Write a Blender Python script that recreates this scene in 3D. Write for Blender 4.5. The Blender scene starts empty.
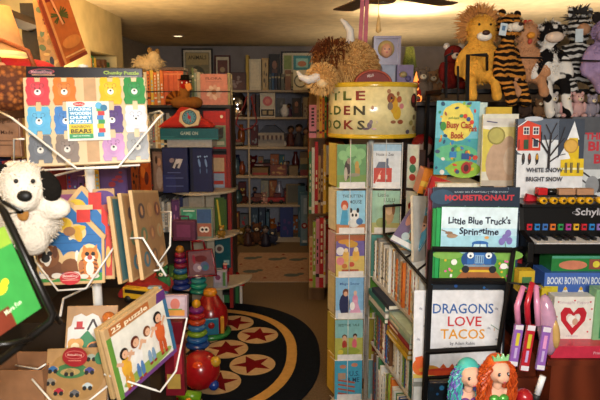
import bpy, math, random
from mathutils import Matrix, Vector, noise
random.seed(7)
scene = bpy.context.scene
COL = scene.collection
PI = math.pi

# ---------------------------------------------------------------- camera, light, exposure
FPX = 560.0; PITCH = math.radians(9.6); CAMZ = 1.6
cam = bpy.data.cameras.new('camera'); cam.sensor_width = 36; cam.lens = 36*FPX/600
cam.clip_start = .05; cam.clip_end = 50
cam.dof.use_dof = True; cam.dof.focus_distance = 2.2; cam.dof.aperture_fstop = 9.0
camo = bpy.data.objects.new('camera', cam); COL.objects.link(camo)
camo.location = (0, 0, CAMZ); camo.rotation_euler = (PI/2-PITCH, 0, 0)
scene.camera = camo
world = bpy.data.worlds.new('world'); scene.world = world; world.use_nodes = True
bg = world.node_tree.nodes['Background']
bg.inputs[0].default_value = (1.0, .88, .74, 1); bg.inputs[1].default_value = .22

def lamp(name, kind, loc, power, color, size=.1, rot=(0, 0, 0), spot=None):
    d = bpy.data.lights.new(name, kind); d.energy = power; d.color = color
    if kind == 'AREA': d.shape = 'DISK'; d.size = size
    elif kind == 'SPOT': d.shadow_soft_size = size; d.spot_size = spot or 1.5; d.spot_blend = .8
    else: d.shadow_soft_size = size
    o = bpy.data.objects.new(name, d); COL.objects.link(o); o.location = loc; o.rotation_euler = rot
    return o
FLASH_W = 17; WARM = (1, .66, .32)
lamp('camera_flash', 'AREA', (.05, -.03, 1.70), FLASH_W, (1, .97, .93), .05, (PI/2-PITCH, 0, 0))
lamp('fill_light_behind', 'AREA', (.35, -1.1, 2.0), 58, (1, .95, .88), .5, (PI/2-.22, 0, 0))  # added soft fill behind the camera, evens out the flash falloff
lamp('ceiling_fill_right', 'SPOT', (1.7, 3.9, 1.55), 50, (1, .80, .58), .15, (PI, 0, 0), 2.9)  # added fill without a fixture, brightens the ceiling on the right
lamp('ceiling_fill_left', 'SPOT', (-1.2, 3.5, 1.55), 48, (1, .70, .38), .15, (PI, 0, 0), 2.9)  # unseen fill spot added to lift the left part of the ceiling
lamp('ceiling_fill_back', 'SPOT', (.9, 5.6, 1.5), 24, (1, .78, .55), .15, (PI, 0, 0), 2.9)  # extra fill for the rear ceiling, no lamp body there
scene.view_settings.view_transform = 'Standard'; scene.view_settings.look = 'None'
scene.view_settings.exposure = 0; scene.view_settings.gamma = 1

# ---------------------------------------------------------------- helpers
def P(px, py, Y):
    """world point on the plane at forward distance Y seen at pixel (px, py)"""
    u = (px-300)/FPX; v = (200-py)/FPX
    c, s = math.cos(PITCH), math.sin(PITCH)
    k = Y/(c+v*s)
    return Vector((u*k, Y, CAMZ+(v*c-s)*k))
def PF(px, py, z=0):
    """world point on the horizontal plane z seen at pixel (px, py)"""
    a = P(px, py, 1) - Vector((0, 0, CAMZ)); k = (z-CAMZ)/a.z
    return Vector((0, 0, CAMZ))+a*k

def lin(h):
    h = h.lstrip('#'); c = [int(h[i:i+2], 16)/255 for i in (0, 2, 4)]
    return [x/12.92 if x <= .04045 else ((x+.055)/1.055)**2.4 for x in c]
_m = {}
def mat(h, rough=.55, spec=.4, metal=0.0, emit=0.0, pat=None, h2=None, scale=10.0, bump=0.0, trans=0.0):
    key = (h, rough, spec, metal, emit, pat, h2, scale, bump, trans)
    if key in _m: return _m[key]
    m = bpy.data.materials.new('mat_'+h.strip('#')+('_'+pat if pat else '')); m.use_nodes = True
    nt = m.node_tree; b = nt.nodes['Principled BSDF']; N = nt.nodes.new; L = nt.links.new
    c = lin(h)+[1]
    b.inputs['Roughness'].default_value = rough; b.inputs['Metallic'].default_value = metal
    b.inputs['Specular IOR Level'].default_value = spec
    tc = N('ShaderNodeTexCoord')
    if trans:
        b.inputs['Transmission Weight'].default_value = trans
    def ramp(src, stops, interp='LINEAR'):
        r = N('ShaderNodeValToRGB'); r.color_ramp.interpolation = interp
        e = r.color_ramp.elements
        e[0].position = stops[0][0]; e[0].color = stops[0][1]
        e[1].position = stops[-1][0]; e[1].color = stops[-1][1]
        for p, cc in stops[1:-1]:
            x = e.new(p); x.color = cc
        L(src, r.inputs[0]); return r
    if pat in ('stripe', 'wood'):
        w = N('ShaderNodeTexWave'); w.inputs['Scale'].default_value = scale
        w.bands_direction = 'Z' if pat == 'stripe' else 'X'
        w.inputs['Distortion'].default_value = 6 if pat == 'stripe' else 4
        w.inputs['Detail'].default_value = 2; w.inputs['Detail Scale'].default_value = 1.2
        L(tc.outputs['Object'], w.inputs['Vector'])
        st = [(.30, c), (.42, lin(h2)+[1])] if pat == 'stripe' else [(0, c), (1, lin(h2)+[1])]
        r = ramp(w.outputs['Fac'], st); L(r.outputs[0], b.inputs['Base Color']); src = w.outputs['Fac']
    elif pat in ('patch', 'speckle'):
        n = N('ShaderNodeTexNoise'); n.inputs['Scale'].default_value = scale; n.inputs['Detail'].default_value = 1 if pat == 'patch' else 4
        L(tc.outputs['Object'], n.inputs['Vector'])
        st = [(.49, c), (.51, lin(h2)+[1])] if pat == 'patch' else [(.35, c), (.65, lin(h2)+[1])]
        r = ramp(n.outputs['Fac'], st); L(r.outputs[0], b.inputs['Base Color']); src = n.outputs['Fac']
    elif pat == 'weave':
        n = N('ShaderNodeTexVoronoi'); n.inputs['Scale'].default_value = scale
        L(tc.outputs['Object'], n.inputs['Vector'])
        r = ramp(n.outputs['Distance'], [(.1, c), (.6, lin(h2)+[1])]); L(r.outputs[0], b.inputs['Base Color']); src = n.outputs['Distance']
    else:
        n = N('ShaderNodeTexNoise'); n.inputs['Scale'].default_value = scale*4; n.inputs['Detail'].default_value = 2
        L(tc.outputs['Object'], n.inputs['Vector'])
        d = [x*.88 for x in c[:3]]+[1]; l = [min(1, x*1.08) for x in c[:3]]+[1]
        r = ramp(n.outputs['Fac'], [(.3, d), (.7, l)]); L(r.outputs[0], b.inputs['Base Color']); src = n.outputs['Fac']
    if bump:
        n2 = N('ShaderNodeTexNoise'); n2.inputs['Scale'].default_value = 160; n2.inputs['Detail'].default_value = 3
        L(tc.outputs['Object'], n2.inputs['Vector'])
        bu = N('ShaderNodeBump'); bu.inputs['Strength'].default_value = bump; bu.inputs['Distance'].default_value = .004
        L(n2.outputs['Fac'], bu.inputs['Height']); L(bu.outputs[0], b.inputs['Normal'])
    if emit:
        b.inputs['Emission Color'].default_value = c; b.inputs['Emission Strength'].default_value = emit
    _m[key] = m; return m
def fur(h, **k): return mat(h, rough=.95, spec=.1, bump=.9, **k)
def gloss(h, **k): return mat(h, rough=.22, spec=.6, **k)

_tx = {}
def text_geo(s, bold=.012):
    if (s, bold) in _tx: return _tx[(s, bold)]
    cu = bpy.data.curves.new('t', 'FONT'); cu.body = s; cu.resolution_u = 2; cu.offset = bold
    o = bpy.data.objects.new('t', cu); me = o.to_mesh()
    vs = [(v.co.x, v.co.y) for v in me.vertices]; fs = [tuple(p.vertices) for p in me.polygons]
    o.to_mesh_clear(); bpy.data.objects.remove(o); bpy.data.curves.remove(cu)
    x0 = min(v[0] for v in vs); x1 = max(v[0] for v in vs)
    vs = [((x-x0)/.7, y/.7) for x, y in vs]      # cap height about 1
    _tx[(s, bold)] = (vs, fs, (x1-x0)/.7); return _tx[(s, bold)]

class MB:
    def __init__(s, T=None): s.v = []; s.f = []; s.m = []; s.sm = []; s.mats = []; s.T = T or Matrix(); s.warp = None
    def add(s, vs, fs, m, smooth=False):
        if isinstance(m, str): m = mat(m)
        if m not in s.mats: s.mats.append(m)
        i = s.mats.index(m); o = len(s.v)
        for v in vs:
            v = s.T @ Vector(v)
            s.v.append(s.warp(v) if s.warp else v)
        for f in fs: s.f.append([o+a for a in f]); s.m.append(i); s.sm.append(smooth)
        return s
    def box(s, x0, x1, y0, y1, z0, z1, m):
        return s.add([(x0,y0,z0),(x1,y0,z0),(x1,y1,z0),(x0,y1,z0),(x0,y0,z1),(x1,y0,z1),(x1,y1,z1),(x0,y1,z1)],
                     [(0,3,2,1),(4,5,6,7),(0,1,5,4),(1,2,6,5),(2,3,7,6),(3,0,4,7)], m)
    def prism(s, pts, y0, y1, m):
        """outline in X,Z extruded along Y"""
        n = len(pts)
        a = sum(pts[i][0]*pts[(i+1)%n][1]-pts[(i+1)%n][0]*pts[i][1] for i in range(n))
        if a < 0: pts = pts[::-1]
        vs = [(x, y0, z) for x, z in pts]+[(x, y1, z) for x, z in pts]
        fs = [tuple(range(n)), tuple(range(2*n-1, n-1, -1))]+[(i, i+n, (i+1)%n+n, (i+1)%n) for i in range(n)]
        return s.add(vs, fs, m)
    def plate(s, pts, z0, z1, m):
        """outline in X,Y extruded along Z"""
        n = len(pts); vs = [(x, y, z0) for x, y in pts]+[(x, y, z1) for x, y in pts]
        fs = [tuple(range(n-1, -1, -1)), tuple(range(n, 2*n))]+[(i, (i+1)%n, (i+1)%n+n, i+n) for i in range(n)]
        return s.add(vs, fs, m)
    def ell(s, c, r, m, R=None, n=14):
        c = Vector(c); r = (r, r, r) if isinstance(r, (int, float)) else r; R = R or Matrix.Identity(3)
        k = max(6, n//2+1); vs = [c+R@Vector((0, 0, r[2]))]; fs = []
        for i in range(1, k):
            a = PI*i/k
            for j in range(n):
                b = 2*PI*j/n; vs.append(c+R@Vector((r[0]*math.sin(a)*math.cos(b), r[1]*math.sin(a)*math.sin(b), r[2]*math.cos(a))))
        vs.append(c+R@Vector((0, 0, -r[2]))); L = len(vs)-1
        for j in range(n): fs.append((0, 1+j, 1+(j+1)%n))
        for i in range(k-2):
            for j in range(n):
                a = 1+i*n+j; b = 1+i*n+(j+1)%n; fs.append((a, a+n, b+n, b))
        for j in range(n): fs.append((L, L-n+(j+1)%n, L-n+j))
        return s.add(vs, fs, m, True)
    def tube(s, pts, r, m, n=6, closed=False, radii=None, smooth=True):
        pts = [Vector(p) for p in pts]; K = len(pts); vs = []; fs = []
        up = Vector((0.13, .27, 1)).normalized(); prev = None
        for i, p in enumerate(pts):
            if closed: d = pts[(i+1)%K]-pts[i-1]
            else: d = pts[min(i+1, K-1)]-pts[max(i-1, 0)]
            d = d.normalized() if d.length > 1e-9 else Vector((0, 0, 1))
            a = (prev - d*prev.dot(d)) if prev is not None else d.cross(up)
            if a.length < 1e-4: a = d.cross(Vector((1, 0, 0)))
            a.normalize(); prev = a; b = d.cross(a); rr = radii[i] if radii else r
            for j in range(n):
                t = 2*PI*j/n; vs.append(p+(a*math.cos(t)+b*math.sin(t))*rr)
        for i in range(K if closed else K-1):
            for j in range(n):
                a0 = i*n+j; a1 = i*n+(j+1)%n; b0 = ((i+1)%K)*n+j; b1 = ((i+1)%K)*n+(j+1)%n
                fs.append((a0, a1, b1, b0))
        if not closed: fs.append(tuple(range(n-1, -1, -1))); fs.append(tuple(range((K-1)*n, K*n)))
        return s.add(vs, fs, m, smooth and n > 4)
    def lathe(s, prof, m, c=(0, 0, 0), n=24):
        cx, cy, cz = c; vs = []; fs = []; K = len(prof)
        for r, z in prof:
            for j in range(n):
                t = 2*PI*j/n; vs.append((cx+r*math.cos(t), cy+r*math.sin(t), cz+z))
        for i in range(K-1):
            for j in range(n): fs.append((i*n+j, i*n+(j+1)%n, (i+1)*n+(j+1)%n, (i+1)*n+j))
        if prof[0][0] > 1e-5: fs.append(tuple(range(n-1, -1, -1)))
        if prof[-1][0] > 1e-5: fs.append(tuple(range((K-1)*n, K*n)))
        return s.add(vs, fs, m, True)
    def hair(s, c, r, m, count, length, width=.004, droop=.5, side=None, seed=1):
        """tufts rooted on an ellipsoid"""
        rnd = random.Random(seed); c = Vector(c)
        for _ in range(count):
            d = Vector((rnd.gauss(0, 1), rnd.gauss(0, 1), rnd.gauss(0, 1))).normalized()
            if side and side(d) is False: continue
            p = c+Vector((d.x*r[0], d.y*r[1], d.z*r[2])); l = length*rnd.uniform(.6, 1.2)
            q = p+d*l*.5+Vector((rnd.uniform(-.2, .2), rnd.uniform(-.2, .2), 0))*l
            e = q+d*l*.35+Vector((rnd.uniform(-.3, .3), rnd.uniform(-.3, .3), -droop))*l
            s.tube([p-d*width, q, e], width, m, n=3, radii=[width, width*.8, width*.15], smooth=False)
        return s
    def build(s, name, parent=None, M=None, bevel=0, remesh=0, subd=0):
        me = bpy.data.meshes.new(name); me.from_pydata([tuple(v) for v in s.v], [], s.f)
        for m in s.mats: me.materials.append(m)
        me.polygons.foreach_set('material_index', s.m); me.polygons.foreach_set('use_smooth', s.sm); me.update()
        o = bpy.data.objects.new(name, me); COL.objects.link(o)
        if parent: o.parent = parent
        if M is not None: o.matrix_local = M
        if remesh:
            r = o.modifiers.new('r', 'REMESH'); r.mode = 'VOXEL'; r.voxel_size = remesh; r.use_smooth_shade = True
            q = o.modifiers.new('s', 'SMOOTH'); q.factor = .6; q.iterations = 4
        if bevel:
            b = o.modifiers.new('b', 'BEVEL'); b.width = bevel; b.segments = 2; b.limit_method = 'ANGLE'
        if subd:
            q = o.modifiers.new('s', 'SUBSURF'); q.levels = q.render_levels = subd
        return o

class Art:
    """flat printed shapes on the plane y = y0, unit square spread over w x h, facing -Y"""
    def __init__(s, mb, x0, z0, w, h, y0=0.0, step=.00015):
        s.mb, s.x0, s.z0, s.w, s.h, s.y, s.st = mb, x0, z0, w, h, y0, step; s.k = 0
    def _y(s): s.k += 1; return s.y-s.k*s.st-.0002
    def poly(s, pts, c, smooth=0):
        y = s._y(); n = len(pts); a = sum(pts[i][0]*pts[(i+1)%n][1]-pts[(i+1)%n][0]*pts[i][1] for i in range(n))
        if a < 0: pts = pts[::-1]
        s.mb.add([(s.x0+u*s.w, y, s.z0+v*s.h) for u, v in pts], [tuple(range(n))], c); return s
    def rect(s, u0, v0, u1, v1, c): return s.poly([(u0, v0), (u1, v0), (u1, v1), (u0, v1)], c)
    def el(s, u, v, ru, rv, c, n=16, a=0):
        ca, sa = math.cos(a), math.sin(a); P_ = []
        for i in range(n):
            t = 2*PI*i/n; x = ru*s.w*math.cos(t); z = rv*s.h*math.sin(t)
            P_.append((u+(x*ca-z*sa)/s.w, v+(x*sa+z*ca)/s.h))
        return s.poly(P_, c)
    def circ(s, u, v, r, c, n=16): return s.el(u, v, r/s.w, r/s.h, c, n)
    def star(s, u, v, r, c, a=PI/2, k=5, q=.4):
        return s.poly([(u+r*(1 if i % 2 == 0 else q)*math.cos(a+i*PI/k)/s.w, v+r*(1 if i % 2 == 0 else q)*math.sin(a+i*PI/k)/s.h) for i in range(2*k)], c)
    def line(s, u0, v0, u1, v1, w, c):
        x0, z0, x1, z1 = u0*s.w, v0*s.h, u1*s.w, v1*s.h; l = math.hypot(x1-x0, z1-z0) or 1
        nx, nz = -(z1-z0)/l*w/2, (x1-x0)/l*w/2
        return s.poly([((x0+nx)/s.w, (z0+nz)/s.h), ((x0-nx)/s.w, (z0-nz)/s.h), ((x1-nx)/s.w, (z1-nz)/s.h), ((x1+nx)/s.w, (z1+nz)/s.h)], c)
    def text(s, t, u, v, hv, c, wu=None, al='c', bold=.012, wob=0, rot=0):
        """cap height hv, fitted to width wu (both in unit fractions); (u, v) = middle (al=c) or left end of the baseline"""
        vs, fs, L = text_geo(t, bold); H = hv*s.h; W = wu*s.w if wu else L*H
        y = s._y(); if_ = m = c if not isinstance(c, str) else mat(c)
        ca, sa = math.cos(rot), math.sin(rot); P_ = []
        for a, b in vs:
            x = a/L*W-(W/2 if al == 'c' else 0); z = b*H+(wob*H*math.sin(a*2.1) if wob else 0)
            P_.append((s.x0+u*s.w+x*ca-z*sa, y, s.z0+v*s.h+x*sa+z*ca))
        s.mb.add(P_, fs, m); return s
    def sub(s, u, v, w, h):
        b = Art(s.mb, s.x0+u*s.w, s.z0+v*s.h, w*s.w, h*s.h, s._y(), s.st); return b

def tag(o, label, cat, group=None, kind=None):
    o['label'] = label; o['category'] = cat
    if group: o['group'] = group
    if kind: o['kind'] = kind
    return o
def thing(name, label, cat, M=None, group=None):
    o = bpy.data.objects.new(name, None); COL.objects.link(o); o.empty_display_size = .05
    if M is not None: o.matrix_world = M if isinstance(M, Matrix) else Matrix.Translation(M)
    return tag(o, label, cat, group)
def solo(name, mb, label, cat, M=None, group=None, **k):
    o = mb.build(name, None, (M if isinstance(M, Matrix) or M is None else Matrix.Translation(M)), **k)
    return tag(o, label, cat, group)
def struct(name, mb, parent=None, **k):
    o = mb.build(name, parent, **k)
    if not parent: o['kind'] = 'structure'
    return o
def T(x, y, z): return Matrix.Translation((x, y, z))
def RZ(a): return Matrix.Rotation(a, 4, 'Z')
def RX(a): return Matrix.Rotation(a, 4, 'X')
def RY(a): return Matrix.Rotation(a, 4, 'Y')
def frame(BL, BR, TL):
    """three corners, each (px, py, Y) -> matrix at the lower left corner (X right, Z up the face, Y into it), width, height"""
    a, b, c = [P(*q) if not isinstance(q, Vector) else q for q in (BL, BR, TL)]
    ex = b-a; w = ex.length; ex.normalize(); z = c-a; z -= ex*z.dot(ex); h = z.length; z.normalize(); y = z.cross(ex)
    M = Matrix((ex, y, z)).transposed().to_4x4(); M.translation = a
    return M, w, h
def frame_o(BL, BR, tlx, tly):
    a, b = P(*BL), P(*BR); C0 = Vector((0, 0, CAMZ)); d = P(tlx, tly, 1)-C0; ex = b-a
    return frame(a, b, C0+d*((a-C0).dot(ex)/d.dot(ex)))
def upright(px0, px1, py0, py1, Y, tilt=0.0, yaw=0.0, roll=0.0):
    """face whose lower edge runs from px0 to px1 at row py1 and whose top is at row py0"""
    a = P(px0, py1, Y); b = P(px1, py1, Y); t = P((px0+px1)/2, py0, Y)
    w = (b-a).length/max(.3, math.cos(yaw)); h = (t-(a+b)/2).length; c = (a+b)/2
    M = T(*c) @ RZ(yaw) @ RX(-tilt) @ RY(roll) @ T(-w/2, 0, 0)
    return M, w, h

PAGE = mat('#e8e0cc', pat='speckle', h2='#d8ceb4', scale=60)
def book(fr, t, cover, art, label, name='picture_book', cat='book', group=None, spine=None, rough=.3):
    M, w, h = fr; o = thing(name, label, cat, M, group)
    cm = mat(cover, rough=rough) if isinstance(cover, str) else cover
    mb = MB(); b = min(.0022, t*.25)
    mb.box(0, w, 0, b, 0, h, cm); mb.box(0, w, t-b, t, 0, h, cm)
    mb.box(-.0012, b, 0, t, 0, h, mat(spine, rough=rough) if spine else cm)
    if art: art(Art(mb, 0, 0, w, h))
    mb.build('cover', o)
    MB().box(b+.0003, w-.003, b+.0003, t-b-.0003, .003, h-.003, PAGE).build('page_block', o)
    return o
def sheetbox(fr, t, col, art, label, name='boxed_game', cat='box', group=None, bevel=.002, rough=.3, lid=None):
    M, w, h = fr; o = thing(name, label, cat, M, group)
    MB().box(0, w, 0.0006, t, 0, h, mat(col, rough=rough)).build('box', o, bevel=bevel)
    mb = MB(); a = Art(mb, 0, 0, w, h); art(a); mb.build('printed_panel', o)
    return o
CN = {'red': '#b5232a', 'dark red': '#7c1a1e', 'orange': '#d8742a', 'yellow': '#dcb43c', 'tan': '#c09a62', 'cream': '#ddd2b0', 'white': '#dedcd4',
      'green': '#3c7a48', 'lime': '#8fae3e', 'teal': '#2d7c82', 'blue': '#2f5fa0', 'navy': '#26305e', 'pale blue': '#8db8d0', 'purple': '#6a4684',
      'pink': '#d287a0', 'grey': '#8d8b88', 'black': '#242224', 'brown': '#6e4a2e', 'mint': '#a7cbb4'}
ORD = ['first', 'second', 'third', 'fourth', 'fifth', 'sixth', 'seventh', 'eighth', 'ninth', 'tenth', 'eleventh', 'twelfth', 'thirteenth', 'fourteenth',
       'fifteenth', 'sixteenth', 'seventeenth', 'eighteenth', 'nineteenth', 'twentieth', 'twenty-first', 'twenty-second', 'twenty-third', 'twenty-fourth', 'twenty-fifth', 'twenty-sixth']
def spine_book(M, w, t, h, cname, label, group, rnd, name='book'):
    """spine faces -Y, thickness t along X, depth w along +Y"""
    mb = MB(); c = CN[cname]; b = min(.002, t*.2)
    mb.box(0, b, .002, w, 0, h, c).box(t-b, t, .002, w, 0, h, c).box(0, t, 0, .0025, 0, h, c)
    mb.box(b, t-b, .003, w-.003, .003, h-.004, PAGE)
    a = Art(mb, 0, 0, t, h); o = rnd.choice(['white', 'cream', 'yellow', 'black', 'pale blue', 'red'])
    if o == cname: o = 'cream' if cname != 'cream' else 'brown'
    v = rnd.uniform(.05, .2); a.rect(0, v, 1, v+.05, CN[o])
    for q in range(rnd.randint(3, 6)):
        u = .35+.1*q; a.rect(.3, u, .7, u+.06, CN[o])
    return solo(name, mb, label, 'book', M, group)
def book_row(origin, xdir, length, pal, where, group, hr=(.18, .26), tr=(.008, .02), dr=(.15, .2), seed=1, jitter=.008, lean=0.03, gap=.0015, first='left', name='book'):
    """spines in a row from origin along xdir (unit, horizontal)"""
    rnd = random.Random(seed); ex = Vector(xdir).normalized(); ey = Vector((0, 0, 1)).cross(ex)
    B = Matrix((ex, ey, Vector((0, 0, 1)))).transposed().to_4x4(); x = 0; n = 0
    while True:
        t = rnd.uniform(*tr)
        if x+t > length or n >= 26: break
        h = rnd.uniform(*hr); w = rnd.uniform(*dr); c = rnd.choice(pal)
        M = T(*(Vector(origin)+ex*x+ey*rnd.uniform(0, jitter))) @ B
        th = 'thick' if t > (tr[0]+tr[1])/2 else 'thin'
        spine_book(M, w, t, h, c, '%s %s book, %s from the %s %s' % (th, c, ORD[n], first, where), group, rnd, name)
        x += t+gap; n += 1
# ================================================================ the room
CEIL = 2.3; BACKY = 6.95
struct('floor', MB().box(-2.4, 3.2, -.6, BACKY+.1, -.05, 0, mat('#6c5a44', rough=.95, spec=.1, pat='speckle', h2='#5e4d3a', scale=90, bump=.5)))
struct('ceiling', MB().box(-2.4, 3.2, -.6, BACKY+.1, CEIL, CEIL+.05, mat('#dccaa4', rough=.9, spec=.1, scale=3)))
struct('wall_back', MB().box(-2.4, 3.2, BACKY, BACKY+.1, 0, CEIL, mat('#8f8580', rough=.9, scale=2)))
struct('wall_right', MB().box(3.1, 3.2, -.6, BACKY, 0, CEIL, mat('#bdb09a', rough=.9)))
struct('wall_left', MB().box(-2.4, -1.82, 4.72, BACKY, 0, CEIL, mat('#9c8f7c', rough=.9)))
# the near left wall with a recessed bookshelf in it
wl = MB(); cw = mat('#d8c48c', rough=.85, scale=2)
XW = -1.45
n0, n1 = P(91, 60, 1).x/P(91, 60, 1).y, P(119, 60, 1).x/P(119, 60, 1).y
ny0, ny1 = XW/n0, min(4.55, XW/n1)
wl.box(-2.4, XW-.28, -.6, 4.72, 0, CEIL, cw)
wl.box(XW-.28, XW, -.6, ny0, 0, CEIL, cw).box(XW-.28, XW, ny1, 4.72, 0, CEIL, cw)
wl.box(XW-.28, XW, ny0, ny1, 1.98, CEIL, cw).box(XW-.28, XW, ny0, ny1, 0, 1.0, cw)
for z in (1.32, 1.66): wl.box(XW-.28, XW, ny0, ny1, z, z+.022, cw)
struct('wall_left_near', wl)
pal_w = ['orange', 'yellow', 'red', 'cream', 'green', 'tan', 'brown']
book_row((XW-.16, ny1-.02, 1.683), (0, -1, 0), ny1-ny0-.03, pal_w, 'on the shelf set into the cream wall', 'books on the wall recess shelf', (.17, .27), (.03, .05), (.10, .13), 3) if False else None
rw = random.Random(4); y = ny0+.03; n = 0
while y < ny1-.07 and n < 20:
    t = rw.uniform(.035, .06); c = rw.choice(pal_w); h = rw.uniform(.17, .27)
    # spine faces +x
    spine_book(T(XW-.02, y, 1.683) @ RZ(PI/2), .14, t, h, c, '%s book, %s from the near end of the shelf set into the cream wall' % (c, ORD[n]), 'books on the wall recess shelf', rw)
    y += t+.004; n += 1

# recessed ceiling light
p = PF(178, 36, CEIL)
o = thing('recessed_light', 'small round recessed light in the ceiling at the back of the shop', 'ceiling light', T(p.x, p.y, CEIL))
MB().lathe([(.045, -.001), (.06, -.006), (.065, -.001)], '#c9bfae').build('trim_ring', o)
MB().lathe([(.043, -.003), (.001, -.004)], mat('#ffe0b0', emit=2.0)).build('bulb', o)
lamp('recessed_light_glow', 'SPOT', (p.x, p.y, CEIL-.02), 45, WARM, .04, (0, 0, 0), 2.3)

# ---------------------------------------------------------------- rugs
RC = Vector((-.77, 3.42, 0)); RA, RB = .90, .96
def sup(a, b, t, e=2.35):
    c, s = math.cos(t), math.sin(t)
    return (a*math.copysign(abs(c)**(2/e), c), b*math.copysign(abs(s)**(2/e), s))
def ovalplate(mb, a, b, z0, z1, m, n=64): return mb.plate([sup(a, b, 2*PI*i/n) for i in range(n)], z0, z1, m)
mb = MB(); navy = mat('#14181f', rough=.95, spec=.05, bump=.8); gold = mat('#b98f4e', rough=.95, spec=.05, bump=.8)
starm = mat('#6b1218', rough=.95, spec=.05, bump=.8); crm = mat('#b79a72', rough=.95, spec=.05, bump=.8)
ovalplate(mb, RA, RB, 0, .010, navy); ovalplate(mb, RA-.15, RB-.15, .0095, .0112, gold); ovalplate(mb, RA-.215, RB-.215, .0105, .0124, navy)
rg = solo('star_rug', mb, 'oval navy hooked rug with dark red stars in cream circles and a gold band', 'rug', T(*RC))
mc = MB(); ms = MB()
for i in range(-4, 5):
    for j in range(-3, 4):
        x = .49-.19*(i+4)+.0; yy = .29-.45*j-(.225 if i % 2 else 0)+.0
        x = .475-.19*(i+4); 
        if (abs(x)/(RA-.30))**2.3+(abs(yy)/(RB-.27))**2.3 > 1: continue
        if (i+4) % 1: continue
        mc.plate([(x+.142*math.cos(2*PI*k/28), yy+.142*math.sin(2*PI*k/28)) for k in range(28)], .012, .0132, crm)
        a0 = .25+.5*((i*3+j) % 4)
        ms.plate([(x+(.125 if k % 2 == 0 else .052)*math.cos(a0+k*PI/5), yy+(.125 if k % 2 == 0 else .052)*math.sin(a0+k*PI/5)) for k in range(10)], .013, .0142, starm)
mc.build('cream_circles', rg); ms.build('red_stars', rg)
mb = MB(); bs = mat('#a5876c', rough=.95, spec=.05, bump=.6, pat='speckle', h2='#97765e', scale=30)
mb.box(-.38, .38, 0, 1.0, 0, .008, bs)
for i in range(38): mb.box(-.38+.02*i, -.372+.02*i, -.02, 0, 0, .004, '#b9a68c').box(-.38+.02*i, -.372+.02*i, 1.0, 1.02, 0, .004, '#b9a68c')
mr = MB(); sg = mat('#4f5650', rough=.95); rr2 = mat('#7a2b20', rough=.95)
figs = []
def blob(x, y, pts, m): figs.append(MB().plate([(x+a, y+b) for a, b in pts], .008, .009, m))
for (x, y) in ((.02, .74), (.2, .18), (-.2, .30), (.24, .72), (-.24, .78)):
    blob(x, y, [(.075*math.cos(t*PI/8), .05*math.sin(t*PI/8)) for t in range(16)], sg)
    blob(x+.085, y+.04, [(.035*math.cos(t*PI/6), .035*math.sin(t*PI/6)) for t in range(12)], sg)
for (x, y) in ((-.3, .05), (.05, .45), (.3, .4), (-.05, .1), (-.32, .55), (.1, .93)): blob(x, y, [(-.02, -.02), (.02, -.02), (0, .03)], rr2)
rg = solo('runner_rug', mb, 'small pinkish tan runner rug with grey and red figures in front of the back shelves', 'rug', T(-.28, 4.95, 0))
for q in figs: q.build('woven_figure', rg)

# ================================================================ white shelves along the back wall
SY = 6.45; SD = .40
XL, XR = P(226, 150, SY).x, P(334, 150, SY).x
mid = P(248, 150, SY).x
def zrow(py, Y): return P(280, py, Y).z
shz = [zrow(y, SY) for y in (90, 117, 147, 176, 205)]
wm = mat('#9f8f78', rough=.6); wback = mat('#8d8d98', rough=.9)
su = thing('shelving_unit', 'tall cream metal shelving unit across the back wall, filled with toys', 'shelving', T(XL, SY, 0))
W = XR-XL
for x in (0, mid-XL, W-.02): MB().box(x, x+.02, 0, .02, 0, shz[0], wm).build('upright', su)
for x in (0, W-.02): MB().box(x, x+.02, SD-.02, SD, 0, shz[0], wm).build('upright', su)
for z in shz: MB().box(0, W, 0.001, SD-.021, z-.025, z, wm).build('shelf', su)
MB().box(0, W, .02, SD-.021, .0, .06, wm).build('bottom_shelf', su)
MB().box(0, W, SD-.018, SD-.01, .05, shz[0], wback).build('back_panel', su)

# things on it -------------------------------------------------------
def pic_frame(px0, px1, py0, z, Y, fc, art, label, t=.03, name='framed_picture', cat='picture', tilt=.06, bw=.018):
    a = P(px0, py0, Y); b = P(px1, py0, Y); w = b.x-a.x; h = a.z-z
    o = thing(name, label, cat, T(a.x, Y, z) @ RX(-tilt))
    m = MB(); m.box(0, w, 0, t, 0, bw, fc).box(0, w, 0, t, h-bw, h, fc).box(0, bw, 0, t, bw, h-bw, fc).box(w-bw, w, 0, t, bw, h-bw, fc)
    m.build('frame', o)
    m = MB(); m.box(bw, w-bw, .006, t-.004, bw, h-bw, '#cfc4a8'); art(Art(m, bw, bw, w-2*bw, h-2*bw, .006)); m.build('print', o)
    return o
def art_land(a):
    a.rect(.04, .05, .96, .95, '#c8bb96'); a.rect(.04, .55, .3, .93, '#8a9a54'); a.rect(.36, .5, .95, .93, '#3f8f92'); a.rect(.45, .6, .85, .85, '#9fd0c0')
    a.el(.65, .7, .15, .08, '#c07a50'); a.circ(.3, .25, .09, '#4a4a34'); a.circ(.3, .25, .075, '#c8b47c'); a.rect(.55, .08, .8, .4, '#7c6a3c'); a.el(.68, .3, .09, .09, '#ded2a2')
def art_bird(a):
    a.rect(.06, .06, .94, .94, '#8c8360'); a.rect(.1, .62, .9, .92, '#b5a06a'); a.text('ANIMALS', .5, .76, .1, '#3a3222', wu=.66)
    a.el(.5, .35, .28, .24, '#5d5a44'); a.el(.42, .4, .1, .1, '#7e3a24'); a.el(.62, .3, .12, .14, '#9c8a50')
z0 = shz[0]+.001
pic_frame(281, 314, 51, z0, SY+.28, '#1c1a1a', art_land, 'black framed colourful landscape print leaning on top of the back shelves')
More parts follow.
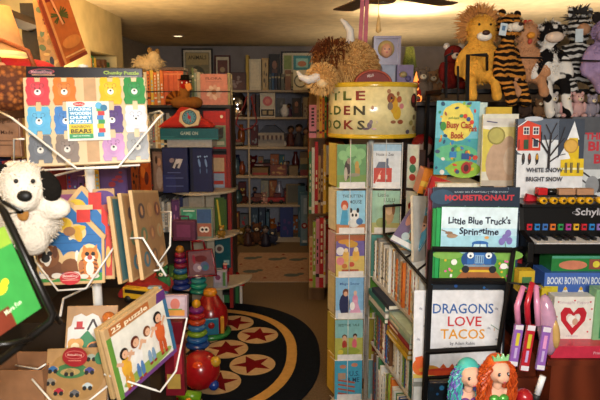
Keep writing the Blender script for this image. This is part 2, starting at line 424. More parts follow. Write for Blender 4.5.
# the picture further left stands on the cabinet beside the shelves
cabx0, cabx1 = P(166, 150, 6.5).x, XL-.02
cb = thing('bookcase', 'dark grey bookcase in the back left corner under the framed bird print', 'bookcase', T(cabx0, 6.5, 0))
MB().box(0, cabx1-cabx0, 0, .38, 0, z0-.002, '#5a544e').build('carcass', cb)
MB().box(.02, cabx1-cabx0-.02, -.012, -.001, .05, z0-.08, '#46413c').build('door', cb)
pic_frame(181, 212, 48, z0, 6.66, '#17110e', art_bird, 'black framed bird print with lettering in the back left corner')
pic_frame(214, 230, 55, z0, 6.60, '#4c1d1a', lambda a: (a.rect(.1, .1, .9, .9, '#6d4038'), a.circ(.5, .6, .03, '#b59a74'), a.rect(.3, .2, .7, .5, '#39405c')), 'dark red framed portrait beside the bird print')
# top row: books and photo frames
rb = random.Random(11)
def top_item(px0, px1, py, c, label, name='book', Y=SY+.05, d=.2, art=None, cat='book', z=None, t=None):
    z = z0 if z is None else z
    a = P(px0, py, Y); b = P(px1, py, Y); w = b.x-a.x
    o = thing(name, label, cat, T(a.x, Y, z)); m = MB(); h = max(.04, a.z-z)
    m.box(0, w, 0, t or d, 0, h, c); A = Art(m, 0, 0, w, h)
    if art: art(A)
    m.build('body' if cat != 'book' else 'cover', o); return o
def spots(c1, c2, n=6, s=3):
    def f(a):
        r = random.Random(s); a.rect(.06, .05, .94, .95, c1)
        for _ in range(n): a.el(r.uniform(.2, .8), r.uniform(.12, .88), r.uniform(.06, .16), r.uniform(.04, .1), c2)
    return f
def bands(cs):
    def f(a):
        n = len(cs)
        for i, c in enumerate(cs): a.rect(.0, i/n, 1, (i+1)/n, c)
    return f
top_item(249, 261, 59, '#cfc2a2', 'wide cream book standing left on top of the back shelves', art=lambda a: a.rect(.15, .1, .85, .9, '#dccfae'))
top_item(262, 268, 58, '#a98c58', 'tan book beside the wide cream book on the back shelves', art=spots('#bda170', '#5a4a34', 5))
top_item(245.6, 248.4, 55, '#c2a03a', 'thin mustard yellow book at the upright of the back shelves')
pf0 = top_item(269, 280, 54, '#191516', 'small black framed photo standing on the dark books', 'portrait_photo', cat='photo', Y=SY+.16, d=.02, art=lambda a: (a.el(.5, .7, .22, .12, '#8a5f48'), a.rect(.25, .45, .75, .58, '#5a3a30')))
for k, (x0, x1, c, yy) in enumerate([(269, 271.2, '#3c4a50', 74), (271.6, 274, '#20486a', 73), (274.4, 277, '#171c34', 73), (277.5, 280.5, '#25231f', 73), (281, 284, '#59594a', 74), (285, 291, '#7a5233', 70)]):
    top_item(x0, x1, yy, c, ['slate', 'steel blue', 'dark navy', 'near black', 'olive', 'brown'][k]+' short book below the framed prints on the back shelves', Y=SY+.02, d=.13, art=lambda a: a.rect(.1, .7, .9, .8, '#a89870'))
top_item(293, 308, 70, '#cdc29c', 'cream picture book with a round wreath on the back shelves', Y=SY+.02, d=.015, art=lambda a: (a.circ(.5, .45, .075, '#4a4830'), a.circ(.5, .45, .06, '#cfc59f'), a.el(.5, .5, .12, .1, '#8c7240')))
top_item(309, 312, 70, '#2a2420', 'black narrow book right of the wreath book on the back shelves', Y=SY+.02)
top_item(229, 246, 72, '#4b3430', 'dark red photo box at the left end of the back shelves', 'photo_box', cat='box', Y=SY+.02, d=.1, art=spots('#5a3a34', '#8c7a78', 7, 9))

# smaller goods on the lower shelves
def fig(px, Y, z, h, c1, c2, c3, label, name='doll', cat='doll'):
    p = P(px, 200, Y); o = thing(name, label, cat, T(p.x, Y+.06, z+.001))
    MB().lathe([(.26*h, 0), (.22*h, .2*h), (.13*h, .5*h), (.1*h, .62*h), (.03*h, .66*h)], c1, n=14).build('body', o)
    MB().ell((0, 0, .80*h), (.15*h, .15*h, .17*h), c2, n=12).build('head', o)
    MB().ell((0, .02*h, .85*h), (.17*h, .16*h, .15*h), c3, n=10).build('hair', o)
    for s in (-1, 1): MB().tube([(s*.12*h, 0, .55*h), (s*.25*h, -.05*h, .38*h)], .04*h, c1, n=6).build('arm', o)
    return o
def car(px, Y, z, l, c1, c2, label, name='toy_truck'):
    p = P(px, 200, Y); o = thing(name, label, 'toy', T(p.x, Y+.05, z+.001))
    MB().box(-l/2, l/2, 0, l*.4, l*.12, l*.36, c1).box(-l*.15, l*.3, .01, l*.37, l*.36, l*.6, c2).build('body', o, bevel=.005)
    for s in (-.3, .3):
        for yy in (0, l*.4): MB().tube([(s*l, yy-.008, l*.12), (s*l, yy+.008, l*.12)], l*.12, '#1b1b1b', n=12).build('wheel', o)
    return o
def jar(px, Y, z, h, r, c, label, name='vase', cat='vase', lidc=None):
    p = P(px, 200, Y); o = thing(name, label, cat, T(p.x, Y+.08, z+.001))
    MB().lathe([(r*.6, 0), (r, h*.25), (r, h*.6), (r*.5, h*.85), (r*.55, h)], c if not isinstance(c, str) else gloss(c)).build('vessel', o)
    if lidc: MB().lathe([(r*.6, h), (r*.5, h*1.08), (.001, h*1.1)], lidc).build('lid', o)
    return o
def ted(px, Y, z, h, c, label, name='small_plush', c2=None):
    p = P(px, 200, Y); o = thing(name, label, 'plush toy', T(p.x, Y+.09, z+.001)); m = MB(); f = fur(c)
    m.ell((0, 0, .30*h), (.24*h, .2*h, .28*h), f).ell((0, -.02*h, .70*h), (.2*h, .19*h, .19*h), f)
    for s in (-1, 1): m.ell((s*.22*h, -.05*h, .36*h), (.09*h, .09*h, .2*h), f, n=10).ell((s*.16*h, -.2*h, .08*h), (.1*h, .16*h, .08*h), f, n=10)
    m.build('body', o)
    for s in (-1, 1): MB().ell((s*.15*h, 0, .87*h), (.07*h, .04*h, .07*h), c2 or f, n=8).build('ear', o)
    q = MB(); q.ell((0, -.19*h, .66*h), (.09*h, .07*h, .07*h), c2 or '#d8c8a8', n=8).ell((0, -.255*h, .68*h), .025*h, '#1c1512', n=6)
    for s in (-1, 1): q.ell((s*.075*h, -.18*h, .76*h), .022*h, '#141010', n=6)
    q.build('face', o); return o
Y1 = SY+.03
# shelf 2 (z = shz[1])
z = shz[1]
o = thing('glass_dome', 'shiny glass dome with silver cord at the left of the second back shelf', 'glass dome', T(P(236, 100, Y1).x, Y1+.12, z+.001))
MB().lathe([(.11, 0), (.11, .01), (.09, .03), (.12, .12), (.10, .22), (.05, .28), (.001, .29)], mat('#b8bcc8', rough=.08, metal=1)).build('dome', o)
MB().lathe([(.115, 0), (.12, .01), (.115, .025)], '#3a2a20').build('base', o)
top_item(260, 275, 93, '#c2bcae', 'white box with a large pink flower on the second back shelf', 'gift_box', cat='box', z=z, Y=Y1, d=.12, art=lambda a: (a.rect(.03, .4, .97, .97, '#b7b4a4'), a.circ(.5, .66, .055, '#b5585e'), a.circ(.5, .66, .03, '#c98078'), a.rect(.05, .04, .95, .32, '#26201c'), a.rect(.15, .1, .42, .26, '#9b8a66'), a.rect(.56, .1, .85, .26, '#9b8a66')))
top_item(252, 255, 94, '#4a1d1d', 'dark red narrow book on the second back shelf', z=z, Y=Y1, d=.15); top_item(256, 259, 95, '#20191c', 'black narrow book on the second back shelf', z=z, Y=Y1, d=.15)
jar(285, Y1, z, .14, .05, '#dfe2e6', 'bright white ceramic jar on the second back shelf', 'jar', 'jar')
top_item(292, 301, 98, '#1a1413', 'black boxed doll on the second back shelf', 'boxed_doll', cat='doll', z=z, Y=Y1, d=.1, art=lambda a: (a.el(.5, .68, .2, .14, '#8a5f48'), a.rect(.3, .2, .7, .5, '#502c28')))
top_item(303, 309, 97, '#7a7265', 'grey cream greeting card on the second back shelf', 'card', cat='card', z=z, Y=Y1, d=.02, art=spots('#978a70', '#5a3030', 4))
top_item(310, 313, 92, '#252a48', 'navy upright book at the right end of the second back shelf', z=z, Y=Y1, d=.15)
# red cord hanging in front
m = MB(); q = [P(x, y, SY-.03) for x, y in ((247, 96), (244, 106), (238, 116), (236, 124), (242, 130), (252, 128), (257, 122), (254, 108), (251, 96))]
m.tube(q, .008, '#7c1c1e', n=6); solo('red_bead_garland', m, 'dark red bead garland draped from the upright of the back shelves', 'garland')
# shelf 3
z = shz[2]
pr = thing('toy_house', 'cream paper theatre with striped awning on the third back shelf', 'toy', T(P(258, 140, Y1).x, Y1, z+.001))
MB().box(0, .30, .02, .2, 0, .16, '#8c8478').build('body', pr)
m = MB()
for i in range(12): m.prism([(i*.025, .10), (i*.025+.0125, .07), (i*.025+.025, .10), (i*.025+.025, .13), (i*.025, .13)], 0, .015, '#9a8a78' if i % 2 else '#4c3330')
m.build('awning', pr)
MB().prism([(0, .16), (.3, .16), (.2, .24), (.08, .24)], .02, .19, '#2b3348').build('roof', pr)
car(238, Y1, z, .13, '#57524a', '#6e3028', 'grey toy truck at the left of the third back shelf'); ted(230.5, Y1, z, .2, '#6c5a4c', 'small grey brown bear at the left of the third back shelf')
fig(291, Y1+.02, z, .24, '#4a1f1c', '#8a6248', '#2a1d18', 'small dark haired doll in dark red on the third back shelf')
fig(299, Y1, z, .26, '#2c2834', '#94705a', '#1c1512', 'black haired doll in a dark dress on the third back shelf')
fig(306, Y1, z, .22, '#5b4a2c', '#94705a', '#3a2418', 'brown haired doll in mustard on the third back shelf')
jar(284, Y1, z, .06, .04, '#c9c2b4', 'low white bowl on the third back shelf', 'bowl', 'bowl'); ted(311, Y1+.05, z, .2, '#4a3c32', 'small dark brown bear on the third back shelf')
# shelf 4
z = shz[3]
top_item(252, 268, 168, '#6d5428', 'low tan game box on the fourth back shelf', 'game_box', cat='box', z=z, Y=Y1, d=.25, art=lambda a: a.rect(.02, .1, .98, .4, '#8c2a20'))
o = thing('toy_tray', 'dark red and white paper tray on the fourth back shelf', 'toy', T(P(254, 160, Y1).x, Y1+.1, z+.10))
MB().box(0, .18, 0, .12, 0, .03, '#58191a').box(.0, .1, -.01, 0, .01, .02, '#b6b0a4').build('body', o)
jar(285, Y1+.02, z, .16, .045, mat('#d8dce6', rough=.12, metal=.9), 'shining silver globe on the fourth back shelf', 'silver_globe', 'ornament')
top_item(270, 287, 165, '#5a2a1e', 'wide reddish toy box on the fourth back shelf', 'toy_box', cat='box', z=z, Y=Y1+.0, d=.06, art=spots('#6d3524', '#a98650', 7, 5)) 
top_item(289, 298, 166, '#6d5a3a', 'tan puzzle box beside the reddish one on the fourth back shelf', 'puzzle_box', cat='box', z=z, Y=Y1, d=.15)
top_item(300, 309, 152, '#5a4a30', 'upright tan toy box at the right of the fourth back shelf', 'toy_box', cat='box', z=z, Y=Y1, d=.1, art=bands(['#6c2420', '#2f4438', '#84744c', '#5a4a30']))
jar(236, Y1, z, .2, .05, '#405a66', 'blue grey glass bottle on the fourth back shelf', 'bottle', 'bottle'); jar(242, Y1, z, .16, .04, '#7a3a20', 'rusty orange bottle on the fourth back shelf', 'bottle', 'bottle'); ted(230.5, Y1, z, .2, '#39424a', 'small slate bear on the fourth back shelf')
# shelf 5
z = shz[4]
car(256, Y1, z, .2, '#5d2420', '#7a4a3a', 'dark red wooden train on the fifth back shelf', 'toy_train'); ted(264, Y1-.02, z, .15, '#b88a7a', 'small pink plush on the fifth back shelf')
car(276, Y1, z, .2, '#8c1c1c', '#5d1a1a', 'bright red toy car on the fifth back shelf', 'toy_car'); jar(279, Y1+.1, z, .25, .05, '#8d8794', 'frosted lilac vase on the fifth back shelf')
pic_frame(286, 300, 184, z+.001, Y1+.02, '#6e5a34', lambda a: a.rect(0, 0, 1, 1, '#4c4a3c'), 'brass coloured frame on the fifth back shelf', t=.02)
car(305, Y1, z, .15, '#8c6a3c', '#c2a076', 'tan toy plane truck at the right of the fifth back shelf'); jar(237, Y1, z, .16, .06, '#2c4a4c', 'teal jar at the left of the fifth back shelf', 'jar', 'jar'); ted(243, Y1, z, .16, '#5a3024', 'small rusty brown bear on the fifth back shelf'); ted(230.5, Y1, z, .2, '#2c3a44', 'small dark blue bear on the fifth back shelf')
# bottom: things on the unit's base
z = .06
for k, (x0, x1, yy, c, nm) in enumerate([(251, 258, 207, '#20384c', 'dark steel blue'), (259, 265, 206, '#1a2c44', 'dark blue'), (266, 269, 212, '#274a5c', 'petrol'), (280, 293, 207, '#162a66', 'royal blue'), (298, 305, 186, '#2f5566', 'tall teal')]):
    top_item(x0, x1, yy, c, nm+' box on the bottom of the back shelves', 'game_box', cat='box', z=z+.001, Y=Y1-.02, d=.2, art=spots(c, '#5f7486' if k != 3 else '#4a2c6c', 4, k))
ted(256, SY-.17, 0, .28, '#5a3a28', 'brown plush bear sitting on the floor before the back shelves'); ted(240, SY-.18, 0, .22, '#6a5224', 'mustard plush sitting on the floor at the left of the back shelves')
ted(272, SY-.15, 0, .2, '#3c3c48', 'grey plush cat on the floor before the back shelves')
fig(247, SY-.2, 0, .24, '#40241e', '#6c4a38', '#1c1412', 'small rag doll on the floor before the back shelves')
fig(265, SY-.22, 0, .24, '#241f2c', '#8a7468', '#1c1412', 'small doll in a dark dress on the floor before the back shelves')
o = thing('tall_doll_box', 'narrow pale blue doll box with a red round badge standing by the back shelves', 'box', T(P(300, 238, SY-.12).x, SY-.16, 0.001))
MB().box(0, .10, 0, .08, 0, .62, '#3f6474').build('box', o)
m = MB(); a = Art(m, 0, 0, .10, .62); a.rect(.1, .05, .9, .95, '#6d8894').circ(.5, .38, .035, '#8c1c24').circ(.5, .38, .015, '#dcd0c8').rect(.3, .06, .8, .10, '#c8ccd0').rect(.4, .6, .8, .9, '#98aab8'); m.build('printed_panel', o)
# back rows on the back shelves
rf = random.Random(21); SHN = ['second', 'third', 'fourth', 'fifth', 'bottom']
for k, z in enumerate([shz[1], shz[2], shz[3], shz[4], .06]):
    x = 228.5; n = 0; zt = shz[k]-.03
    while x < 322 and n < 15:
        w = rf.uniform(5, 9.5); 
        if abs(x+w/2-248) < w/2+1: x = 250; continue
        if k == 0 and 286 < x < 300: x += 8; continue
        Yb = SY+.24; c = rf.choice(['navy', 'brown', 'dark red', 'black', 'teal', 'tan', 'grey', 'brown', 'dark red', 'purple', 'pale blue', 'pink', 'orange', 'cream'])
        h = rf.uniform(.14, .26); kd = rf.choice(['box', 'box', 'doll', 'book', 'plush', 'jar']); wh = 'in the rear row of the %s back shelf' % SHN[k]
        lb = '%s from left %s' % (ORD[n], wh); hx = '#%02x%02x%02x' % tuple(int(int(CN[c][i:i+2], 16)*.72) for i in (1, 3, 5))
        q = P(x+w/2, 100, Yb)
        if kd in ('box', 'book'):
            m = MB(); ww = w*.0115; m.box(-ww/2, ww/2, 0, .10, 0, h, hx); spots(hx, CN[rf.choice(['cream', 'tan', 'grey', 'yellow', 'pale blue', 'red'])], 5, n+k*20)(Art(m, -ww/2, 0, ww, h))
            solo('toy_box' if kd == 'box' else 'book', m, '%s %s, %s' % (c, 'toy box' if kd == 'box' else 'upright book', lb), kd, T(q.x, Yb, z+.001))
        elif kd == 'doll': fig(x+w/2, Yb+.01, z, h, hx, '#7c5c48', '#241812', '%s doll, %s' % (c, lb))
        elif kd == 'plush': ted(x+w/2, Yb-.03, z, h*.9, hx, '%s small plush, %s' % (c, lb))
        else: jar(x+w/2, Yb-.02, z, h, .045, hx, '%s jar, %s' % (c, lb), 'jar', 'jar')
        x += w+.6; n += 1

# ================================================================ bookcase and half round toy display, middle left
BY = 4.30
bx0, bx1 = P(128, 105, BY).x, P(230.5, 105, BY).x
bk = mat('#1d1a18', rough=.5)
bc = thing('bookcase', 'tall dark bookcase with a black wire topped shelf behind the half round toy display', 'bookcase', T(bx0, BY, 0))
W = bx1-bx0; zs = P(150, 105, BY).z
for x in (0, W-.02): MB().box(x, x+.02, 0, .28, 0, zs-.02, bk).build('side_panel', bc)
zl = [zs, zs-.33, zs-.66, zs-.99, .12]
for z in zl: MB().box(0 if z == zs else .021, W if z == zs else W-.021, .001, .28, z-.02, z, bk).build('shelf', bc)
MB().box(.021, W-.021, .26, .275, .13, zs-.021, '#2c2522').build('back_panel', bc)
for yy in (.0, .27): MB().tube([(0, yy, zs+.005), (0, yy, zs+.10), (W, yy, zs+.10), (W, yy, zs+.005)], .004, bk, n=6).build('guard_wire', bc)
# books on top
def cover_book(px0, px1, py, z, Y, t, cover, art, label, rough=.35, name='picture_book', tilt=0, roll=0, spine=None, group=None, yaw=0):
    a = P(px0, py, Y); b = P(px1, py, Y); w = b.x-a.x
    return book((T(a.x, Y, z+.001) @ RZ(yaw) @ RX(-tilt) @ RY(roll), w, max(.03, a.z-z)), t, cover, art, label, name=name, rough=rough, spine=spine, group=group)
rs = random.Random(5); x = P(140, 100, BY).x; n = 0
seq = [('yellow', 70, 1), ('cream', 72, 1), ('orange', 71, 1), ('yellow', 70, 1), ('orange', 72, 1), ('tan', 71, 1), ('orange', 70, 1), ('yellow', 71, 1), ('orange', 72, 1), ('brown', 74, 1)]
for i, (c, py, _) in enumerate(seq):
    t = .022; h = P(150, py, BY).z-zs
    spine_book(T(x, BY+.03+rs.uniform(0, .01), zs+.001), .18, t, h, c, '%s spine, %s from the left end of the black topped bookcase' % (c, ORD[i]), 'spines on the black topped bookcase', rs); x += t+.003
cover_book(163, 183, 71, zs, BY+.02, .16, '#c6552a', lambda a: (a.rect(.2, .05, .3, .95, '#a8401c'), a.rect(.5, .03, .53, .97, '#a8401c'), a.rect(.72, .03, .75, .97, '#e0905a'), a.rect(.03, .88, .97, .93, '#d8784a')), 'orange slipcased set of books on the black topped bookcase', name='slipcased_books')
o = book((T(P(161, 68, BY+.02).x, BY+.01, P(161, 70.2, BY).z) , P(184, 68, BY).x-P(161, 68, BY).x, .022), .18, '#5a4030', None, 'flat brown book lying across the orange slipcase', rough=.5)
for i, (x0, x1, py, c, nm) in enumerate([(185, 188, 76, '#8d8a70', 'grey green'), (188.6, 191, 74, '#3f4234', 'dark olive'), (191.4, 193.6, 68, '#5d6b3c', 'moss green'), (194, 196, 73, '#8e9a86', 'pale green'), (196.4, 199.6, 72, '#c2b596', 'cream')]):
    cover_book(x0, x1, py, zs, BY+.03, .16, c, lambda a: a.rect(.1, .75, .9, .8, '#c9bfa0'), nm+' spine left of the pink FLORA book', name='book')
def art_flora(a):
    a.rect(.0, 0, 1, 1, '#d98a70'); a.text('FLORA', .5, .82, .07, '#7a4234', wu=.6); a.rect(.2, .74, .8, .75, '#a86a54')
    for q in range(9): a.el(.5+.17*math.cos(q*.7), .4+.14*math.sin(q*.7), .13, .07, '#e8c4a4' if q % 2 else '#dba98c', a=q*.7)
    a.circ(.5, .42, .02, '#c07a50')
cover_book(200, 227, 74, zs, BY-.0+.01, .02, '#d98a70', art_flora, 'salmon pink book with FLORA and a pale flower, face out on the black topped bookcase', spine='#b8b48a')
cover_book(227.4, 229.5, 73, zs, BY+.03, .16, '#b9a860', None, 'olive yellow spine right of the pink FLORA book', name='book')
# red cabinet side panel and its books behind the display
def P_face(px0, px1, py0, py1, Y, t, col, art, label, name='boxed_game', cat='box', rough=.3, **k):
    return sheetbox(upright(px0, px1, py0, py1, Y, **k), t, col, art, label, name, cat, rough=rough)
zr = zl[1]
cover_book(203, 226, 111, zs-.33, BY+.0-.03, .02, '#b81c14', lambda a: (a.rect(.03, .05, .97, .62, '#7a8a62'), a.rect(.03, .7, .97, .97, '#cc2412'), a.el(.35, .42, .12, .1, '#1f1c18'), a.el(.5, .3, .2, .1, '#b84a30'), a.rect(.1, .1, .9, .2, '#c8bc94'), a.circ(.8, .85, .012, '#ffe9c0')), 'red and green picture book face out under the FLORA book')
cover_book(206, 226, 155, zs-.66, BY-.03, .02, '#b0301c', lambda a: (a.rect(.1, .55, .9, .92, '#c8a478'), a.rect(.1, .1, .9, .5, '#8c9cb0'), a.rect(.15, .2, .85, .3, '#b03020')), 'orange and cream book face out behind the navy boxes')
cover_book(213, 226, 200, zs-.99, BY-.03, .02, '#4c6a28', lambda a: (a.poly([(.1, .05), (.5, .05), (.2, .95), (.05, .95)], '#b8a428'), a.rect(.6, .1, .9, .9, '#31502a')), 'green book with a yellow stripe standing on the bookcase behind the display')
m = MB(); m.box(P(226.5, 150, BY-.05).x, P(230, 150, BY-.05).x, BY-.05, BY-.002, 0.0, zs-.03, '#8c1a12'); solo('red_post', m, 'narrow red post at the right edge of the dark bookcase', 'post')
for j, (z, pal, hr) in enumerate([(zl[1], ['brown', 'tan', 'grey', 'cream', 'orange', 'black'], (.2, .27)), (zl[2], ['orange', 'red', 'black', 'brown'], (.2, .28)), (zl[3], ['grey', 'white', 'grey', 'navy', 'white'], (.22, .28))]):
    book_row((bx0+.03, BY+.01, z+.001), (1, 0, 0), [.42, .40, .52][j], pal, 'on the %s shelf of the dark bookcase' % ['second', 'third', 'fourth'][j], 'spines on the %s shelf of the dark bookcase' % ['second', 'third', 'fourth'][j], hr, (.015, .028), (.14, .17), 30+j)

cover_book(152, 165, 152, zs-.66, BY-.03, .02, '#7a6258', lambda a: (a.rect(.1, .05, .9, .95, '#8c7468'), a.el(.5, .75, .16, .1, '#c09478'), a.el(.5, .35, .25, .28, '#a89890'), a.el(.3, .8, .1, .1, '#3a241c')), 'dull pink book with a standing figure left of the navy boxes')
cover_book(139, 150, 158, zs-.66, BY-.03, .02, '#b04a14', lambda a: (a.el(.3, .6, .2, .2, '#d87820'), a.el(.6, .4, .2, .2, '#5a1c10'), a.el(.5, .8, .3, .1, '#c86418')), 'orange and black book far left of the navy boxes')
cover_book(130, 138, 160, zs-.66, BY-.03, .02, '#8c3c1c', spots('#9c4c1c', '#2c1814', 5), 'rust coloured book at the left end beside the orange and black book')
# display tower
DY = 4.02
tw = mat('#b5a892', rough=.45)
dcx = P(200, 240, DY).x; 
dz = [P(200, 196, 3.86).z, P(200, 242, 3.86).z, P(200, 291, 3.86).z]
ds = thing('display_stand', 'white half round tiered toy display stand beside the star rug', 'display stand', T(dcx, 4.26, 0))
def half(rx, ry, n=20): return [(rx*math.cos(PI+PI*i/n), ry*math.sin(PI+PI*i/n)) for i in range(n+1)]
for z, rx, ry in ((dz[0], .25, .28), (dz[1], .27, .30), (dz[2], .36, .36)): MB().plate(half(rx, ry), z-.018, z, tw).build('shelf', ds)
MB().box(-.12, .12, .001, .018, 0, dz[0]-.02, tw).build('back_panel', ds)
MB().box(-.012, .012, -.16, -.001, 0, dz[2]-.02, tw).build('support', ds)
MB().box(-.012, .012, -.10, -.001, dz[2]+.001, dz[1]-.02, tw).build('support', ds)
MB().box(-.012, .012, -.08, -.001, dz[1]+.001, dz[0]-.02, tw).build('support', ds)
def on(px, Y, z): return T(P(px, 200, Y).x, Y, z+.001)
# boxes on the top shelf
def art_shoes(a):
    a.rect(.02, .02, .98, .98, '#141d52'); a.rect(.0, 0, .5, .4, '#1a2766')
    for k in range(4): a.line(.35+.09*k, .55, .5+.09*k, .75, .016, '#b9b6b8' if k % 2 else '#2a2a40')
    a.el(.38, .72, .1, .05, '#8c7a80', a=.6); a.el(.62, .70, .12, .04, '#c8c4c8', a=.9)
    a.rect(.12, .32, .8, .34, '#4a5890'); a.rect(.12, .14, .8, .16, '#4a5890'); a.rect(.2, .44, .7, .46, '#4a5890')
f1 = upright(163.5, 189, 152, 197, 4.0); f1[0].translation.z = dz[0]+.001
sheetbox((f1[0], f1[1], f1[2]), .07, '#10184a', art_shoes, 'navy box with grey shoe laces, left of two on the top display shelf', 'boxed_kit', 'box')
def art_feet(a):
    a.rect(.02, .02, .98, .98, '#121a4c'); a.rect(.0, .0, .14, 1, '#0c1234')
    for u in (.42, .72):
        a.el(u, .66, .05, .1, '#6f8fc0', a=.15); a.circ(u-.04, .80, .007, '#8fabcf'); a.circ(u+.05, .81, .006, '#8fabcf'); a.el(u+.03, .48, .025, .06, '#52709f')
f2 = upright(191, 213, 150, 194, 4.04); f2[0].translation.z = dz[0]+.001
sheetbox((f2[0], f2[1], f2[2]), .07, '#10164a', art_feet, 'navy box with pale blue feet prints, right of two on the top display shelf', 'boxed_kit', 'box')
zg = f1[0].translation.z+max(f1[2], f2[2])+.002
M = T(P(167, 150, 3.98).x, 3.99, zg); wt = P(212, 150, 3.98).x-P(167, 150, 3.98).x
sheetbox((M, wt, .055), .24, '#a9a7a4', lambda a: a.rect(.02, .05, .98, .95, '#a3a19e'), 'pale grey lidded box under the teal game on the navy boxes', 'storage_box', 'box')
M2 = T(P(161, 150, 3.98).x, 3.97, zg+.057); w2 = P(219, 150, 3.98).x-P(161, 150, 3.98).x
sheetbox((M2, w2, .078), .26, '#175a66', lambda a: (a.rect(.0, .0, 1, .1, '#2a7c80'), a.text('GAME ON', .5, .42, .3, '#b8c4bc', wu=.3), a.rect(.02, .2, .25, .3, '#2c7078')), 'wide teal game box on top of the display pile', 'boxed_game', 'box')
zt = zg+.057+.08
# red cloth, turkey plush, clock
m = MB(); rc = mat('#b8251a', rough=.8, bump=.6)
pts = []
cx = P(187, 120, 4.08).x
prof = [(-.205, 0), (.205, 0), (.17, .035), (.10, .07), (.06, .13), (-.03, .15), (-.08, .09), (-.14, .05)]
m.prism(prof, -.07, .10, rc); ob = solo('red_cloth', m, 'crumpled bright red cloth draped on the teal game box', 'cloth', T(cx, 4.07, zt+.001), bevel=.02)
tk = thing('turkey_plush', 'red and brown turkey plush with orange beak on the red cloth above the teal box', 'plush toy', T(cx-.005, 4.16, zt+.145) @ Matrix.Scale(.85, 4))
MB().ell((-.05, .0, .04), (.10, .08, .055), fur('#8a5a28'), n=18).ell((.06, .0, .04), (.07, .07, .05), fur('#7a4a1e')).ell((-.02, -.02, .13), (.045, .045, .07), fur('#8c1a14')).build('body', tk, remesh=.008)
MB().ell((-.015, -.03, .19), (.042, .045, .05), fur('#a01c16')).hair((-.015, -.02, .19), (.04, .04, .05), '#8c1814', 40, .03, .003, .2).build('head', tk)
MB().prism([(-.005, .195), (.045, .20), (.055, .15), (.02, .13), (.0, .16)], -.09, -.05, '#d9832c').build('beak', tk, bevel=.006)
MB().lathe([(.055, 0), (.06, .008), (.038, .01), (.034, .045), (.001, .05)], fur('#16130f')).build('hat', tk, T(-.015, -.02, .225))
m = MB(); m.ell((-.03, -.075, .205), .008, '#f0ead8', n=8).ell((.01, -.075, .205), .008, '#f0ead8', n=8); m.build('eyes', tk)
m = MB(); 
for k in range(9):
    a = PI*.15+k*PI*.7/8; m.tube([(-.10, .04, .05), (-.10+.10*math.cos(a+.6), .05, .05+.09*math.sin(a+.6))], .012, fur('#9a5a1c' if k % 2 else '#5a2e14'), n=6, radii=[.008, .018])
m.build('tail_feathers', tk)
def art_clock(a):
    a.circ(.5, .52, .052, '#1e2a34', 24); a.circ(.5, .52, .046, '#4c87a0', 24)
    for k in range(12):
        t = k*PI/6; a.circ(.5+.037*math.cos(t)/a.w, .52+.037*math.sin(t)/a.h, .004, '#1c2a3c')
    a.line(.5, .52, .44, .78, .006, '#c01c2c'); a.line(.5, .52, .56, .25, .006, '#c01c2c'); a.circ(.5, .52, .012, '#b01c2c')
ck = thing('toy_clock', 'cream wooden toy clock with blue dial and red hands leaning on the red cloth', 'toy clock', T(cx-.02, 3.965, zt+.002) @ RY(-.15) @ RX(-.2))
mp = [(.03, 0), (.12, -.0), (.145, .05), (.14, .10), (.08, .13), (.01, .11), (-.01, .05)]
MB().prism(mp, 0, .02, '#c8b490').build('case', ck, bevel=.003)
m = MB(); art_clock(Art(m, 0, 0, .135, .125)); m.build('dial', ck)

# middle shelf: purple case, game, tote
zm = dz[1]
M = on(196, 3.98, zm); wv = P(214, 240, 3.98).x-P(182, 240, 3.98).x
M.translation.x = P(181, 240, 3.98).x
def art_mix(a):
    a.rect(0, 0, 1, 1, '#7d8f80'); a.rect(.04, .5, .5, .95, '#3f9a78'); a.rect(.52, .5, .96, .95, '#3c5f92'); a.rect(.04, .05, .5, .48, '#41547c'); a.rect(.52, .05, .96, .48, '#b06a54')
    a.circ(.68, .28, .022, '#efe6da'); a.circ(.8, .28, .022, '#efe6da'); a.circ(.68, .28, .010, '#181414'); a.circ(.8, .28, .010, '#181414'); a.el(.27, .75, .12, .08, '#5dc09a'); a.rect(.1, .88, .45, .92, '#e8f0e4')
sheetbox((M, wv, P(200, 208, 3.98).z-zm), .04, '#8a9a90', art_mix, 'board game with green, blue and salmon squares on the middle display shelf')
pc = thing('toy_case', 'small purple toy case with a pink panel on the middle display shelf', 'toy case', T(P(184, 240, 3.87).x, 3.91, zm+.001) @ RZ(-.1))
MB().box(-.085, .085, -.03, .03, 0, .15, '#62304f').build('case', pc, bevel=.012)
MB().box(-.05, .05, -.036, -.0305, .03, .12, '#7e3f68').build('pink_panel', pc, bevel=.004)
MB().tube([(-.03, 0, .15), (-.03, 0, .175), (.03, 0, .175), (.03, 0, .15)], .006, '#6a3058').build('handle', pc)
o = ted(219, 3.90, zm, .10, '#8c6a2c', 'little yellow brown plush at the right of the middle display shelf')
cover_book(171, 179, 200, zm, 4.04, .03, '#4c2c58', spots('#5a3468', '#a06a9c', 5), 'dark purple book at the left of the middle display shelf')
cover_book(214.5, 224, 198, zm, 4.06, .02, '#3f5c24', lambda a: a.poly([(.5, .05), (.75, .05), (.35, .95), (.2, .95)], '#c0aa30'), 'narrow green book with a yellow ribbon at the right of the middle display shelf')
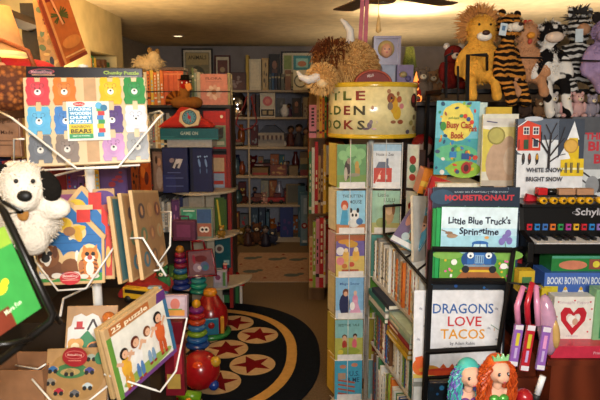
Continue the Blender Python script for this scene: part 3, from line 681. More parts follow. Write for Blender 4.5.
# hanging red tote
tt = thing('clear_tote_bag', 'clear red rimmed toy bag hanging from the middle display shelf', 'bag', T(P(203, 277, 3.80).x, 3.805, P(200, 277, 3.80).z) @ RZ(-.15) @ RY(-.12))
MB().prism([(-.105, .01), (.095, .01), (.085, .19), (-.085, .19)], .0, .05, mat('#84606a', rough=.15)).build('bag', tt, bevel=.008)
rd = gloss('#7c1220')
MB().tube([(-.108, -.002, .005), (.1, -.002, .005), (.09, -.002, .195), (-.09, -.002, .195)], .008, rd, closed=True).build('piping', tt)
MB().tube([(-.045, 0, .195), (-.04, 0, .26), (.04, 0, .26), (.045, 0, .195)], .009, rd).build('handle', tt)
m = MB(); a = Art(m, -.08, .02, .16, .16); a.el(.3, .3, .2, .2, '#a08fa8').el(.65, .35, .2, .22, '#5a6a9a').el(.5, .7, .3, .15, '#6b2a30').circ(.4, .3, .015, '#e8dce0').circ(.68, .3, .018, '#3c7a84').el(.2, .7, .07, .2, '#a03048'); m.build('contents', tt)
# teal box beside the stand
f = upright(214.5, 231, 239, 268, 4.06)
# lower shelf toys
zb = dz[2]
def rings(M, cols, label, r0=.055, hh=.045, name='ring_stacker', top=None, taper=.75):
    o = thing(name, label, 'ring stacker', M); z = .03
    MB().lathe([(r0*1.05, 0), (r0*1.1, .015), (r0*.7, .03), (.015, .031), (.012, hh*len(cols)+.03), (.001, hh*len(cols)+.032)], gloss(cols[0])).build('base', o)
    r = r0
    for c in cols[1:]:
        MB().lathe([(.016, 0), (r*.8, .002), (r, hh*.5), (r*.8, hh*.95), (.016, hh*.97)], gloss(c)).build('ring', o, T(0, 0, z)); z += hh; r *= .93 if taper > .7 else .86
    MB().ell((0, 0, z+.02), .03, gloss(top or cols[-1])).build('ball', o)
    return o
rings(on(178, 3.93, zb), ['#1c3a8c', '#20307c', '#5c7a28', '#2a6a9a', '#8c1c38', '#6a2060', '#8c1c38'], 'tall ring stacker in blue, green and crimson at the left of the lowest display shelf', .062, .040, top='#c88a30')
td = rings(on(196, 3.84, zb), ['#187060', '#1c8a72', '#187a80'], 'teal ring toy with a tall white peg on the lowest display shelf', .062, .038, name='peg_toy', top='#e8e0d0')
MB().lathe([(.010, 0), (.010, .11), (.001, .114)], '#d8d0c4').build('peg', td, T(0, 0, .13))
sheetbox((on(211, 3.93, zb), .10, .13), .05, '#9a98a0', lambda a: (a.rect(.1, .3, .6, .9, '#b8a8b8'), a.rect(.7, .1, .9, .9, '#4c7a3c'), a.circ(.35, .6, .02, '#7c3a5c')), 'small white and green toy box on the lowest display shelf', 'toy_box', 'box')
jar(222, 3.90, zb, .16, .028, '#9c2838', 'small red figure shaped jar at the right of the lowest display shelf', 'toy_figure', 'toy', lidc='#c8a08c')
sheetbox((on(166, 4.02, zb), .07, .14), .05, '#3c6a34', spots('#3c6a34', '#8ca840', 5), 'small green toy box at the left end of the lowest display shelf', 'toy_box', 'box')
sheetbox((on(187, 4.02, zb), .10, .12), .05, '#6a2c7c', spots('#6a3480', '#3c9a60', 5), 'small purple and green toy box behind the teal ring toy', 'toy_box', 'box')
# teal bag on the floor behind
sheetbox((T(P(215, 265, 4.24).x, 4.24, P(215, 268, 4.24).z) , P(231, 265, 4.24).x-P(215, 265, 4.24).x, P(215, 236, 4.24).z-P(215, 268, 4.24).z), .02, '#16505a', lambda a: (a.circ(.3, .6, .035, '#b0a898'), a.circ(.3, .6, .02, '#5a3a34'), a.rect(.55, .1, .9, .25, '#8ca8a8'), a.rect(.0, .0, .05, 1, '#0c1418')), 'teal bagged kit with a cream round picture hanging beside the display stand', 'hanging_kit', 'kit')
# floor toys
bp = PF(213, 325, .015); bn = thing('toy_farmhouse', 'red toy farmhouse with yellow chimney, blue door and green base on the star rug', 'toy house', T(bp.x+.01, 3.74, .015) @ RZ(.25) @ Matrix.Scale(.92, 4))
MB().lathe([(.15, 0), (.155, .02), (.14, .035)], gloss('#2c7a3c')).build('base', bn)
MB().lathe([(.125, .035), (.135, .10), (.125, .20), (.10, .235), (.06, .30), (.045, .31)], gloss('#8c1016')).build('house', bn)
MB().lathe([(.048, 0), (.055, .02), (.045, .045), (.001, .05)], gloss('#c8821c')).build('chimney_top', bn, T(0, 0, .305))
m = MB(); m.box(-.06, .045, -.145, -.12, .045, .17, gloss('#1f6c8c')); m.build('blue_door', bn, bevel=.004)
MB().box(.06, .085, -.135, -.10, .045, .17, gloss('#c08a2c')).build('yellow_pillar', bn)
MB().box(-.095, -.07, -.125, -.09, .045, .17, gloss('#3c8a3c')).build('green_pillar', bn)
MB().ell((-.01, -.15, .12), (.025, .012, .025), gloss('#8c1c1c')).build('door_knob', bn)
hp = PF(236, 305, .0); hh = thing('toy_bird_house', 'little bright red roofed toy house on white legs beside the farmhouse', 'toy house', T(hp.x-.04, hp.y, 0.001))
MB().prism([(-.11, .16), (.11, .16), (.05, .24), (-.05, .24)], 0, .12, gloss('#b01414')).build('roof', hh)
for x in (-.08, .07): MB().box(x, x+.02, .02, .04, 0, .16, '#c8c0b4').build('leg', hh)
MB().box(-.06, .06, .03, .10, .001, .159, '#2c6a34').build('body', hh)
bp = PF(196, 349, .015); rings(T(bp.x, bp.y+.06, .015), ['#16448c', '#1c5ca0', '#7ca028', '#2c6aa0', '#b8401c', '#9c1c24', '#7c2070'], 'leaning pile of blue, lime and red rings with a yellow ball on the star rug', .075, .040, top='#d8a01c')
bp = PF(187, 345, .0); rings(T(bp.x-.10, bp.y+.02, .015), ['#6a1c1c', '#8c1c1c', '#b05a1c'], 'low dark red ring toy half hidden behind the coloured rings', .06, .045)
bp = PF(198, 398, .015); bl = thing('activity_ball', 'round red activity ball with an orange centre and knobs beside the star rug', 'toy ball', T(bp.x, bp.y+.10, .015))
MB().ell((0, 0, .115), .11, gloss('#a0141a'), n=28).build('ball', bl)
MB().ell((0, -.075, .165), (.035, .02, .035), gloss('#d8481c')).build('orange_centre', bl)
for (x, y, z, c) in ((-.09, -.04, .17, '#2c7a3c'), (.09, -.03, .18, '#c89a2c'), (.08, -.05, .05, '#1c3c8c'), (-.10, -.02, .06, '#1c5ca0')): MB().ell((x, y, z), .03, gloss(c)).build('knob', bl)
mp_ = PF(189, 400, .1); cr = thing('toy_crawler', 'lime green toy tube with a blue block in front of the red ball', 'toy', T(mp_.x, mp_.y+.02, .0))
MB().box(-.05, .05, -.04, .04, .0, .08, gloss('#8c2c1c')).build('base', cr, bevel=.008)
MB().tube([(-.05, 0, .12), (.06, -.01, .11)], .028, gloss('#6c9a1c'), n=14).build('green_tube', cr)
MB().ell((-.07, 0, .13), .024, gloss('#7cb024')).build('green_knob', cr)
MB().ell((0, -.035, .10), .02, gloss('#d8902c')).build('yellow_knob', cr)
MB().box(-.03, .04, -.05, -.041, .04, .06, gloss('#2c9ab0')).build('blue_block', cr, bevel=.003)
# plush on top left of the bookcase
cp = thing('cat_plush', 'shaggy cream plush cat lying on top of the orange books', 'plush toy', T(P(147, 70, BY+.1).x, BY+.14, P(150, 69.5, BY).z))
MB().ell((0, 0, .05), (.11, .08, .06), fur('#d2b888'), n=16).ell((.05, -.01, .10), (.05, .05, .05), fur('#d2b888')).build('body', cp, remesh=.008)
MB().ell((.02, -.02, .15), (.018, .012, .025), fur('#8c6c40'), n=8).build('ear', cp); MB().ell((.08, -.02, .14), (.018, .012, .025), fur('#8c6c40'), n=8).build('ear', cp)
MB().hair((0, 0, .05), (.11, .08, .06), fur('#d8c090'), 240, .03, .003, .3, seed=4).build('fur', cp)
# shapes tower behind: green plush toys near pictures
# ================================================================ left foreground: white wire puzzle rack
RYY = 1.46; rpx = P(94, 240, RYY)
wire = mat('#d9d6d0', rough=.3, spec=.6)
rk = thing('wire_puzzle_rack', 'white wire puzzle display rack on a pole at the left', 'display rack', T(rpx.x, RYY, 0))
MB().lathe([(.0125, 0), (.0125, 1.70), (.001, 1.703)], wire, n=12).build('pole', rk)
MB().tube([(-.25, -.1, .01), (.25, .1, .01)], .01, wire).tube([(-.25, .1, .01), (.25, -.1, .01)], .01, wire).build('base', rk)
def rod(pts, r=.0024, name='wire_holder', parent=rk, base=None):
    b = base or parent.matrix_world.translation
    return MB().tube([P(*q)-b for q in pts], r, wire).build(name, parent)
rkl = rk.matrix_world.translation
rod([(-4, 110, 1.30), (12, 118, 1.23), (77, 168.5, 1.20), (118, 167.5, 1.21), (158, 118, 1.27), (163, 114, 1.30), (160, 111, 1.34), (148, 114, 1.38)])
rod([(14, 170, 1.33), (14, 139, 1.30), (24, 139, 1.26)], .0022); rod([(44, 170, 1.235), (140, 165, 1.255)], .0022)
rod([(30, 238, 1.32), (36, 262, 1.27), (58, 290.5, 1.25), (86, 288.5, 1.25), (114, 247, 1.27), (118, 240, 1.32)])
rod([(112, 238.5, 1.30), (143, 238, 1.26), (166, 276, 1.25)], .0026)
rod([(161, 212, 1.52), (171, 212, 1.50), (170, 246, 1.44), (157, 266, 1.40), (164, 262, 1.40), (159, 270, 1.38), (151, 271, 1.38)], .0026)
rod([(166, 318, 1.28), (187, 318, 1.28), (176, 371, 1.22), (160, 392, 1.18), (155, 390, 1.17), (104, 374, 1.16)], .0024)
rod([(32, 379, 1.20), (52, 402, 1.17), (85, 404, 1.17), (110, 384, 1.19)], .0026); rod([(8, 364, 1.3), (38, 369, 1.24), (46, 364, 1.24)], .0022)
for z, yy in ((P(94, 170, 1.4).z, 0), (P(94, 290, 1.4).z, 0), (P(94, 380, 1.4).z, 0)):
    MB().tube([(0, 0, z), (-.05, -.10, z-.01), (-.02, -.19, z-.02)], .003, wire).build('bracket', rk)

WOOD = '#cfa874'
def board(fr, t, base, art, label, name='wooden_puzzle', cat='puzzle', outline=None, group=None, rough=.4):
    M, w, h = fr; o = thing(name, label, cat, M, group); m = MB()
    if outline: m.prism([(u*w, v*h) for u, v in outline], 0, t, base)
    else: m.box(0, w, 0, t, 0, h, base)
    m.build('board', o, bevel=.0015)
    m = MB(); art(Art(m, 0, 0, w, h, -.0002)); m.build('printed_face', o); return o
# stacking bears puzzle
BEAR = [(-.40, 1.0), (-.13, 1.0), (-.11, .84), (.11, .84), (.13, 1.0), (.40, 1.0), (.47, .90), (.45, .72), (.50, .66), (.51, .52), (.46, .38), (.45, .28), (.51, .16), (.44, 0), (.12, 0), (.10, .13), (-.10, .13), (-.12, 0), (-.44, 0), (-.51, .16), (-.45, .28), (-.46, .38), (-.51, .52), (-.50, .66), (-.45, .72), (-.47, .90)]
fr = frame((27, 167, 1.27), (150.5, 162, 1.345), (18.5, 77.5, 1.315))
M, w, h = fr
pz = thing('bear_puzzle', 'wooden stacking bears puzzle with coloured bears and a printed card on the wire rack', 'puzzle', M)
MB().box(0, w, 0, .016, 0, h, mat('#cdb48c', rough=.4, pat='wood', h2='#c3a87e', scale=4)).build('board', pz, bevel=.002)
cols = [['#c4404c', '#c87030', None, '#d8a820', '#1f7c3c'], ['#58a4cc', '#3f78b8', None, '#4a3070', '#c4c6d0'], ['#60646c', '#766860', None, '#a878a8', '#84868a']]
us = [.115, .325, .53, .70, .90]
for r in range(3):
    for c in range(5):
        m = MB(); cc = cols[r][c]; u = us[c]; v = [.68, .35, .03][r]; ww = w*(.185 if c != 2 else .10); hh = h*.31
        if cc is None:
            m.prism([(u*w-ww/2, v*h), (u*w+ww/2, v*h), (u*w+ww/2, v*h+hh), (u*w-ww/2, v*h+hh)], -.002, -.0001, '#b08c64'); m.build('wood_block', pz); continue
        m.prism([(u*w+a*ww, v*h+b*hh) for a, b in BEAR], -.007, -.0001, gloss(cc))
        A = Art(m, u*w-ww/2, v*h, ww, hh, -.007)
        A.circ(.30, .70, .006, cc); A.circ(.5, .52, ww*.27, mat(cc, rough=.4)); fc = '#e6e2da' if r < 2 else '#c8c4bc'
        for s in (.32, .68): A.circ(s, .70, ww*.09, '#1a1614'); A.circ(s, .70, ww*.075, cc)
        A.circ(.5, .48, ww*.28, cc); A.circ(.5, .46, ww*.14, fc); A.circ(.5, .50, ww*.055, '#1a1412'); A.circ(.40, .60, ww*.03, '#1a1412'); A.circ(.60, .60, ww*.03, '#1a1412')
        m.build('bear', pz)
m = MB(); m.box(.335*w, .68*w, -.0105, -.0075, .265*h, .71*h, '#d8d4c8')
A = Art(m, .335*w, .265*h, .345*w, .445*h, -.0105)
A.rect(.04, .42, .60, .86, '#2f84b0'); 
for k, s in enumerate(['STACKING', 'WOODEN', 'CHUNKY', 'PUZZLE']): A.text(s, .32, .765-.107*k, .075, '#e6eef0', wu=.50, bold=.03)
A.rect(.04, .17, .60, .42, '#c8b028'); A.text('RAINBOW', .32, .32, .065, '#5a4a2c', wu=.44); A.text('BEARS', .32, .19, .10, '#3a2c18', wu=.48, bold=.03)
A.rect(.04, .05, .60, .17, '#2c8a58'); A.text('GREAT FOR STACKING', .32, .10, .035, '#d8ead8', wu=.4)
A.el(.30, .93, .14, .055, '#b81c28'); A.text('Melissa&Doug', .30, .915, .03, '#f0e4dc', wu=.2)
for k, c in enumerate(['#2f84b0', '#b83030', '#d8a820', '#2c8a4c', '#3f78b8', '#b83030', '#4c9a58']): A.rect(.70+.03*(k % 2), .08+.11*k, .86+.03*(k % 2), .19+.11*k, c)
A.circ(.76, .88, .008, '#58a4cc'); A.circ(.88, .82, .008, '#2c6a8c')
m.build('price_card', pz)
# packaging of the puzzle behind: black header
fr2 = frame((30, 160, 1.345), (146, 158, 1.405), (27, 66, 1.37)); M2_, w2_, h2_ = fr2
def art_hdr(a):
    a.el(.13, .94, .11, .035, '#8c2832', a=.05); a.el(.13, .94, .10, .027, '#24202a', a=.05); a.text('Melissa&Doug', .13, .925, .03, '#c88a90', wu=.17); a.rect(.05, .90, .24, .915, '#8c6a50')
    a.text('Chunky Puzzle', .81, .925, .035, '#8fa83c', wu=.31, bold=.03); a.rect(.70, .895, .95, .906, '#8c8a84')
sheetbox(fr2, .016, '#141014', art_hdr, 'black topped boxed chunky puzzle standing behind the bear puzzle', 'boxed_puzzle', 'puzzle', rough=.25)
# house puzzles
HOUSE = [(0, 0), (1, 0), (1.0, .55), (1.03, .60), (.56, 1.02), (.5, 1.05), (.44, 1.02), (-.03, .60), (0, .55)]
def art_house(a):
    a.poly([(.04, .04), (.96, .04), (.96, .57), (.5, .99), (.04, .57)], '#2266a4')
    for v in (.22, .32, .42, .52, .62): a.rect(.04 if v < .6 else .12, v, .96 if v < .6 else .88, v+.008, '#1a4f86')
    a.rect(.04, .04, .96, .14, '#3c8a3c'); a.rect(.60, .78, .80, .97, '#c42a22'); a.rect(.56, .94, .84, 1.0, '#d8b080')
    bd = '#b88c50'
    # bird
    a.el(.42, .75, .13, .10, '#d8bc84', a=-.4); a.el(.60, .66, .14, .10, '#d8bc84', a=-.3); a.el(.42, .76, .105, .08, '#d8b42c', a=-.3); a.el(.36, .80, .08, .065, '#e0bc34'); a.poly([(.27, .80), (.20, .79), (.28, .76)], '#c87a28')
    a.el(.58, .69, .16, .045, '#d0a828', a=.25); a.el(.62, .63, .06, .10, '#c89a24', a=.2); a.el(.49, .67, .09, .06, '#9a6c44'); a.circ(.34, .82, .005, '#181410'); a.poly([(.47, .60), (.57, .58), (.49, .56)], '#e8dcc0')
    # dog
    a.el(.22, .28, .19, .22, '#c8a878'); a.el(.52, .27, .16, .15, '#c8a878'); a.el(.24, .20, .16, .12, '#6a3e20'); a.el(.50, .22, .14, .11, '#74441f'); a.el(.18, .36, .16, .14, '#7a4a26'); a.el(.16, .36, .06, .12, '#d8d0c4')
    a.el(.14, .33, .085, .05, '#e0d8cc'); a.circ(.14, .34, .010, '#14100e'); a.circ(.11, .40, .006, '#14100e'); a.circ(.20, .40, .006, '#14100e'); a.el(.60, .36, .03, .07, '#e0d8cc'); a.el(.10, .12, .08, .035, '#d8d0c4'); a.el(.30, .12, .08, .035, '#d8d0c4'); a.el(.56, .13, .09, .035, '#d8d0c4'); a.el(.06, .42, .04, .08, '#5a3018'); a.el(.28, .42, .04, .08, '#5a3018')
    # cat
    a.el(.78, .28, .18, .23, '#dcc08c'); a.el(.77, .20, .15, .14, '#c0702c'); a.el(.79, .36, .13, .10, '#c87a34'); a.poly([(.68, .42), (.70, .50), (.76, .44)], '#c87a34'); a.poly([(.83, .44), (.90, .50), (.90, .42)], '#c87a34')
    a.el(.79, .32, .08, .045, '#efe6d8'); a.circ(.79, .335, .006, '#b04c44'); a.circ(.75, .38, .005, '#181410'); a.circ(.84, .38, .005, '#181410'); a.el(.79, .20, .06, .09, '#e8dccc')
    for k in range(4): a.line(.65, .14+.05*k, .70, .16+.05*k, .004, '#6a3414'); a.line(.90, .14+.05*k, .85, .16+.05*k, .004, '#6a3414')
    a.el(.70, .10, .07, .03, '#d8d0c4'); a.el(.86, .10, .07, .03, '#d8d0c4'); a.el(.66, .24, .04, .06, '#a8643c')
    a.el(.50, .085, .155, .085, '#c02830'); a.el(.50, .115, .125, .045, '#d8a8a0'); a.el(.50, .115, .115, .036, '#b8202c'); a.text('Melissa&Doug', .5, .10, .03, '#f0d8cc', wu=.2); a.rect(.38, .055, .62, .065, '#d89080')
fr = frame((37, 286, 1.285), (105, 283, 1.31), (37, 206, 1.32))
hp1 = board(fr, .009, '#c8a470', art_house, 'blue house shaped wooden pet puzzle with bird, dog and cat, in front of its twin', 'house_puzzle', outline=HOUSE)
fr = frame((50, 281, 1.335), (115, 279, 1.36), (49, 190, 1.37))
def art_house2(a):
    a.poly([(.04, .04), (.96, .04), (.96, .57), (.5, .99), (.04, .57)], '#2a6fae'); a.rect(.86, .04, .96, .60, '#c23a2e'); a.poly([(.80, .64), (.90, .56), (.90, .74), (.80, .82)], '#c8281e'); a.rect(.60, .78, .80, .97, '#c42a22'); a.el(.42, .80, .15, .10, '#d8b42c', a=-.3); a.el(.90, .25, .04, .12, '#d8b05c')
board(fr, .009, '#c8a470', art_house2, 'second blue house shaped wooden puzzle tucked behind the front one', 'house_puzzle', outline=HOUSE)
fr = frame((60, 280, 1.41), (118, 277, 1.43), (60, 190, 1.44))
board(fr, .009, '#b8946a', lambda a: (a.rect(.05, .05, .95, .95, '#8a4a74'), a.el(.5, .8, .4, .12, '#b85a4c'), a.el(.8, .9, .2, .08, '#5a3c7c')), 'purple and red wooden puzzle behind the two house puzzles')
# boards seen edge on, pointing right
def art_knobs(a):
    a.rect(.03, .03, .97, .97, '#a87e54'); r = random.Random(3)
    for k in range(9):
        u, v = .2+.3*(k % 3), .2+.28*(k//3); a.el(u, v, .11, .09, ['#4c7a8c', '#7a5a44', '#b88a5a', '#6a7c5c', '#9c6c50', '#b8a078', '#5c4a48', '#c09060', '#7c4a40'][k]); a.circ(u, v, .012, '#c89060')
A1 = P(142, 280, 1.23); A2 = P(112, 197, 1.26)
for i, (dx, lab) in enumerate([(0, 'left'), (1, 'middle'), (2, 'right')]):
    BL = P(122+11*i, 284-2*i, 1.20+.035*i); BR = P(154+7*i, 270-3*i, 1.48+.04*i); TL = P(110+11*i, 196-3*i, 1.235+.035*i)
    fr = frame(BL, BR, TL)
    board((fr[0], min(fr[1], .30), fr[2]), .009, '#c09c6c', art_knobs if i else (lambda a: (a.rect(.03, .03, .97, .97, '#3f6c74'), a.rect(.2, .1, .8, .9, '#8a5a40'))), 'edge on wooden knob puzzle, %s of three fanned out right of the pet puzzles' % lab)
# lower puzzles
def art_mount(a):
    a.poly([(.04, .04), (.96, .04), (.96, .55), (.85, .62), (.74, .52), (.62, .78), (.5, .84), (.38, .78), (.28, .84), (.14, .78), (.10, .60), (.04, .55)], '#d2d0cc')
    a.poly([(.0, .0), (.98, .0), (.9, .32), (.72, .42), (.62, .26), (.42, .50), (.22, .28), (.12, .34)], '#27774a')
    a.rect(.16, .52, .36, .56, '#8c2026'); a.rect(.20, .56, .32, .68, '#b02428'); a.line(.42, .50, .52, .72, .005, '#2a1c1c'); a.line(.52, .72, .62, .50, .005, '#2a1c1c'); a.line(.62, .50, .86, .46, .004, '#2a1c1c')
    a.el(.20, .16, .14, .14, '#c8944c'); a.circ(.15, .24, .012, '#c8944c'); a.circ(.26, .24, .012, '#c8944c'); a.circ(.2, .17, .010, '#e8d4a8'); a.el(.58, .14, .16, .13, '#c87a34'); a.circ(.54, .14, .011, '#2a1c14'); a.circ(.62, .16, .011, '#2a1c14')
fr = frame((64, 356, 1.28), (116, 354, 1.31), (66, 306, 1.33))
mtn = board(fr, .010, '#a88258', art_mount, 'white mountain wooden puzzle with green hills and a red hat on the lower wire tier')
MB().ell((.83*fr[1], -.012, .72*fr[2]), .017, gloss('#c0682c')).build('orange_knob', mtn)
def art_cars(a):
    a.el(.50, .50, .46, .46, '#94703f'); a.el(.42, .58, .26, .14, '#3a6a3c'); a.el(.40, .56, .16, .07, '#9a8450')
    r = random.Random(8)
    for u, v, c in ((.12, .62, '#2c5c8c'), (.10, .40, '#7c7468'), (.24, .22, '#9c1c30'), (.50, .18, '#58585c'), (.70, .30, '#a8b4b8'), (.72, .58, '#3a3c78'), (.74, .82, '#8c9488'), (.40, .56, '#7c6c40')):
        a.el(u, v, .095, .06, '#b08a58'); a.el(u, v, .08, .045, c); a.el(u, v+.03, .045, .03, c); a.circ(u-.045, v-.04, .005, '#151515'); a.circ(u+.045, v-.04, .005, '#151515')
    a.el(.88, .8, .08, .12, '#2c6a44')
fr = frame((43, 404, 1.20), (106, 402, 1.20), (41, 349, 1.25))
cp_ = board(fr, .010, '#a07c50', art_cars, 'tan wooden vehicle puzzle with a car track on the lowest wire tier')
m = MB(); M = frame((62, 366, 1.19), (88, 366, 1.19), (62, 348, 1.195)); A = Art(m, 0, 0, M[1], M[2]); A.el(.5, .5, .48, .55, '#8c141c'); A.el(.5, .62, .38, .24, '#b86058'); A.el(.5, .62, .35, .20, '#8c141c'); A.text('Melissa&Doug', .5, .57, .12, '#d8a898', wu=.55); A.rect(.25, .28, .75, .32, '#c87868')
m.add([(M[1]*(.5+.48*math.cos(t*PI/10)), .0006, M[2]*(.5+.55*math.sin(t*PI/10))) for t in range(20)], [tuple(range(19, -1, -1))], '#8c141c')
solo('round_label', m, 'dark red oval maker label on the shrink wrap of the vehicle puzzle', 'label', M[0])
def art_kids(a):
    a.rect(0, 0, 1, 1, '#b89468'); a.rect(.06, .06, .96, .86, '#dcd8cc'); a.rect(.0, .0, .07, .86, '#5c8a34'); a.rect(.94, .05, 1, .9, '#2f6284'); a.rect(.06, .0, 1, .06, '#6a3c78'); a.poly([(.82, .86), (1, .86), (1, 1), (.86, 1)], '#5a2c6c')
    a.rect(.06, .875, .70, .985, '#a8602c'); a.text('25 puzzle', .38, .895, .065, '#e8d8b8', wu=.58, bold=.03); a.el(.5, .14, .42, .08, '#8aa04c')
    for u, v, s, c1, c2, hc in ((.18, .42, 1, '#d8a030', '#c88a2c', '#1a1210'), (.36, .46, 1.05, '#e0dcd8', '#4c74a8', '#5a2414'), (.56, .50, .95, '#e4dcd0', '#7a96b0', '#6a3818'), (.76, .56, 1.1, '#c85a28', '#c05024', '#18100e')):
        a.el(u, v-.06*s, .075*s, .15*s, c1); a.el(u-.03, v-.26*s, .030, .11*s, c2); a.el(u+.035, v-.26*s, .030, .11*s, c2); a.el(u-.03, v-.36*s, .03, .02, '#8a3028'); a.el(u+.04, v-.36*s, .03, .02, '#8a3028')
        a.line(u-.04, v, u-.13, v+.06, .008, '#d0a080'); a.line(u+.04, v, u+.12, v+.10, .008, '#d0a080')
        a.circ(u, v+.13*s, .0135*s, hc); a.circ(u+.012, v+.115*s, .0095*s, '#d8a888'); a.circ(u+.0, v+.118*s, .0012, '#201410')
fr = frame_o((121, 401, 1.14), (177, 351, 1.33), 103, 331); 
k25 = board(fr, .012, '#c8a678', art_kids, 'white 25 piece puzzle tray with children holding hands, tilted in the wire holder')
fr = frame_o((114, 400, 1.165), (171, 349, 1.355), 97, 330)
board(fr, .011, '#b89868', lambda a: a.rect(.1, .1, .9, .9, '#8c6c4c'), 'plain wooden puzzle tray right behind the 25 piece puzzle')
fr = frame((150, 372, 1.36), (182, 352, 1.42), (146, 312, 1.40))
fr = upright(163, 187, 296, 318, 1.72, .2)
sheetbox(fr, .03, '#a48c98', lambda a: (a.rect(.1, .1, .9, .9, '#b8a4b0'), a.el(.5, .6, .2, .25, '#c06c60'), a.rect(.1, .1, .9, .35, '#c88838'), a.rect(.2, .34, .8, .40, '#6a8c34')), 'small pink and yellow boxed toy above the wire holder of the 25 piece puzzle', 'toy_box', 'box')
fr = upright(166, 185, 322, 396, 1.75, 0)
sheetbox(fr, .04, '#6c1420', lambda a: (a.rect(.1, .55, .5, .95, '#2c4c7c'), a.rect(.5, .3, .9, .7, '#a02430'), a.rect(.1, .1, .8, .3, '#a8883c')), 'dark red boxed toy seen through the white wire holder', 'toy_box', 'box')

# dark table behind the puzzle rack with clutter
TBY = 1.95; tz = P(60, 215, TBY).z
td_ = thing('side_table', 'dark brown side table behind the wire puzzle rack', 'table', T(-1.42, TBY-.0, 0))
MB().box(0, .78, 0, .30, tz-.03, tz, '#33241a').build('table_top', td_)
MB().box(.02, .76, .1, .28, .0, tz-.031, '#241812').build('cabinet', td_)
book_row((P(44, 190, TBY).x, TBY+.06, tz+.001), (1, 0, 0), .26, ['red', 'green', 'yellow', 'navy', 'cream', 'purple', 'orange', 'black'], 'on the dark side table', 'spines on the dark side table', (.10, .17), (.012, .022), (.12, .15), 61)
sheetbox(upright(100, 128, 168, 196, TBY-.0+.06), .05, '#4c3468', spots('#54407a', '#8c3040', 6, 2), 'purple patterned box at the right end of the dark side table', 'toy_box', 'box')
zq = P(120, 285, 1.9).z
lc = thing('low_cabinet', 'low dark cabinet under the side table carrying a red cloth', 'cabinet', T(-.84, 1.60, 0))
MB().box(0, .38, 0, .33, 0, zq-.02, '#2a1e16').build('carcass', lc)
m = MB(); m.prism([(0, 0), (.17, 0), (.16, .03), (.11, .055), (.05, .06), (.01, .03)], 0, .16, mat('#8c1418', rough=.8, bump=.5)); solo('red_bag', m, 'crumpled dark red bag on the low dark cabinet', 'bag', T(P(112, 280, 1.78).x, 1.80, zq-.018), bevel=.02)
tb = thing('toy_taxi', 'yellow toy school bus with black windows in front of the red bag', 'toy bus', T(P(133, 293, 1.74).x, 1.765, zq-.018) @ RZ(-.3))
MB().box(-.05, .05, 0, .028, .012, .05, '#c89c1c').build('body', tb, bevel=.004)
MB().box(-.04, .04, -.001, -.0002, .032, .044, '#17140f').build('window_band', tb)
for x in (-.03, .03): MB().tube([(x, -.004, .012), (x, .032, .012)], .011, '#17140f', n=12).build('wheel', tb)
ted(152, 1.80, zq-.02, .10, '#2c5c34', 'small green dragon plush behind the fanned puzzles'); 
tb = solo('blue_car', MB().box(-.04, .04, 0, .03, .01, .035, gloss('#3c6a94')).box(-.025, .02, .003, .027, .035, .055, gloss('#7c98b0')), 'little blue toy car near the yellow bus', 'toy car', T(P(151, 292, 1.72).x, 1.76, zq-.018), bevel=.004)

# black wire frame with the green book, very near
frx = P(20, 300, .62)
GB = frame((-38, 332, .60), (17.5, 330, .66), (-60, 232, .68))
BLg = P(-30, 356, .60); BRg = P(41, 308, .66); TLg = P(-84, 236, .66)
def art_green(a):
    a.rect(0, 0, 1, 1, '#358c3e'); a.rect(0, .8, 1, 1, '#86a436'); a.rect(0, 0, .62, .22, '#6a2a18'); a.el(.55, .72, .2, .14, '#7ad070'); a.el(.3, .5, .22, .1, '#5a6a58', a=.5)
    a.el(.62, .42, .09, .06, '#e0c828'); a.el(.70, .46, .05, .04, '#e0c828'); a.el(.34, .36, .12, .08, '#c89a1c'); a.circ(.42, .55, .010, '#f0ece0'); a.el(.25, .42, .10, .05, '#8c6a1c'); a.text('More Fun', .66, .16, .05, '#d8e8c0', wu=.24, rot=.1)
book(frame_o((-30, 356, .60), (41, 308, .71), -76, 262), .012, '#358c3e', art_green, 'bright green picture book slanting in the black wire rack at the near left edge', spine='#101010')
bw = mat('#15120f', rough=.3, metal=.4)
nr = thing('black_wire_rack', 'black wire book rack at the near left edge of the shop', 'display rack', T(P(-20, 380, .66).x, .70, 0))
b = nr.matrix_world.translation
def brod(pts, r=.004, nm='wire'): return MB().tube([P(*q)-b for q in pts], r, bw, n=8).build(nm, nr)
brod([(-10, 195, .72), (4, 212, .70), (53, 314, .68), (50, 322, .68), (-20, 377, .62)], .005); brod([(53, 314, .69), (60, 322, .72)], .004)
brod([(-20, 345, .60), (8, 344, .61), (32, 339, .63)], .003); brod([(-40, 180, .76), (22, 212, .72), (4, 214, .71)], .003)
brod([(-40, 345, .75), (-40, 1060, .75)], .008, 'post'); brod([(-40, 180, .76), (-40, 350, .75)], .006, 'post')
MB().tube([P(-40, 1060, .75)-b+Vector((-.12, 0, 0)), P(-40, 1060, .75)-b+Vector((.12, 0, 0))], .01, bw).build('foot', nr)

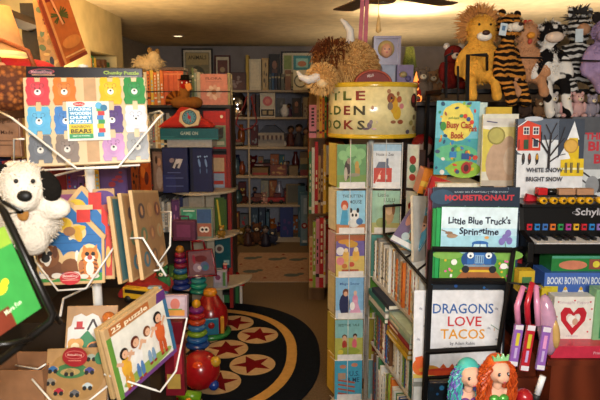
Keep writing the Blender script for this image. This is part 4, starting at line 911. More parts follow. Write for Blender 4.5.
# white dog plush
dM = T(*P(28, 208, 1.02)) 
dg = thing('dog_plush', 'white plush dog with black ears and nose slumped on the wire rack at the left', 'plush toy', dM)
wf = fur('#cfc4b4'); s = .0018*1.0
def dp(px, py, Y=1.02): return P(px, py, Y)-P(28, 208, 1.02)
MB().ell(dp(24, 186, 1.00), (.042, .045, .045), wf, n=18).ell(dp(14, 176, 1.03), (.025, .03, .03), wf).ell(dp(30, 222, 1.03), (.055, .05, .048), wf).ell(dp(10, 218, 1.04), (.05, .045, .05), wf).ell(dp(34, 240, 1.0), (.028, .03, .030), wf).ell(dp(54, 208, 1.01), (.032, .02, .022), wf).ell(dp(24, 200, .98), (.026, .028, .022), wf).build('body', dg, remesh=.005)
MB().hair(dp(30, 222, 1.03), (.054, .049, .047), wf, 700, .006, .0011, .2, seed=31).hair(dp(24, 186, 1.00), (.041, .044, .044), wf, 500, .005, .0011, .2, seed=32).build('fur', dg)
MB().ell(dp(48, 186, 1.0), (.022, .014, .030), fur('#15120f'), R=Matrix.Rotation(-.5, 3, 'Y')).build('ear', dg)
MB().ell(dp(2, 182, 1.0), (.018, .014, .034), fur('#15120f'), R=Matrix.Rotation(.2, 3, 'Y')).build('ear', dg)
MB().ell(dp(24.5, 196, .955), (.013, .009, .010), '#0e0c0b').build('nose', dg)
MB().ell(dp(16, 181, .955), .004, '#0e0c0b', n=8).build('eye', dg); MB().ell(dp(33, 181, .955), .004, '#0e0c0b', n=8).build('eye', dg)
MB().ell(dp(23, 214, .977), (.011, .005, .013), fur('#9a6a34')).build('brown_patch', dg)

# lamp at the upper left, basket below it
LY = 1.75; lp = P(-2, 56, LY)
zsf = P(6, 111, 1.62).z+.14
lm = thing('table_lamp', 'table lamp with a glowing cream shade at the upper left edge', 'lamp', T(lp.x, LY, lp.z))
rb_ = P(25, 54, LY).x-lp.x; rt_ = P(9, 12, LY).x-lp.x; ht_ = P(0, 6, LY).z-lp.z
sh = mat('#d89858', rough=.8, emit=.30)
MB().lathe([(rb_, 0), (rt_, ht_), (rt_-.003, ht_), (rb_-.003, 0)], sh, n=32).build('lamp_shade', lm)
MB().lathe([(rb_+.001, -.002), (rb_+.002, .012), (rb_-.001, .012), (rb_-.001, -.002)], mat('#f0d088', rough=.8, emit=.6), n=32).build('shade_rim', lm)
MB().lathe([(.008, zsf-.13-lp.z), (.008, .05), (.018, .06), (.018, .09), (.001, .1)], '#8c6a3c').lathe([(.05, zsf-.138-lp.z), (.055, zsf-.12-lp.z), (.03, -.04), (.015, -.02), (.001, -.018)], gloss('#b08c80')).build('stem', lm)
lamp('table_lamp_bulb', 'SPOT', (lp.x, LY, lp.z+ht_*.98), 100, (1, .70, .38), .03, (PI, 0, 0), 2.9)
lamp('table_lamp_bulb_down', 'POINT', (lp.x, LY, lp.z+ht_*.4), 6, WARM, .03)
# wall shelf that carries lamp and basket
ws = thing('wall_shelf', 'dark wooden shelf under the table lamp and the basket at the left', 'shelf', T(-1.44, 1.55, zsf-.14))
MB().box(0, .64, 0, .5, -.02, 0, '#4a2c1a').build('board', ws)
MB().box(0, .06, .1, .4, -.10, -.021, '#4a2c1a').build('bracket', ws)
bkM = T(P(6, 100, 1.66).x, 1.68, zsf-.139)
bsk = thing('wicker_basket', 'orange brown woven wicker basket with a handle under the lamp', 'basket', bkM)
wk = mat('#c07030', rough=.7, pat='weave', h2='#5c2c10', scale=70, bump=.8)
MB().lathe([(.07, 0), (.085, .03), (.092, .09), (.088, .125), (.08, .125), (.08, .02)], wk, n=28).build('basket', bsk)
MB().tube([(-.088, 0, .11), (-.07, -.01, .17), (-.0, -.02, .20), (.07, -.01, .17), (.088, 0, .11)], .007, '#9a4c20').build('handle', bsk)
m = MB()
m.ell((0, 0, 0), (.10, .06, .035), mat('#a01420', rough=.8, bump=.5)).ell((-.05, -.02, .02), (.04, .04, .03), mat('#a01420', rough=.8, bump=.5)); solo('red_scarf', m, 'red cloth heaped behind the basket under the lamp', 'cloth', T(P(20, 69, 1.80).x, 1.84, P(20, 69, 1.80).z), remesh=.006)
sheetbox(upright(-12, 22, 113, 157, 1.62), .02, '#8c6248', lambda a: (a.rect(.05, .05, .95, .95, '#9a7054'), a.text('Monograms', .5, .78, .08, '#4c2c1c', wu=.8), a.text('Made', .62, .52, .09, '#4c2c1c', wu=.36), a.rect(.2, .36, .9, .38, '#5a3824'), a.rect(.2, .26, .8, .28, '#5a3824')), 'tan sign card with dark lettering under the basket', 'sign_card', 'sign')
book_row((P(-16, 190, 1.70).x, 1.68, P(0, 200, 1.70).z), (1, 0, 0), .22, ['dark red', 'purple', 'brown', 'dark red', 'navy'], 'under the tan sign card', 'spines below the tan sign card', (.10, .15), (.015, .03), (.1, .12), 71)
sbz = P(0, 200, 1.70).z
solo('wall_shelf', MB().box(-1.44, -.74, 1.66, 1.94, sbz-.02, sbz-.001, '#3a2418'), 'dark shelf board below the tan sign card', 'shelf')
# cardboard box low left
pb = P(12, 402, 1.15); cb_ = thing('cardboard_box', 'open brown cardboard box low at the left behind the black wire', 'box', T(P(-16, 400, 1.15).x, 1.2, P(0, 400, 1.15).z-.12))
cm = mat('#8a6040', rough=.85)
for (x0, x1, y0, y1) in ((0, .11, 0, .003), (0, .11, .097, .10), (0, .003, .0031, .0969), (.107, .11, .0031, .0969)): MB().box(x0, x1, y0, y1, 0, .165, cm).build('side', cb_)
MB().box(.004, .106, .0035, .0965, 0, .004, cm).build('bottom', cb_)
solo('crate', MB().box(-1.0, -.5, 1.05, 1.32, 0, P(0, 400, 1.15).z-.121, '#1c140f'), 'dark crate under the cardboard box at the lower left', 'crate')

# hanging banners upper left
def art_b1(a):
    a.rect(0, 0, 1, 1, '#a87c34')
    r = random.Random(2)
    for _ in range(30): a.el(r.uniform(.1, .9), r.uniform(.05, .95), r.uniform(.05, .16), r.uniform(.02, .06), r.choice(['#8c6a24', '#c8a04c', '#4c5a24', '#6c2c1c', '#5a6c3c', '#b8843c', '#2c1c14']), a=r.uniform(0, 3))
    a.el(.8, .25, .08, .05, '#0e0a0a'); a.el(.5, .08, .10, .06, '#14100e')
def art_b2(a):
    a.rect(0, 0, 1, 1, '#b05a24'); a.rect(0, .82, 1, 1, '#7c1414'); a.rect(0, 0, .15, 1, '#8c3418'); a.rect(.12, 0, .2, 1, '#c88448')
    r = random.Random(6)
    for k in range(14): a.line(.5, .62, .5+.3*math.cos(k), .62+.12*math.sin(k), .006, '#4c4c1c')
    a.el(.6, .25, .35, .08, '#c07434'); a.rect(.2, .08, 1, .10, '#d8a060'); a.rect(.3, .0, 1, .05, '#7c2c18'); a.line(.35, .95, .5, .5, .01, '#d89060')
for nm, fr, art, lb, c in (('cloth_banner', frame((42, 68, 2.0), (64, 67, 2.02), (31, -12, 2.0)), art_b1, 'mustard patterned cloth panel hanging left of the orange one', '#a07434'),
                       ('cloth_banner', frame((62, 67, 1.9), (87, 54, 2.05), (49, -14, 1.9)), art_b2, 'orange brown printed cloth panel hanging at the upper left', '#9c4820')):
    M, w, h = fr; o = thing(nm, lb, 'banner', M); MB().box(0, w, 0, .004, 0, h, mat(c, rough=.8)).build('cloth', o)
    m = MB(); art(Art(m, 0, 0, w, h)); m.build('print', o)
m = MB(); A_ = P(-6, 12, 2.3); B_ = P(36, 26, 2.9); m.tube([P(-30, 4, 2.1), P(38, 27, 3.0)], .035, mat('#4a2410', rough=.6, pat='wood', h2='#2c140a', scale=3), n=4)
solo('wooden_beam', m, 'dark brown wooden beam running back beside the lamp', 'beam')
solo('wooden_screen', MB().box(P(24, 60, 2.9).x, P(40, 60, 2.9).x, 2.9, 2.93, 1.2, 2.1, '#5a5040'), 'grey brown panel behind the hanging cloth panels', 'panel')
# ================================================================ right side: aisle bookcase seen end on
A0 = Vector((.085, 6.10, 0)); A1 = Vector((.135, 4.52, 0)); ax = (A1-A0).normalized(); an = Vector((0, 0, 1)).cross(ax); AL = (A1-A0).length
AM = Matrix((ax, an, Vector((0, 0, 1)))).transposed().to_4x4(); AM.translation = A0
ab = thing('bookcase', 'long bookcase running down the aisle beside the round sign, seen from its end', 'bookcase', AM)
wcase = mat('#7a5a38', rough=.6, pat='wood', h2='#6a4c2e', scale=4)
AZ = [.10, .40, .72, 1.04, 1.36]
for z in AZ+[1.68]: MB().box(0, AL, .012, .26, z-.018, z, wcase).build('shelf', ab)
MB().box(0, AL, .262, .28, 0, 1.68, wcase).build('back_panel', ab)
MB().box(-.02, -.001, .0, .28, 0, 1.68, wcase).build('side_panel', ab)
rg5 = random.Random(55)
for k, z in enumerate(AZ[:2]):
    m = MB(); x = .01
    while x < AL-.1:
        t = rg5.uniform(.05, .09); hh5 = rg5.uniform(.22, .28); yy = rg5.uniform(0, .035); c5 = CN[rg5.choice(['yellow', 'tan', 'brown', 'white', 'red', 'pink', 'purple', 'lime'])]
        m.box(x, x+t, yy, yy+.003, z+.001, z+hh5, c5).box(x, x+.003, yy+.003, .22, z+.001, z+hh5, c5).box(x+t-.003, x+t, yy+.003, .22, z+.001, z+hh5, c5).box(x+.003, x+t-.003, yy+.003, .215, z+.004, z+hh5-.003, PAGE); x += t+.002
    q = solo('book_row', m, 'tightly packed books on the %s shelf of the aisle bookcase' % ['lowest', 'second lowest'][k], 'books', AM, kind=None) if False else m.build('book_row', None, AM)
    tag(q, 'tightly packed books on the %s shelf of the aisle bookcase' % ['lowest', 'second lowest'][k], 'books', kind='stuff')
for k, z in enumerate(AZ):
    if k < 2: continue
    book_row(A0+ax*.01+Vector((0, 0, z+.001)), ax, AL-.02, [['yellow', 'tan', 'brown', 'white', 'red'], ['pink', 'red', 'white', 'purple', 'tan'], ['lime', 'pink', 'red', 'white', 'black', 'yellow'], ['tan', 'yellow', 'green', 'orange', 'brown', 'white'], ['yellow', 'orange', 'tan', 'red', 'pink', 'green']][k],
             'of the aisle bookcase, %s shelf up' % ['first', 'second', 'third', 'fourth', 'fifth'][k], 'books on the %s shelf up of the aisle bookcase' % ['first', 'second', 'third', 'fourth', 'fifth'][k],
             (.22, .285), (.07, .11), (.2, .23), 80+k, jitter=.035, first='far end')
book_row(A0+ax*.3+Vector((0, 0, 1.681)), ax, 1.25, ['yellow', 'tan', 'orange', 'black', 'green', 'brown'], 'on top of the aisle bookcase', 'books on top of the aisle bookcase', (.10, .19), (.07, .10), (.18, .22), 88, jitter=.03, first='far end')
book((T(.085, 3.3, 1.44), .085, .28), .03, '#b83a50', lambda a: (a.rect(.2, .1, .8, .9, '#c04a60'), a.rect(.35, .2, .5, .8, '#e0b0b8'), a.rect(.58, .3, .68, .7, '#e0b0b8')), 'pink book with pale lettering jutting from the aisle end of the bookcase') if False else None
f = upright(309.5, 316, 105, 137, 3.28); 
sh_ = thing('end_rack', 'slim wooden end rack on the aisle bookcase holding a few narrow books', 'rack', T(P(309, 137, 4.38).x, 4.38, 0))
we = P(326, 137, 4.38).x-P(309, 137, 4.38).x
EZ = [P(315, 288, 4.38).z, P(315, 214, 4.38).z, P(315, 138, 4.38).z]
for z in EZ: MB().box(0, we, 0, .10, z-.008, z, wcase).build('shelf', sh_)
MB().box(.001, we, .088, .10, 0, 1.75, wcase).build('back_panel', sh_)
rr = random.Random(12)
for k, (z, row) in enumerate(zip(EZ, [
    [(309.5, 313, 238, 'tan'), (313.2, 316, 222, 'lime'), (316.2, 319.5, 219, 'pink'), (319.8, 324, 213+5, 'red'), (324.2, 326, 220, 'white')],
    [(309, 311.5, 152, 'green'), (311.8, 314.5, 148, 'white'), (314.8, 318, 142, 'red'), (318.3, 320.5, 156, 'tan'), (320.8, 323, 150, 'brown'), (323.2, 326, 145, 'yellow')],
    [(309, 316, 105, 'pink'), (316.4, 318.8, 92, 'tan'), (319, 321.5, 90, 'yellow'), (321.8, 324, 98, 'orange'), (324.2, 326, 88, 'green')]])):
    for i, (x0, x1, py, c) in enumerate(row):
        M = T(P(x0, 200, 4.38).x, 4.385+rr.uniform(0, .01), z+.001)
        spine_book(M, .075, P(x1, 200, 4.38).x-P(x0, 200, 4.38).x, P(315, py, 4.38).z-z, c, '%s book, %s from the left on the %s tier of the slim end rack' % (c, ORD[i], ['lowest', 'middle', 'top'][k]), 'books on the slim end rack', rr)

# ================================================================ round sign and its wire spinner
SX, SYc = P(372, 110, 2.76).x, 2.76; SR = .212
zt_, zb_ = P(372, 82, SYc-SR).z, P(372, 139, SYc-SR).z
sp = thing('book_spinner', 'white wire book spinner under a round cream and yellow lettered sign', 'book rack', T(SX, SYc, 0))
yl = gloss('#c8a428'); crd = mat('#ddd09a', rough=.2, spec=.8)
MB().lathe([(SR, zb_), (SR, zt_), (SR-.004, zt_), (SR-.004, zb_)], crd, n=64).build('sign_drum', sp)
MB().lathe([(SR+.001, zt_-.020), (SR+.002, zt_-.018), (SR+.002, zt_+.001), (SR-.005, zt_+.001), (SR-.005, zt_-.020)], yl, n=64).build('yellow_rim', sp)
MB().lathe([(SR+.001, zb_), (SR+.002, zb_+.001), (SR+.002, zb_+.019), (SR-.005, zb_+.019), (SR-.005, zb_)], yl, n=64).build('yellow_rim', sp)
MB().lathe([(.001, zt_-.012), (SR-.006, zt_-.012), (SR-.006, zt_-.006), (.001, zt_-.006)], '#b8a870', n=48).build('lid', sp)
m = MB(); m.warp = lambda v: Vector(((SR+.0006-v.y)*math.sin(v.x), -(SR+.0006-v.y)*math.cos(v.x), v.z))
H = zt_-zb_; A = Art(m, -PI, zb_, 2*PI, H, 0)
def ang(px):
    return math.asin(max(-1, min(1, (px-372)/44)))
def U(px): return (ang(px)+PI)/(2*PI)
gb = '#4c4424'; 
for ri, (t, wleft) in enumerate((('LITTLE', 0), ('GOLDEN', 0), ('BOOKS', 0))):
    v = [.69, .43, .17][ri]; u1 = U(360.5); u0 = u1-(.285 if len(t) == 6 else .24)
    vs, fs, L = text_geo(t, .03)
    cols2 = ['#4c5a20', '#7c2a20', '#3f3a24', '#5a6c2c']
    cs = [text_geo(c, .03) for c in t]; tot = sum(c[2] for c in cs)+.25*(len(t)-1); u = u0
    for ci, ch in enumerate(t):
        lw = cs[ci][2]/tot*(u1-u0); A.text(ch, u+lw/2, v, .155, cols2[(ci+ri) % 4], wu=lw*.95, bold=.03); u += (cs[ci][2]+.25)/tot*(u1-u0)
def dood(px, v, parts):
    u = U(px)
    for du, dv, ru, rv, c in parts: A.el(u+du, v+dv, ru, rv, c)
dood(387, .60, [(0, 0, .015, .16, '#c8962c'), (-.012, .12, .014, .09, '#8c4a2c'), (.012, -.14, .016, .12, '#c8a02c'), (.02, .10, .010, .06, '#a85a3c'), (-.014, -.02, .010, .07, '#7c6a5c'), (.03, -.02, .010, .05, '#c87c7c'), (-.02, .24, .007, .04, '#a87850'), (.014, .2, .006, .04, '#9a6a40'), (.026, -.30, .012, .04, '#8c4a2c'), (-.002, -.3, .01, .03, '#8c5a3c'), (-.01, .12, .004, .025, '#2a1c14')])
dood(364.5, .20, [(0, .04, .008, .06, '#5a4c5c'), (.005, .1, .006, .04, '#7c6a70'), (-.012, -.02, .012, .02, '#4c4050'), (.015, -.02, .008, .02, '#b89a9a')]); dood(367, .55, [(0, 0, .005, .04, '#b08460')]); dood(371, .3, [(0, 0, .003, .03, '#b8a890')])
dood(408, .68, [(0, 0, .022, .13, '#2c1410'), (-.006, .03, .012, .07, '#8c2a2c'), (.02, -.14, .016, .05, '#3a2018')]); dood(405, .28, [(0, 0, .012, .05, '#8a7c44'), (.02, .1, .010, .05, '#6c5a34'), (.02, -.1, .012, .05, '#8c7040'), (-.02, -.16, .01, .04, '#4c4450')])
m.build('printed_sign', sp)
MB().lathe([(.014, .03), (.014, zb_+.1)], wire, n=12).build('pole', sp)
MB().lathe([(.20, 0), (.20, .012), (.03, .03), (.014, .035)], wire, n=32).build('base', sp)
# columns of pockets; matrix of a column's front plane (origin at lower left of each pocket)
def smear(c1, c2, shapes):
    def f(a):
        a.rect(0, 0, 1, 1, c1)
        if c2: a.rect(0, 0, 1, .35, c2)
        for s in shapes: a.el(*s[:4], s[4])
    return f
def c_wood(a):
    a.rect(0, 0, 1, 1, '#5d8c58'); a.rect(0, .0, 1, .3, '#6f8c44')
    for u, v, r in ((.2, .75, .16), (.5, .85, .2), (.8, .78, .18), (.35, .6, .14), (.7, .6, .14)): a.el(u, v, r, r*.7, '#7fae74')
    a.el(.35, .42, .10, .22, '#3a2c26'); a.el(.40, .62, .07, .07, '#8a7466'); a.el(.30, .32, .06, .16, '#b0a494'); a.el(.68, .52, .07, .10, '#b89244'); a.rect(.62, .28, .78, .46, '#a8843c'); a.el(.58, .3, .22, .04, '#8c8470')
def c_kitten(a):
    a.rect(0, 0, 1, 1, '#8fc4dc'); a.rect(0, 0, 1, .22, '#b87848'); a.text('THE KITTEN', .55, .84, .07, '#2c3c50', wu=.7); a.text('MOUSE', .66, .70, .08, '#2c3c50', wu=.42); a.el(.28, .66, .13, .12, '#b84c24'); a.el(.28, .60, .08, .08, '#dcae90'); a.poly([(.12, .2), (.42, .2), (.38, .55), (.2, .55)], '#3f94bc'); a.el(.62, .42, .16, .13, '#e4e2de'); a.el(.50, .54, .05, .06, '#241c1c'); a.el(.74, .54, .05, .06, '#241c1c'); a.el(.56, .43, .04, .04, '#241c1c'); a.el(.68, .43, .04, .04, '#241c1c'); a.el(.6, .24, .2, .1, '#d8d8d4'); a.el(.8, .28, .12, .08, '#3c6ca0')
def c_farm(a):
    a.rect(0, 0, 1, 1, '#c8b060'); a.rect(0, .5, 1, 1, '#6a5a9a'); a.rect(.0, .86, 1, 1, '#a85a34'); a.el(.15, .62, .14, .10, '#d8d4d4'); a.el(.35, .84, .28, .06, '#c88a30'); a.el(.55, .78, .22, .08, '#c09030'); a.el(.35, .5, .12, .14, '#d8a84c'); a.el(.70, .52, .12, .16, '#d8a848'); a.el(.15, .38, .14, .1, '#d07c84'); a.rect(.2, .08, .8, .18, '#a85030'); a.el(.3, .26, .1, .06, '#b86a30'); a.el(.55, .3, .1, .06, '#c04c34'); a.el(.7, .66, .08, .06, '#e4cc9c'); a.el(.35, .64, .07, .05, '#e4cc9c')
def c_snow(a):
    a.rect(0, 0, 1, 1, '#7fb0d4'); a.rect(0, 0, 1, .2, '#b8c8dc'); a.text('Magic Snow', .5, .82, .06, '#2c5090', wu=.7); a.el(.32, .34, .19, .27, '#23264e'); a.el(.36, .64, .11, .09, '#6a3c28'); a.el(.36, .60, .07, .06, '#d0a080'); a.el(.70, .45, .10, .14, '#d88ca8'); a.poly([(.5, .12), (.92, .12), (.76, .45), (.64, .45)], '#d8a0bc'); a.el(.70, .62, .06, .06, '#dcb49c'); a.el(.60, .30, .09, .10, '#e8e6e4')
def c_dance(a):
    a.rect(0, 0, 1, 1, '#a8a850'); a.rect(0, .55, 1, 1, '#7cb0b0'); a.text('BEDTIME TALE', .5, .84, .06, '#2c4c3c', wu=.76); a.el(.34, .58, .09, .06, '#4c3020'); a.el(.34, .52, .08, .09, '#c8a080'); a.el(.34, .38, .09, .11, '#a03024'); a.el(.72, .60, .08, .06, '#3a2418'); a.el(.72, .54, .07, .07, '#c8a080'); a.el(.7, .4, .09, .12, '#c85c6c'); a.el(.5, .22, .4, .1, '#8c9838'); a.el(.2, .2, .1, .06, '#c8b83c')
def c_flag(a):
    a.rect(0, 0, 1, 1, '#3f98b4'); a.text('U.S.', .72, .60, .12, '#163c5c', wu=.36); a.text('& ME', .68, .44, .12, '#163c5c', wu=.44)
    for k in range(4): a.line(.12, .50-.11*k, .74, .42-.11*k, .009, '#a85038'); 
    a.rect(.12, .52, .4, .68, '#a88a70'); a.el(.3, .84, .12, .05, '#c07c5c'); a.el(.72, .88, .12, .05, '#c07c5c')
def c_barn(a):
    a.rect(0, 0, 1, 1, '#cfd4d8'); a.rect(0, .85, 1, 1, '#9cbcd0'); a.text('House & Zoo', .42, .74, .07, '#3a3438', wu=.62); a.rect(.03, .10, .68, .46, '#b83a28'); a.poly([(.10, .46), (.60, .46), (.5, .60), (.2, .60)], '#5c6478'); a.rect(.45, .56, .55, .68, '#5c6478'); a.rect(.2, .2, .28, .3, '#e0cfc0'); a.rect(.44, .2, .52, .3, '#e0cfc0'); a.line(.1, .12, .3, .4, .003, '#dca090')
def c_mint(a):
    a.rect(0, 0, 1, 1, '#98c0a8'); a.rect(0, 0, 1, .25, '#b0b070'); a.text('Little', .4, .86, .08, '#5c6c5c', wu=.4); a.text('LULU', .62, .74, .09, '#4c6450', wu=.4); a.el(.6, .45, .2, .24, '#c0a070'); a.el(.62, .55, .12, .12, '#d8b894'); a.el(.35, .25, .2, .12, '#8c9a5c'); a.el(.78, .58, .06, .14, '#8a5a34')
def c_red(a):
    a.rect(0, 0, 1, 1, '#58a098'); a.el(.6, .7, .26, .2, '#a85a44'); a.el(.6, .66, .16, .14, '#d0a488'); a.el(.5, .25, .3, .22, '#c03038'); a.el(.25, .35, .1, .12, '#7cc0c4')
def c_green(a):
    a.rect(0, 0, 1, 1, '#5c9a34'); a.rect(0, .0, 1, .12, '#a8b43c'); a.el(.5, .5, .35, .3, '#3c7c8c'); a.el(.5, .45, .22, .2, '#b8843c'); a.el(.4, .5, .05, .06, '#e8e4d8'); a.el(.6, .5, .05, .06, '#e8e4d8')
def c_yel(a): a.rect(0, 0, 1, 1, '#a89a34'); a.rect(.1, .2, .9, .5, '#8c2c24'); a.el(.5, .7, .3, .14, '#c8b45c')
def c_teal(a): a.rect(0, 0, 1, 1, '#7cacb4'); a.el(.5, .5, .3, .25, '#5a7c54')
rowpy = [190, 236, 280, 322, 364, 404]; RZs = [P(352, y, 2.58).z for y in rowpy]; bh = .205; bw_ = .138
colL = (T(P(337, 200, 2.60).x, 2.615, 0) @ RZ(.06), bw_)
colR = (T(P(373, 200, 2.60).x, 2.625, 0) @ RZ(-.10), .130)
namesL = ['green forest storybook with badgers', 'pale blue THE KITTEN storybook', 'purple and yellow farm animals storybook', 'blue snow storybook with a girl in pink', 'olive green storybook with two dancing children', 'teal storybook with a striped flag']
artsL = [c_wood, c_kitten, c_farm, c_snow, c_dance, c_flag]
namesR = ['pale storybook with a red barn', 'mint green storybook with a girl', 'teal storybook with a red haired child', 'bright green storybook with a round face', 'olive storybook with a red band', 'grey blue storybook with a green shape']
artsR = [c_barn, c_mint, c_red, c_green, c_yel, c_teal]
base_c = ['#5d8c58', '#8fc4dc', '#c8b060', '#7fb0d4', '#a8a850', '#3f98b4']; base_d = ['#cfd4d8', '#98c0a8', '#58a098', '#5c9a34', '#a89a34', '#7cacb4']
stk = ['#c8a878', '#d8d0b4', '#8c6c44', '#e0dccc']
for k in range(6):
    for (M0, w0), arts, names, bc_, side in ((colL, artsL, namesL, base_c, 'left'), (colR, artsR, namesR, base_d, 'right')):
        M = M0 @ T(0, 0, RZs[k]+.004) @ RX(-.05)
        book((M, w0, bh), .006, bc_[k], arts[k], names[k]+', front of the %s spinner column' % side, name='storybook', spine='#a88c34', rough=.25)
        for j in range(3):
            MM = M @ T(.001*j, .0085+.0085*j, 0)
            book((MM, w0, bh-.002*j), .007, ['#b09a6a', '#6a5838', '#cfc8a4'][j], None, '%s storybook, %s behind the %s' % (['tan', 'brown', 'cream'][j], ['first', 'second', 'third'][j], names[k]), name='storybook', group='storybooks stacked in the spinner pockets', spine=['#8c7434', '#4c3c20', '#b8a444'][j])
        # pocket
        m = MB(); m.box(.012, w0-.004, -.004, -.0028, -.004, .028, mat('#dcdad8', rough=.3)); m.build('pocket_lip', sp, sp.matrix_world.inverted() @ M)
        Mx = sp.matrix_world.inverted() @ M
        q = MB(); q.tube([(w0*.46, -.0035, .026), (w0*.46, -.0035, bh+.03)], .0018, wire, n=6)
        q.build('pocket_wire', sp, Mx)
        q = MB(); q.tube([(-.02, .04, .004), (0, -.006, .0), (w0, -.006, .0), (w0+.006, .04, .004)], .0022, wire, n=6); q.build('pocket_wire', sp, Mx)
for (M0, w0) in (colL, colR):
    for x in ((0, w0) if M0 is colR[0] else (w0,)):
        q = MB(); q.tube([(x+(.004 if x else -.006), -.004, .25), (x+(.004 if x else -.006), -.004, 1.43)], .0028, wire); q.build('upright', sp, sp.matrix_world.inverted() @ M0)
q = MB(); q.tube([(0, 0, 1.425), (w0, 0, 1.425)], .0025, wire); q.build('top_wire', sp, sp.matrix_world.inverted() @ colR[0])
for k in range(6):
    M = T(P(328.5, 200, 2.76).x, 2.755, RZs[k]+.004) @ RZ(-1.22)
    book((M, .135, bh), .012, ['#c8b45c', '#d8cfae', '#c8a0a8', '#cfc08c', '#b8a83c', '#d0a838'][k], None, '%s storybook facing the aisle on the left side of the wire spinner, %s row' % (['mustard', 'cream', 'pale pink', 'straw', 'olive yellow', 'golden'][k], ORD[k]), name='storybook', spine='#8c7434')
# right hand outward facing storybooks (turned to the right)
for k in range(5):
    M = T(P(406.5, 200, 2.62).x, 2.63, RZs[k]+.004) @ RZ(-.75)
    if k < 2:
        book((M, .06, bh), .006, '#d8d8cc', lambda a: (a.rect(.1, .1, .9, .9, '#d0d8c8'), a.el(.5, .65, .3, .10, '#9c3430'), a.el(.5, .45, .3, .10, '#3c8060'), a.el(.5, .25, .3, .08, '#b8403c')), ('white storybook with red and green figures, right corner of the spinner, %s row' % ['top', 'second'][k]), name='storybook')

# ---------------------------------------------------------------- on top of the sign
HC = P(343, 63, 2.80)
hc = thing('highland_cow_plush', 'curly tan highland cow plush with brown fringe and white horns on the round sign', 'plush toy', T(HC.x, 2.80, zt_))
o0 = hc.matrix_world.translation
def hp_(px, py, Y=2.80): return P(px, py, Y)-o0
tan = fur('#b88850', pat='speckle', h2='#8c6434', scale=35)
MB().ell(hp_(346, 64), (.150, .11, .115), tan, n=24).ell(hp_(322, 78, 2.66), (.07, .06, .065), tan).build('body', hc, remesh=.008)
MB().hair(hp_(346, 64), (.148, .11, .113), fur('#d2a668'), 2400, .020, .0030, .4, seed=2).hair(hp_(346, 64), (.148, .11, .113), fur('#a87844'), 700, .022, .003, .4, seed=3).hair(hp_(322, 78, 2.66), (.069, .059, .064), fur('#d2a668'), 520, .018, .003, .4, seed=9).build('fur', hc)
MB().hair(hp_(332, 50, 2.72), (.06, .03, .035), fur('#5a2c14'), 230, .055, .0032, .9, seed=5).hair(hp_(324, 60, 2.70), (.035, .03, .04), fur('#8a5428'), 110, .05, .0036, .5, seed=6).build('fringe', hc)
hm = fur('#d0cac4')
MB().tube([hp_(346, 50, 2.76), hp_(350.5, 40, 2.75), hp_(350, 30, 2.74), hp_(345, 23, 2.74), hp_(340.5, 19, 2.74)], .02, hm, n=12, radii=[.021, .021, .018, .013, .006]).build('horn', hc)
MB().tube([hp_(326, 72, 2.66), hp_(317, 77.5, 2.62), hp_(308, 80, 2.62), hp_(301, 77, 2.62), hp_(297, 71, 2.62)], .02, hm, n=12, radii=[.023, .023, .019, .013, .006]).build('horn', hc)
MB().ell(hp_(322, 83, 2.62), (.028, .025, .022), fur('#d8bc90')).build('muzzle', hc)
m = MB(); pl = P(372, 90, 2.62); m.prism([(.088*math.cos(t*PI/20), .062*math.sin(t*PI/20)) for t in range(21)], 0, .02, mat('#681408', rough=.6)); 
dsh = thing('red_dish', 'dark red half round sign with small white lettering on the big round sign', 'sign', T(P(372, 90, 2.64).x, 2.60, zt_-.004))
m.build('plate', dsh, bevel=.006)
m = MB(); m.tube([(.080*math.cos(t*PI/20), -.004, .056*math.sin(t*PI/20)) for t in range(21)], .005, mat('#9a4028', rough=.5)); m.build('rim', dsh)
m = MB(); Art(m, -.06, 0, .12, .07, -.0015).text('HELLO', .40, .42, .16, '#d8ccc4', wu=.25, rot=.2); m.build('lettering', dsh)
# doll box
db = thing('doll_box', 'lavender window box with a blond doll face standing on the round sign', 'boxed doll', T(P(373, 81, 2.84).x, 2.84, zt_-.004))
dw = P(400, 81, 2.84).x-P(373, 81, 2.84).x; dh = P(385, 35, 2.84).z-zt_
lav = gloss('#7f7488')
m = MB(); m.box(0, dw, .02, .07, 0, dh, lav).box(0, .01, 0, .0199, 0, dh, lav).box(dw-.01, dw, 0, .0199, 0, dh, lav).box(.0101, dw-.0101, 0, .0199, dh-.012, dh, lav).box(.0101, dw-.0101, 0, .0199, dh*.42, dh*.47, lav).box(.0101, dw-.0101, 0, .0199, 0, .012, lav); m.build('box', db)
MB().ell((dw*.48, .012, dh*.71), (.030, .022, .036), mat('#c89070', rough=.5)).build('doll_head', db)
MB().ell((dw*.48, .021, dh*.745), (.042, .022, .042), '#b89a60').build('doll_hair', db)
m = MB(); A = Art(m, 0, 0, dw, dh, -.011); A.circ(.40, .73, .0035, '#2c2c4c'); A.circ(.56, .73, .0035, '#2c2c4c'); A.el(.48, .67, .05, .012, '#a84448'); m.build('doll_face', db)
m = MB(); A = Art(m, .02, .014, dw-.04, dh*.38, .0195); A.rect(0, 0, 1, 1, '#8f94a4'); A.rect(.0, .3, .3, .8, '#6c4c50'); A.circ(.15, .8, .012, '#3c2420'); m.build('lower_print', db)
pk = solo('picture_card', MB().box(-.04, .04, 0, .03, 0, P(405, 64, 2.8).z-zt_, '#6a5a7c').ell((-.01, -.004, .05), (.02, .01, .015), '#8c7c54', n=8).ell((.015, -.004, .03), (.015, .01, .015), '#4c4470', n=8), 'small purple toy box beside the lavender doll box on the round sign', 'box', T(P(405, 80, 2.80).x, 2.80, zt_-.004))
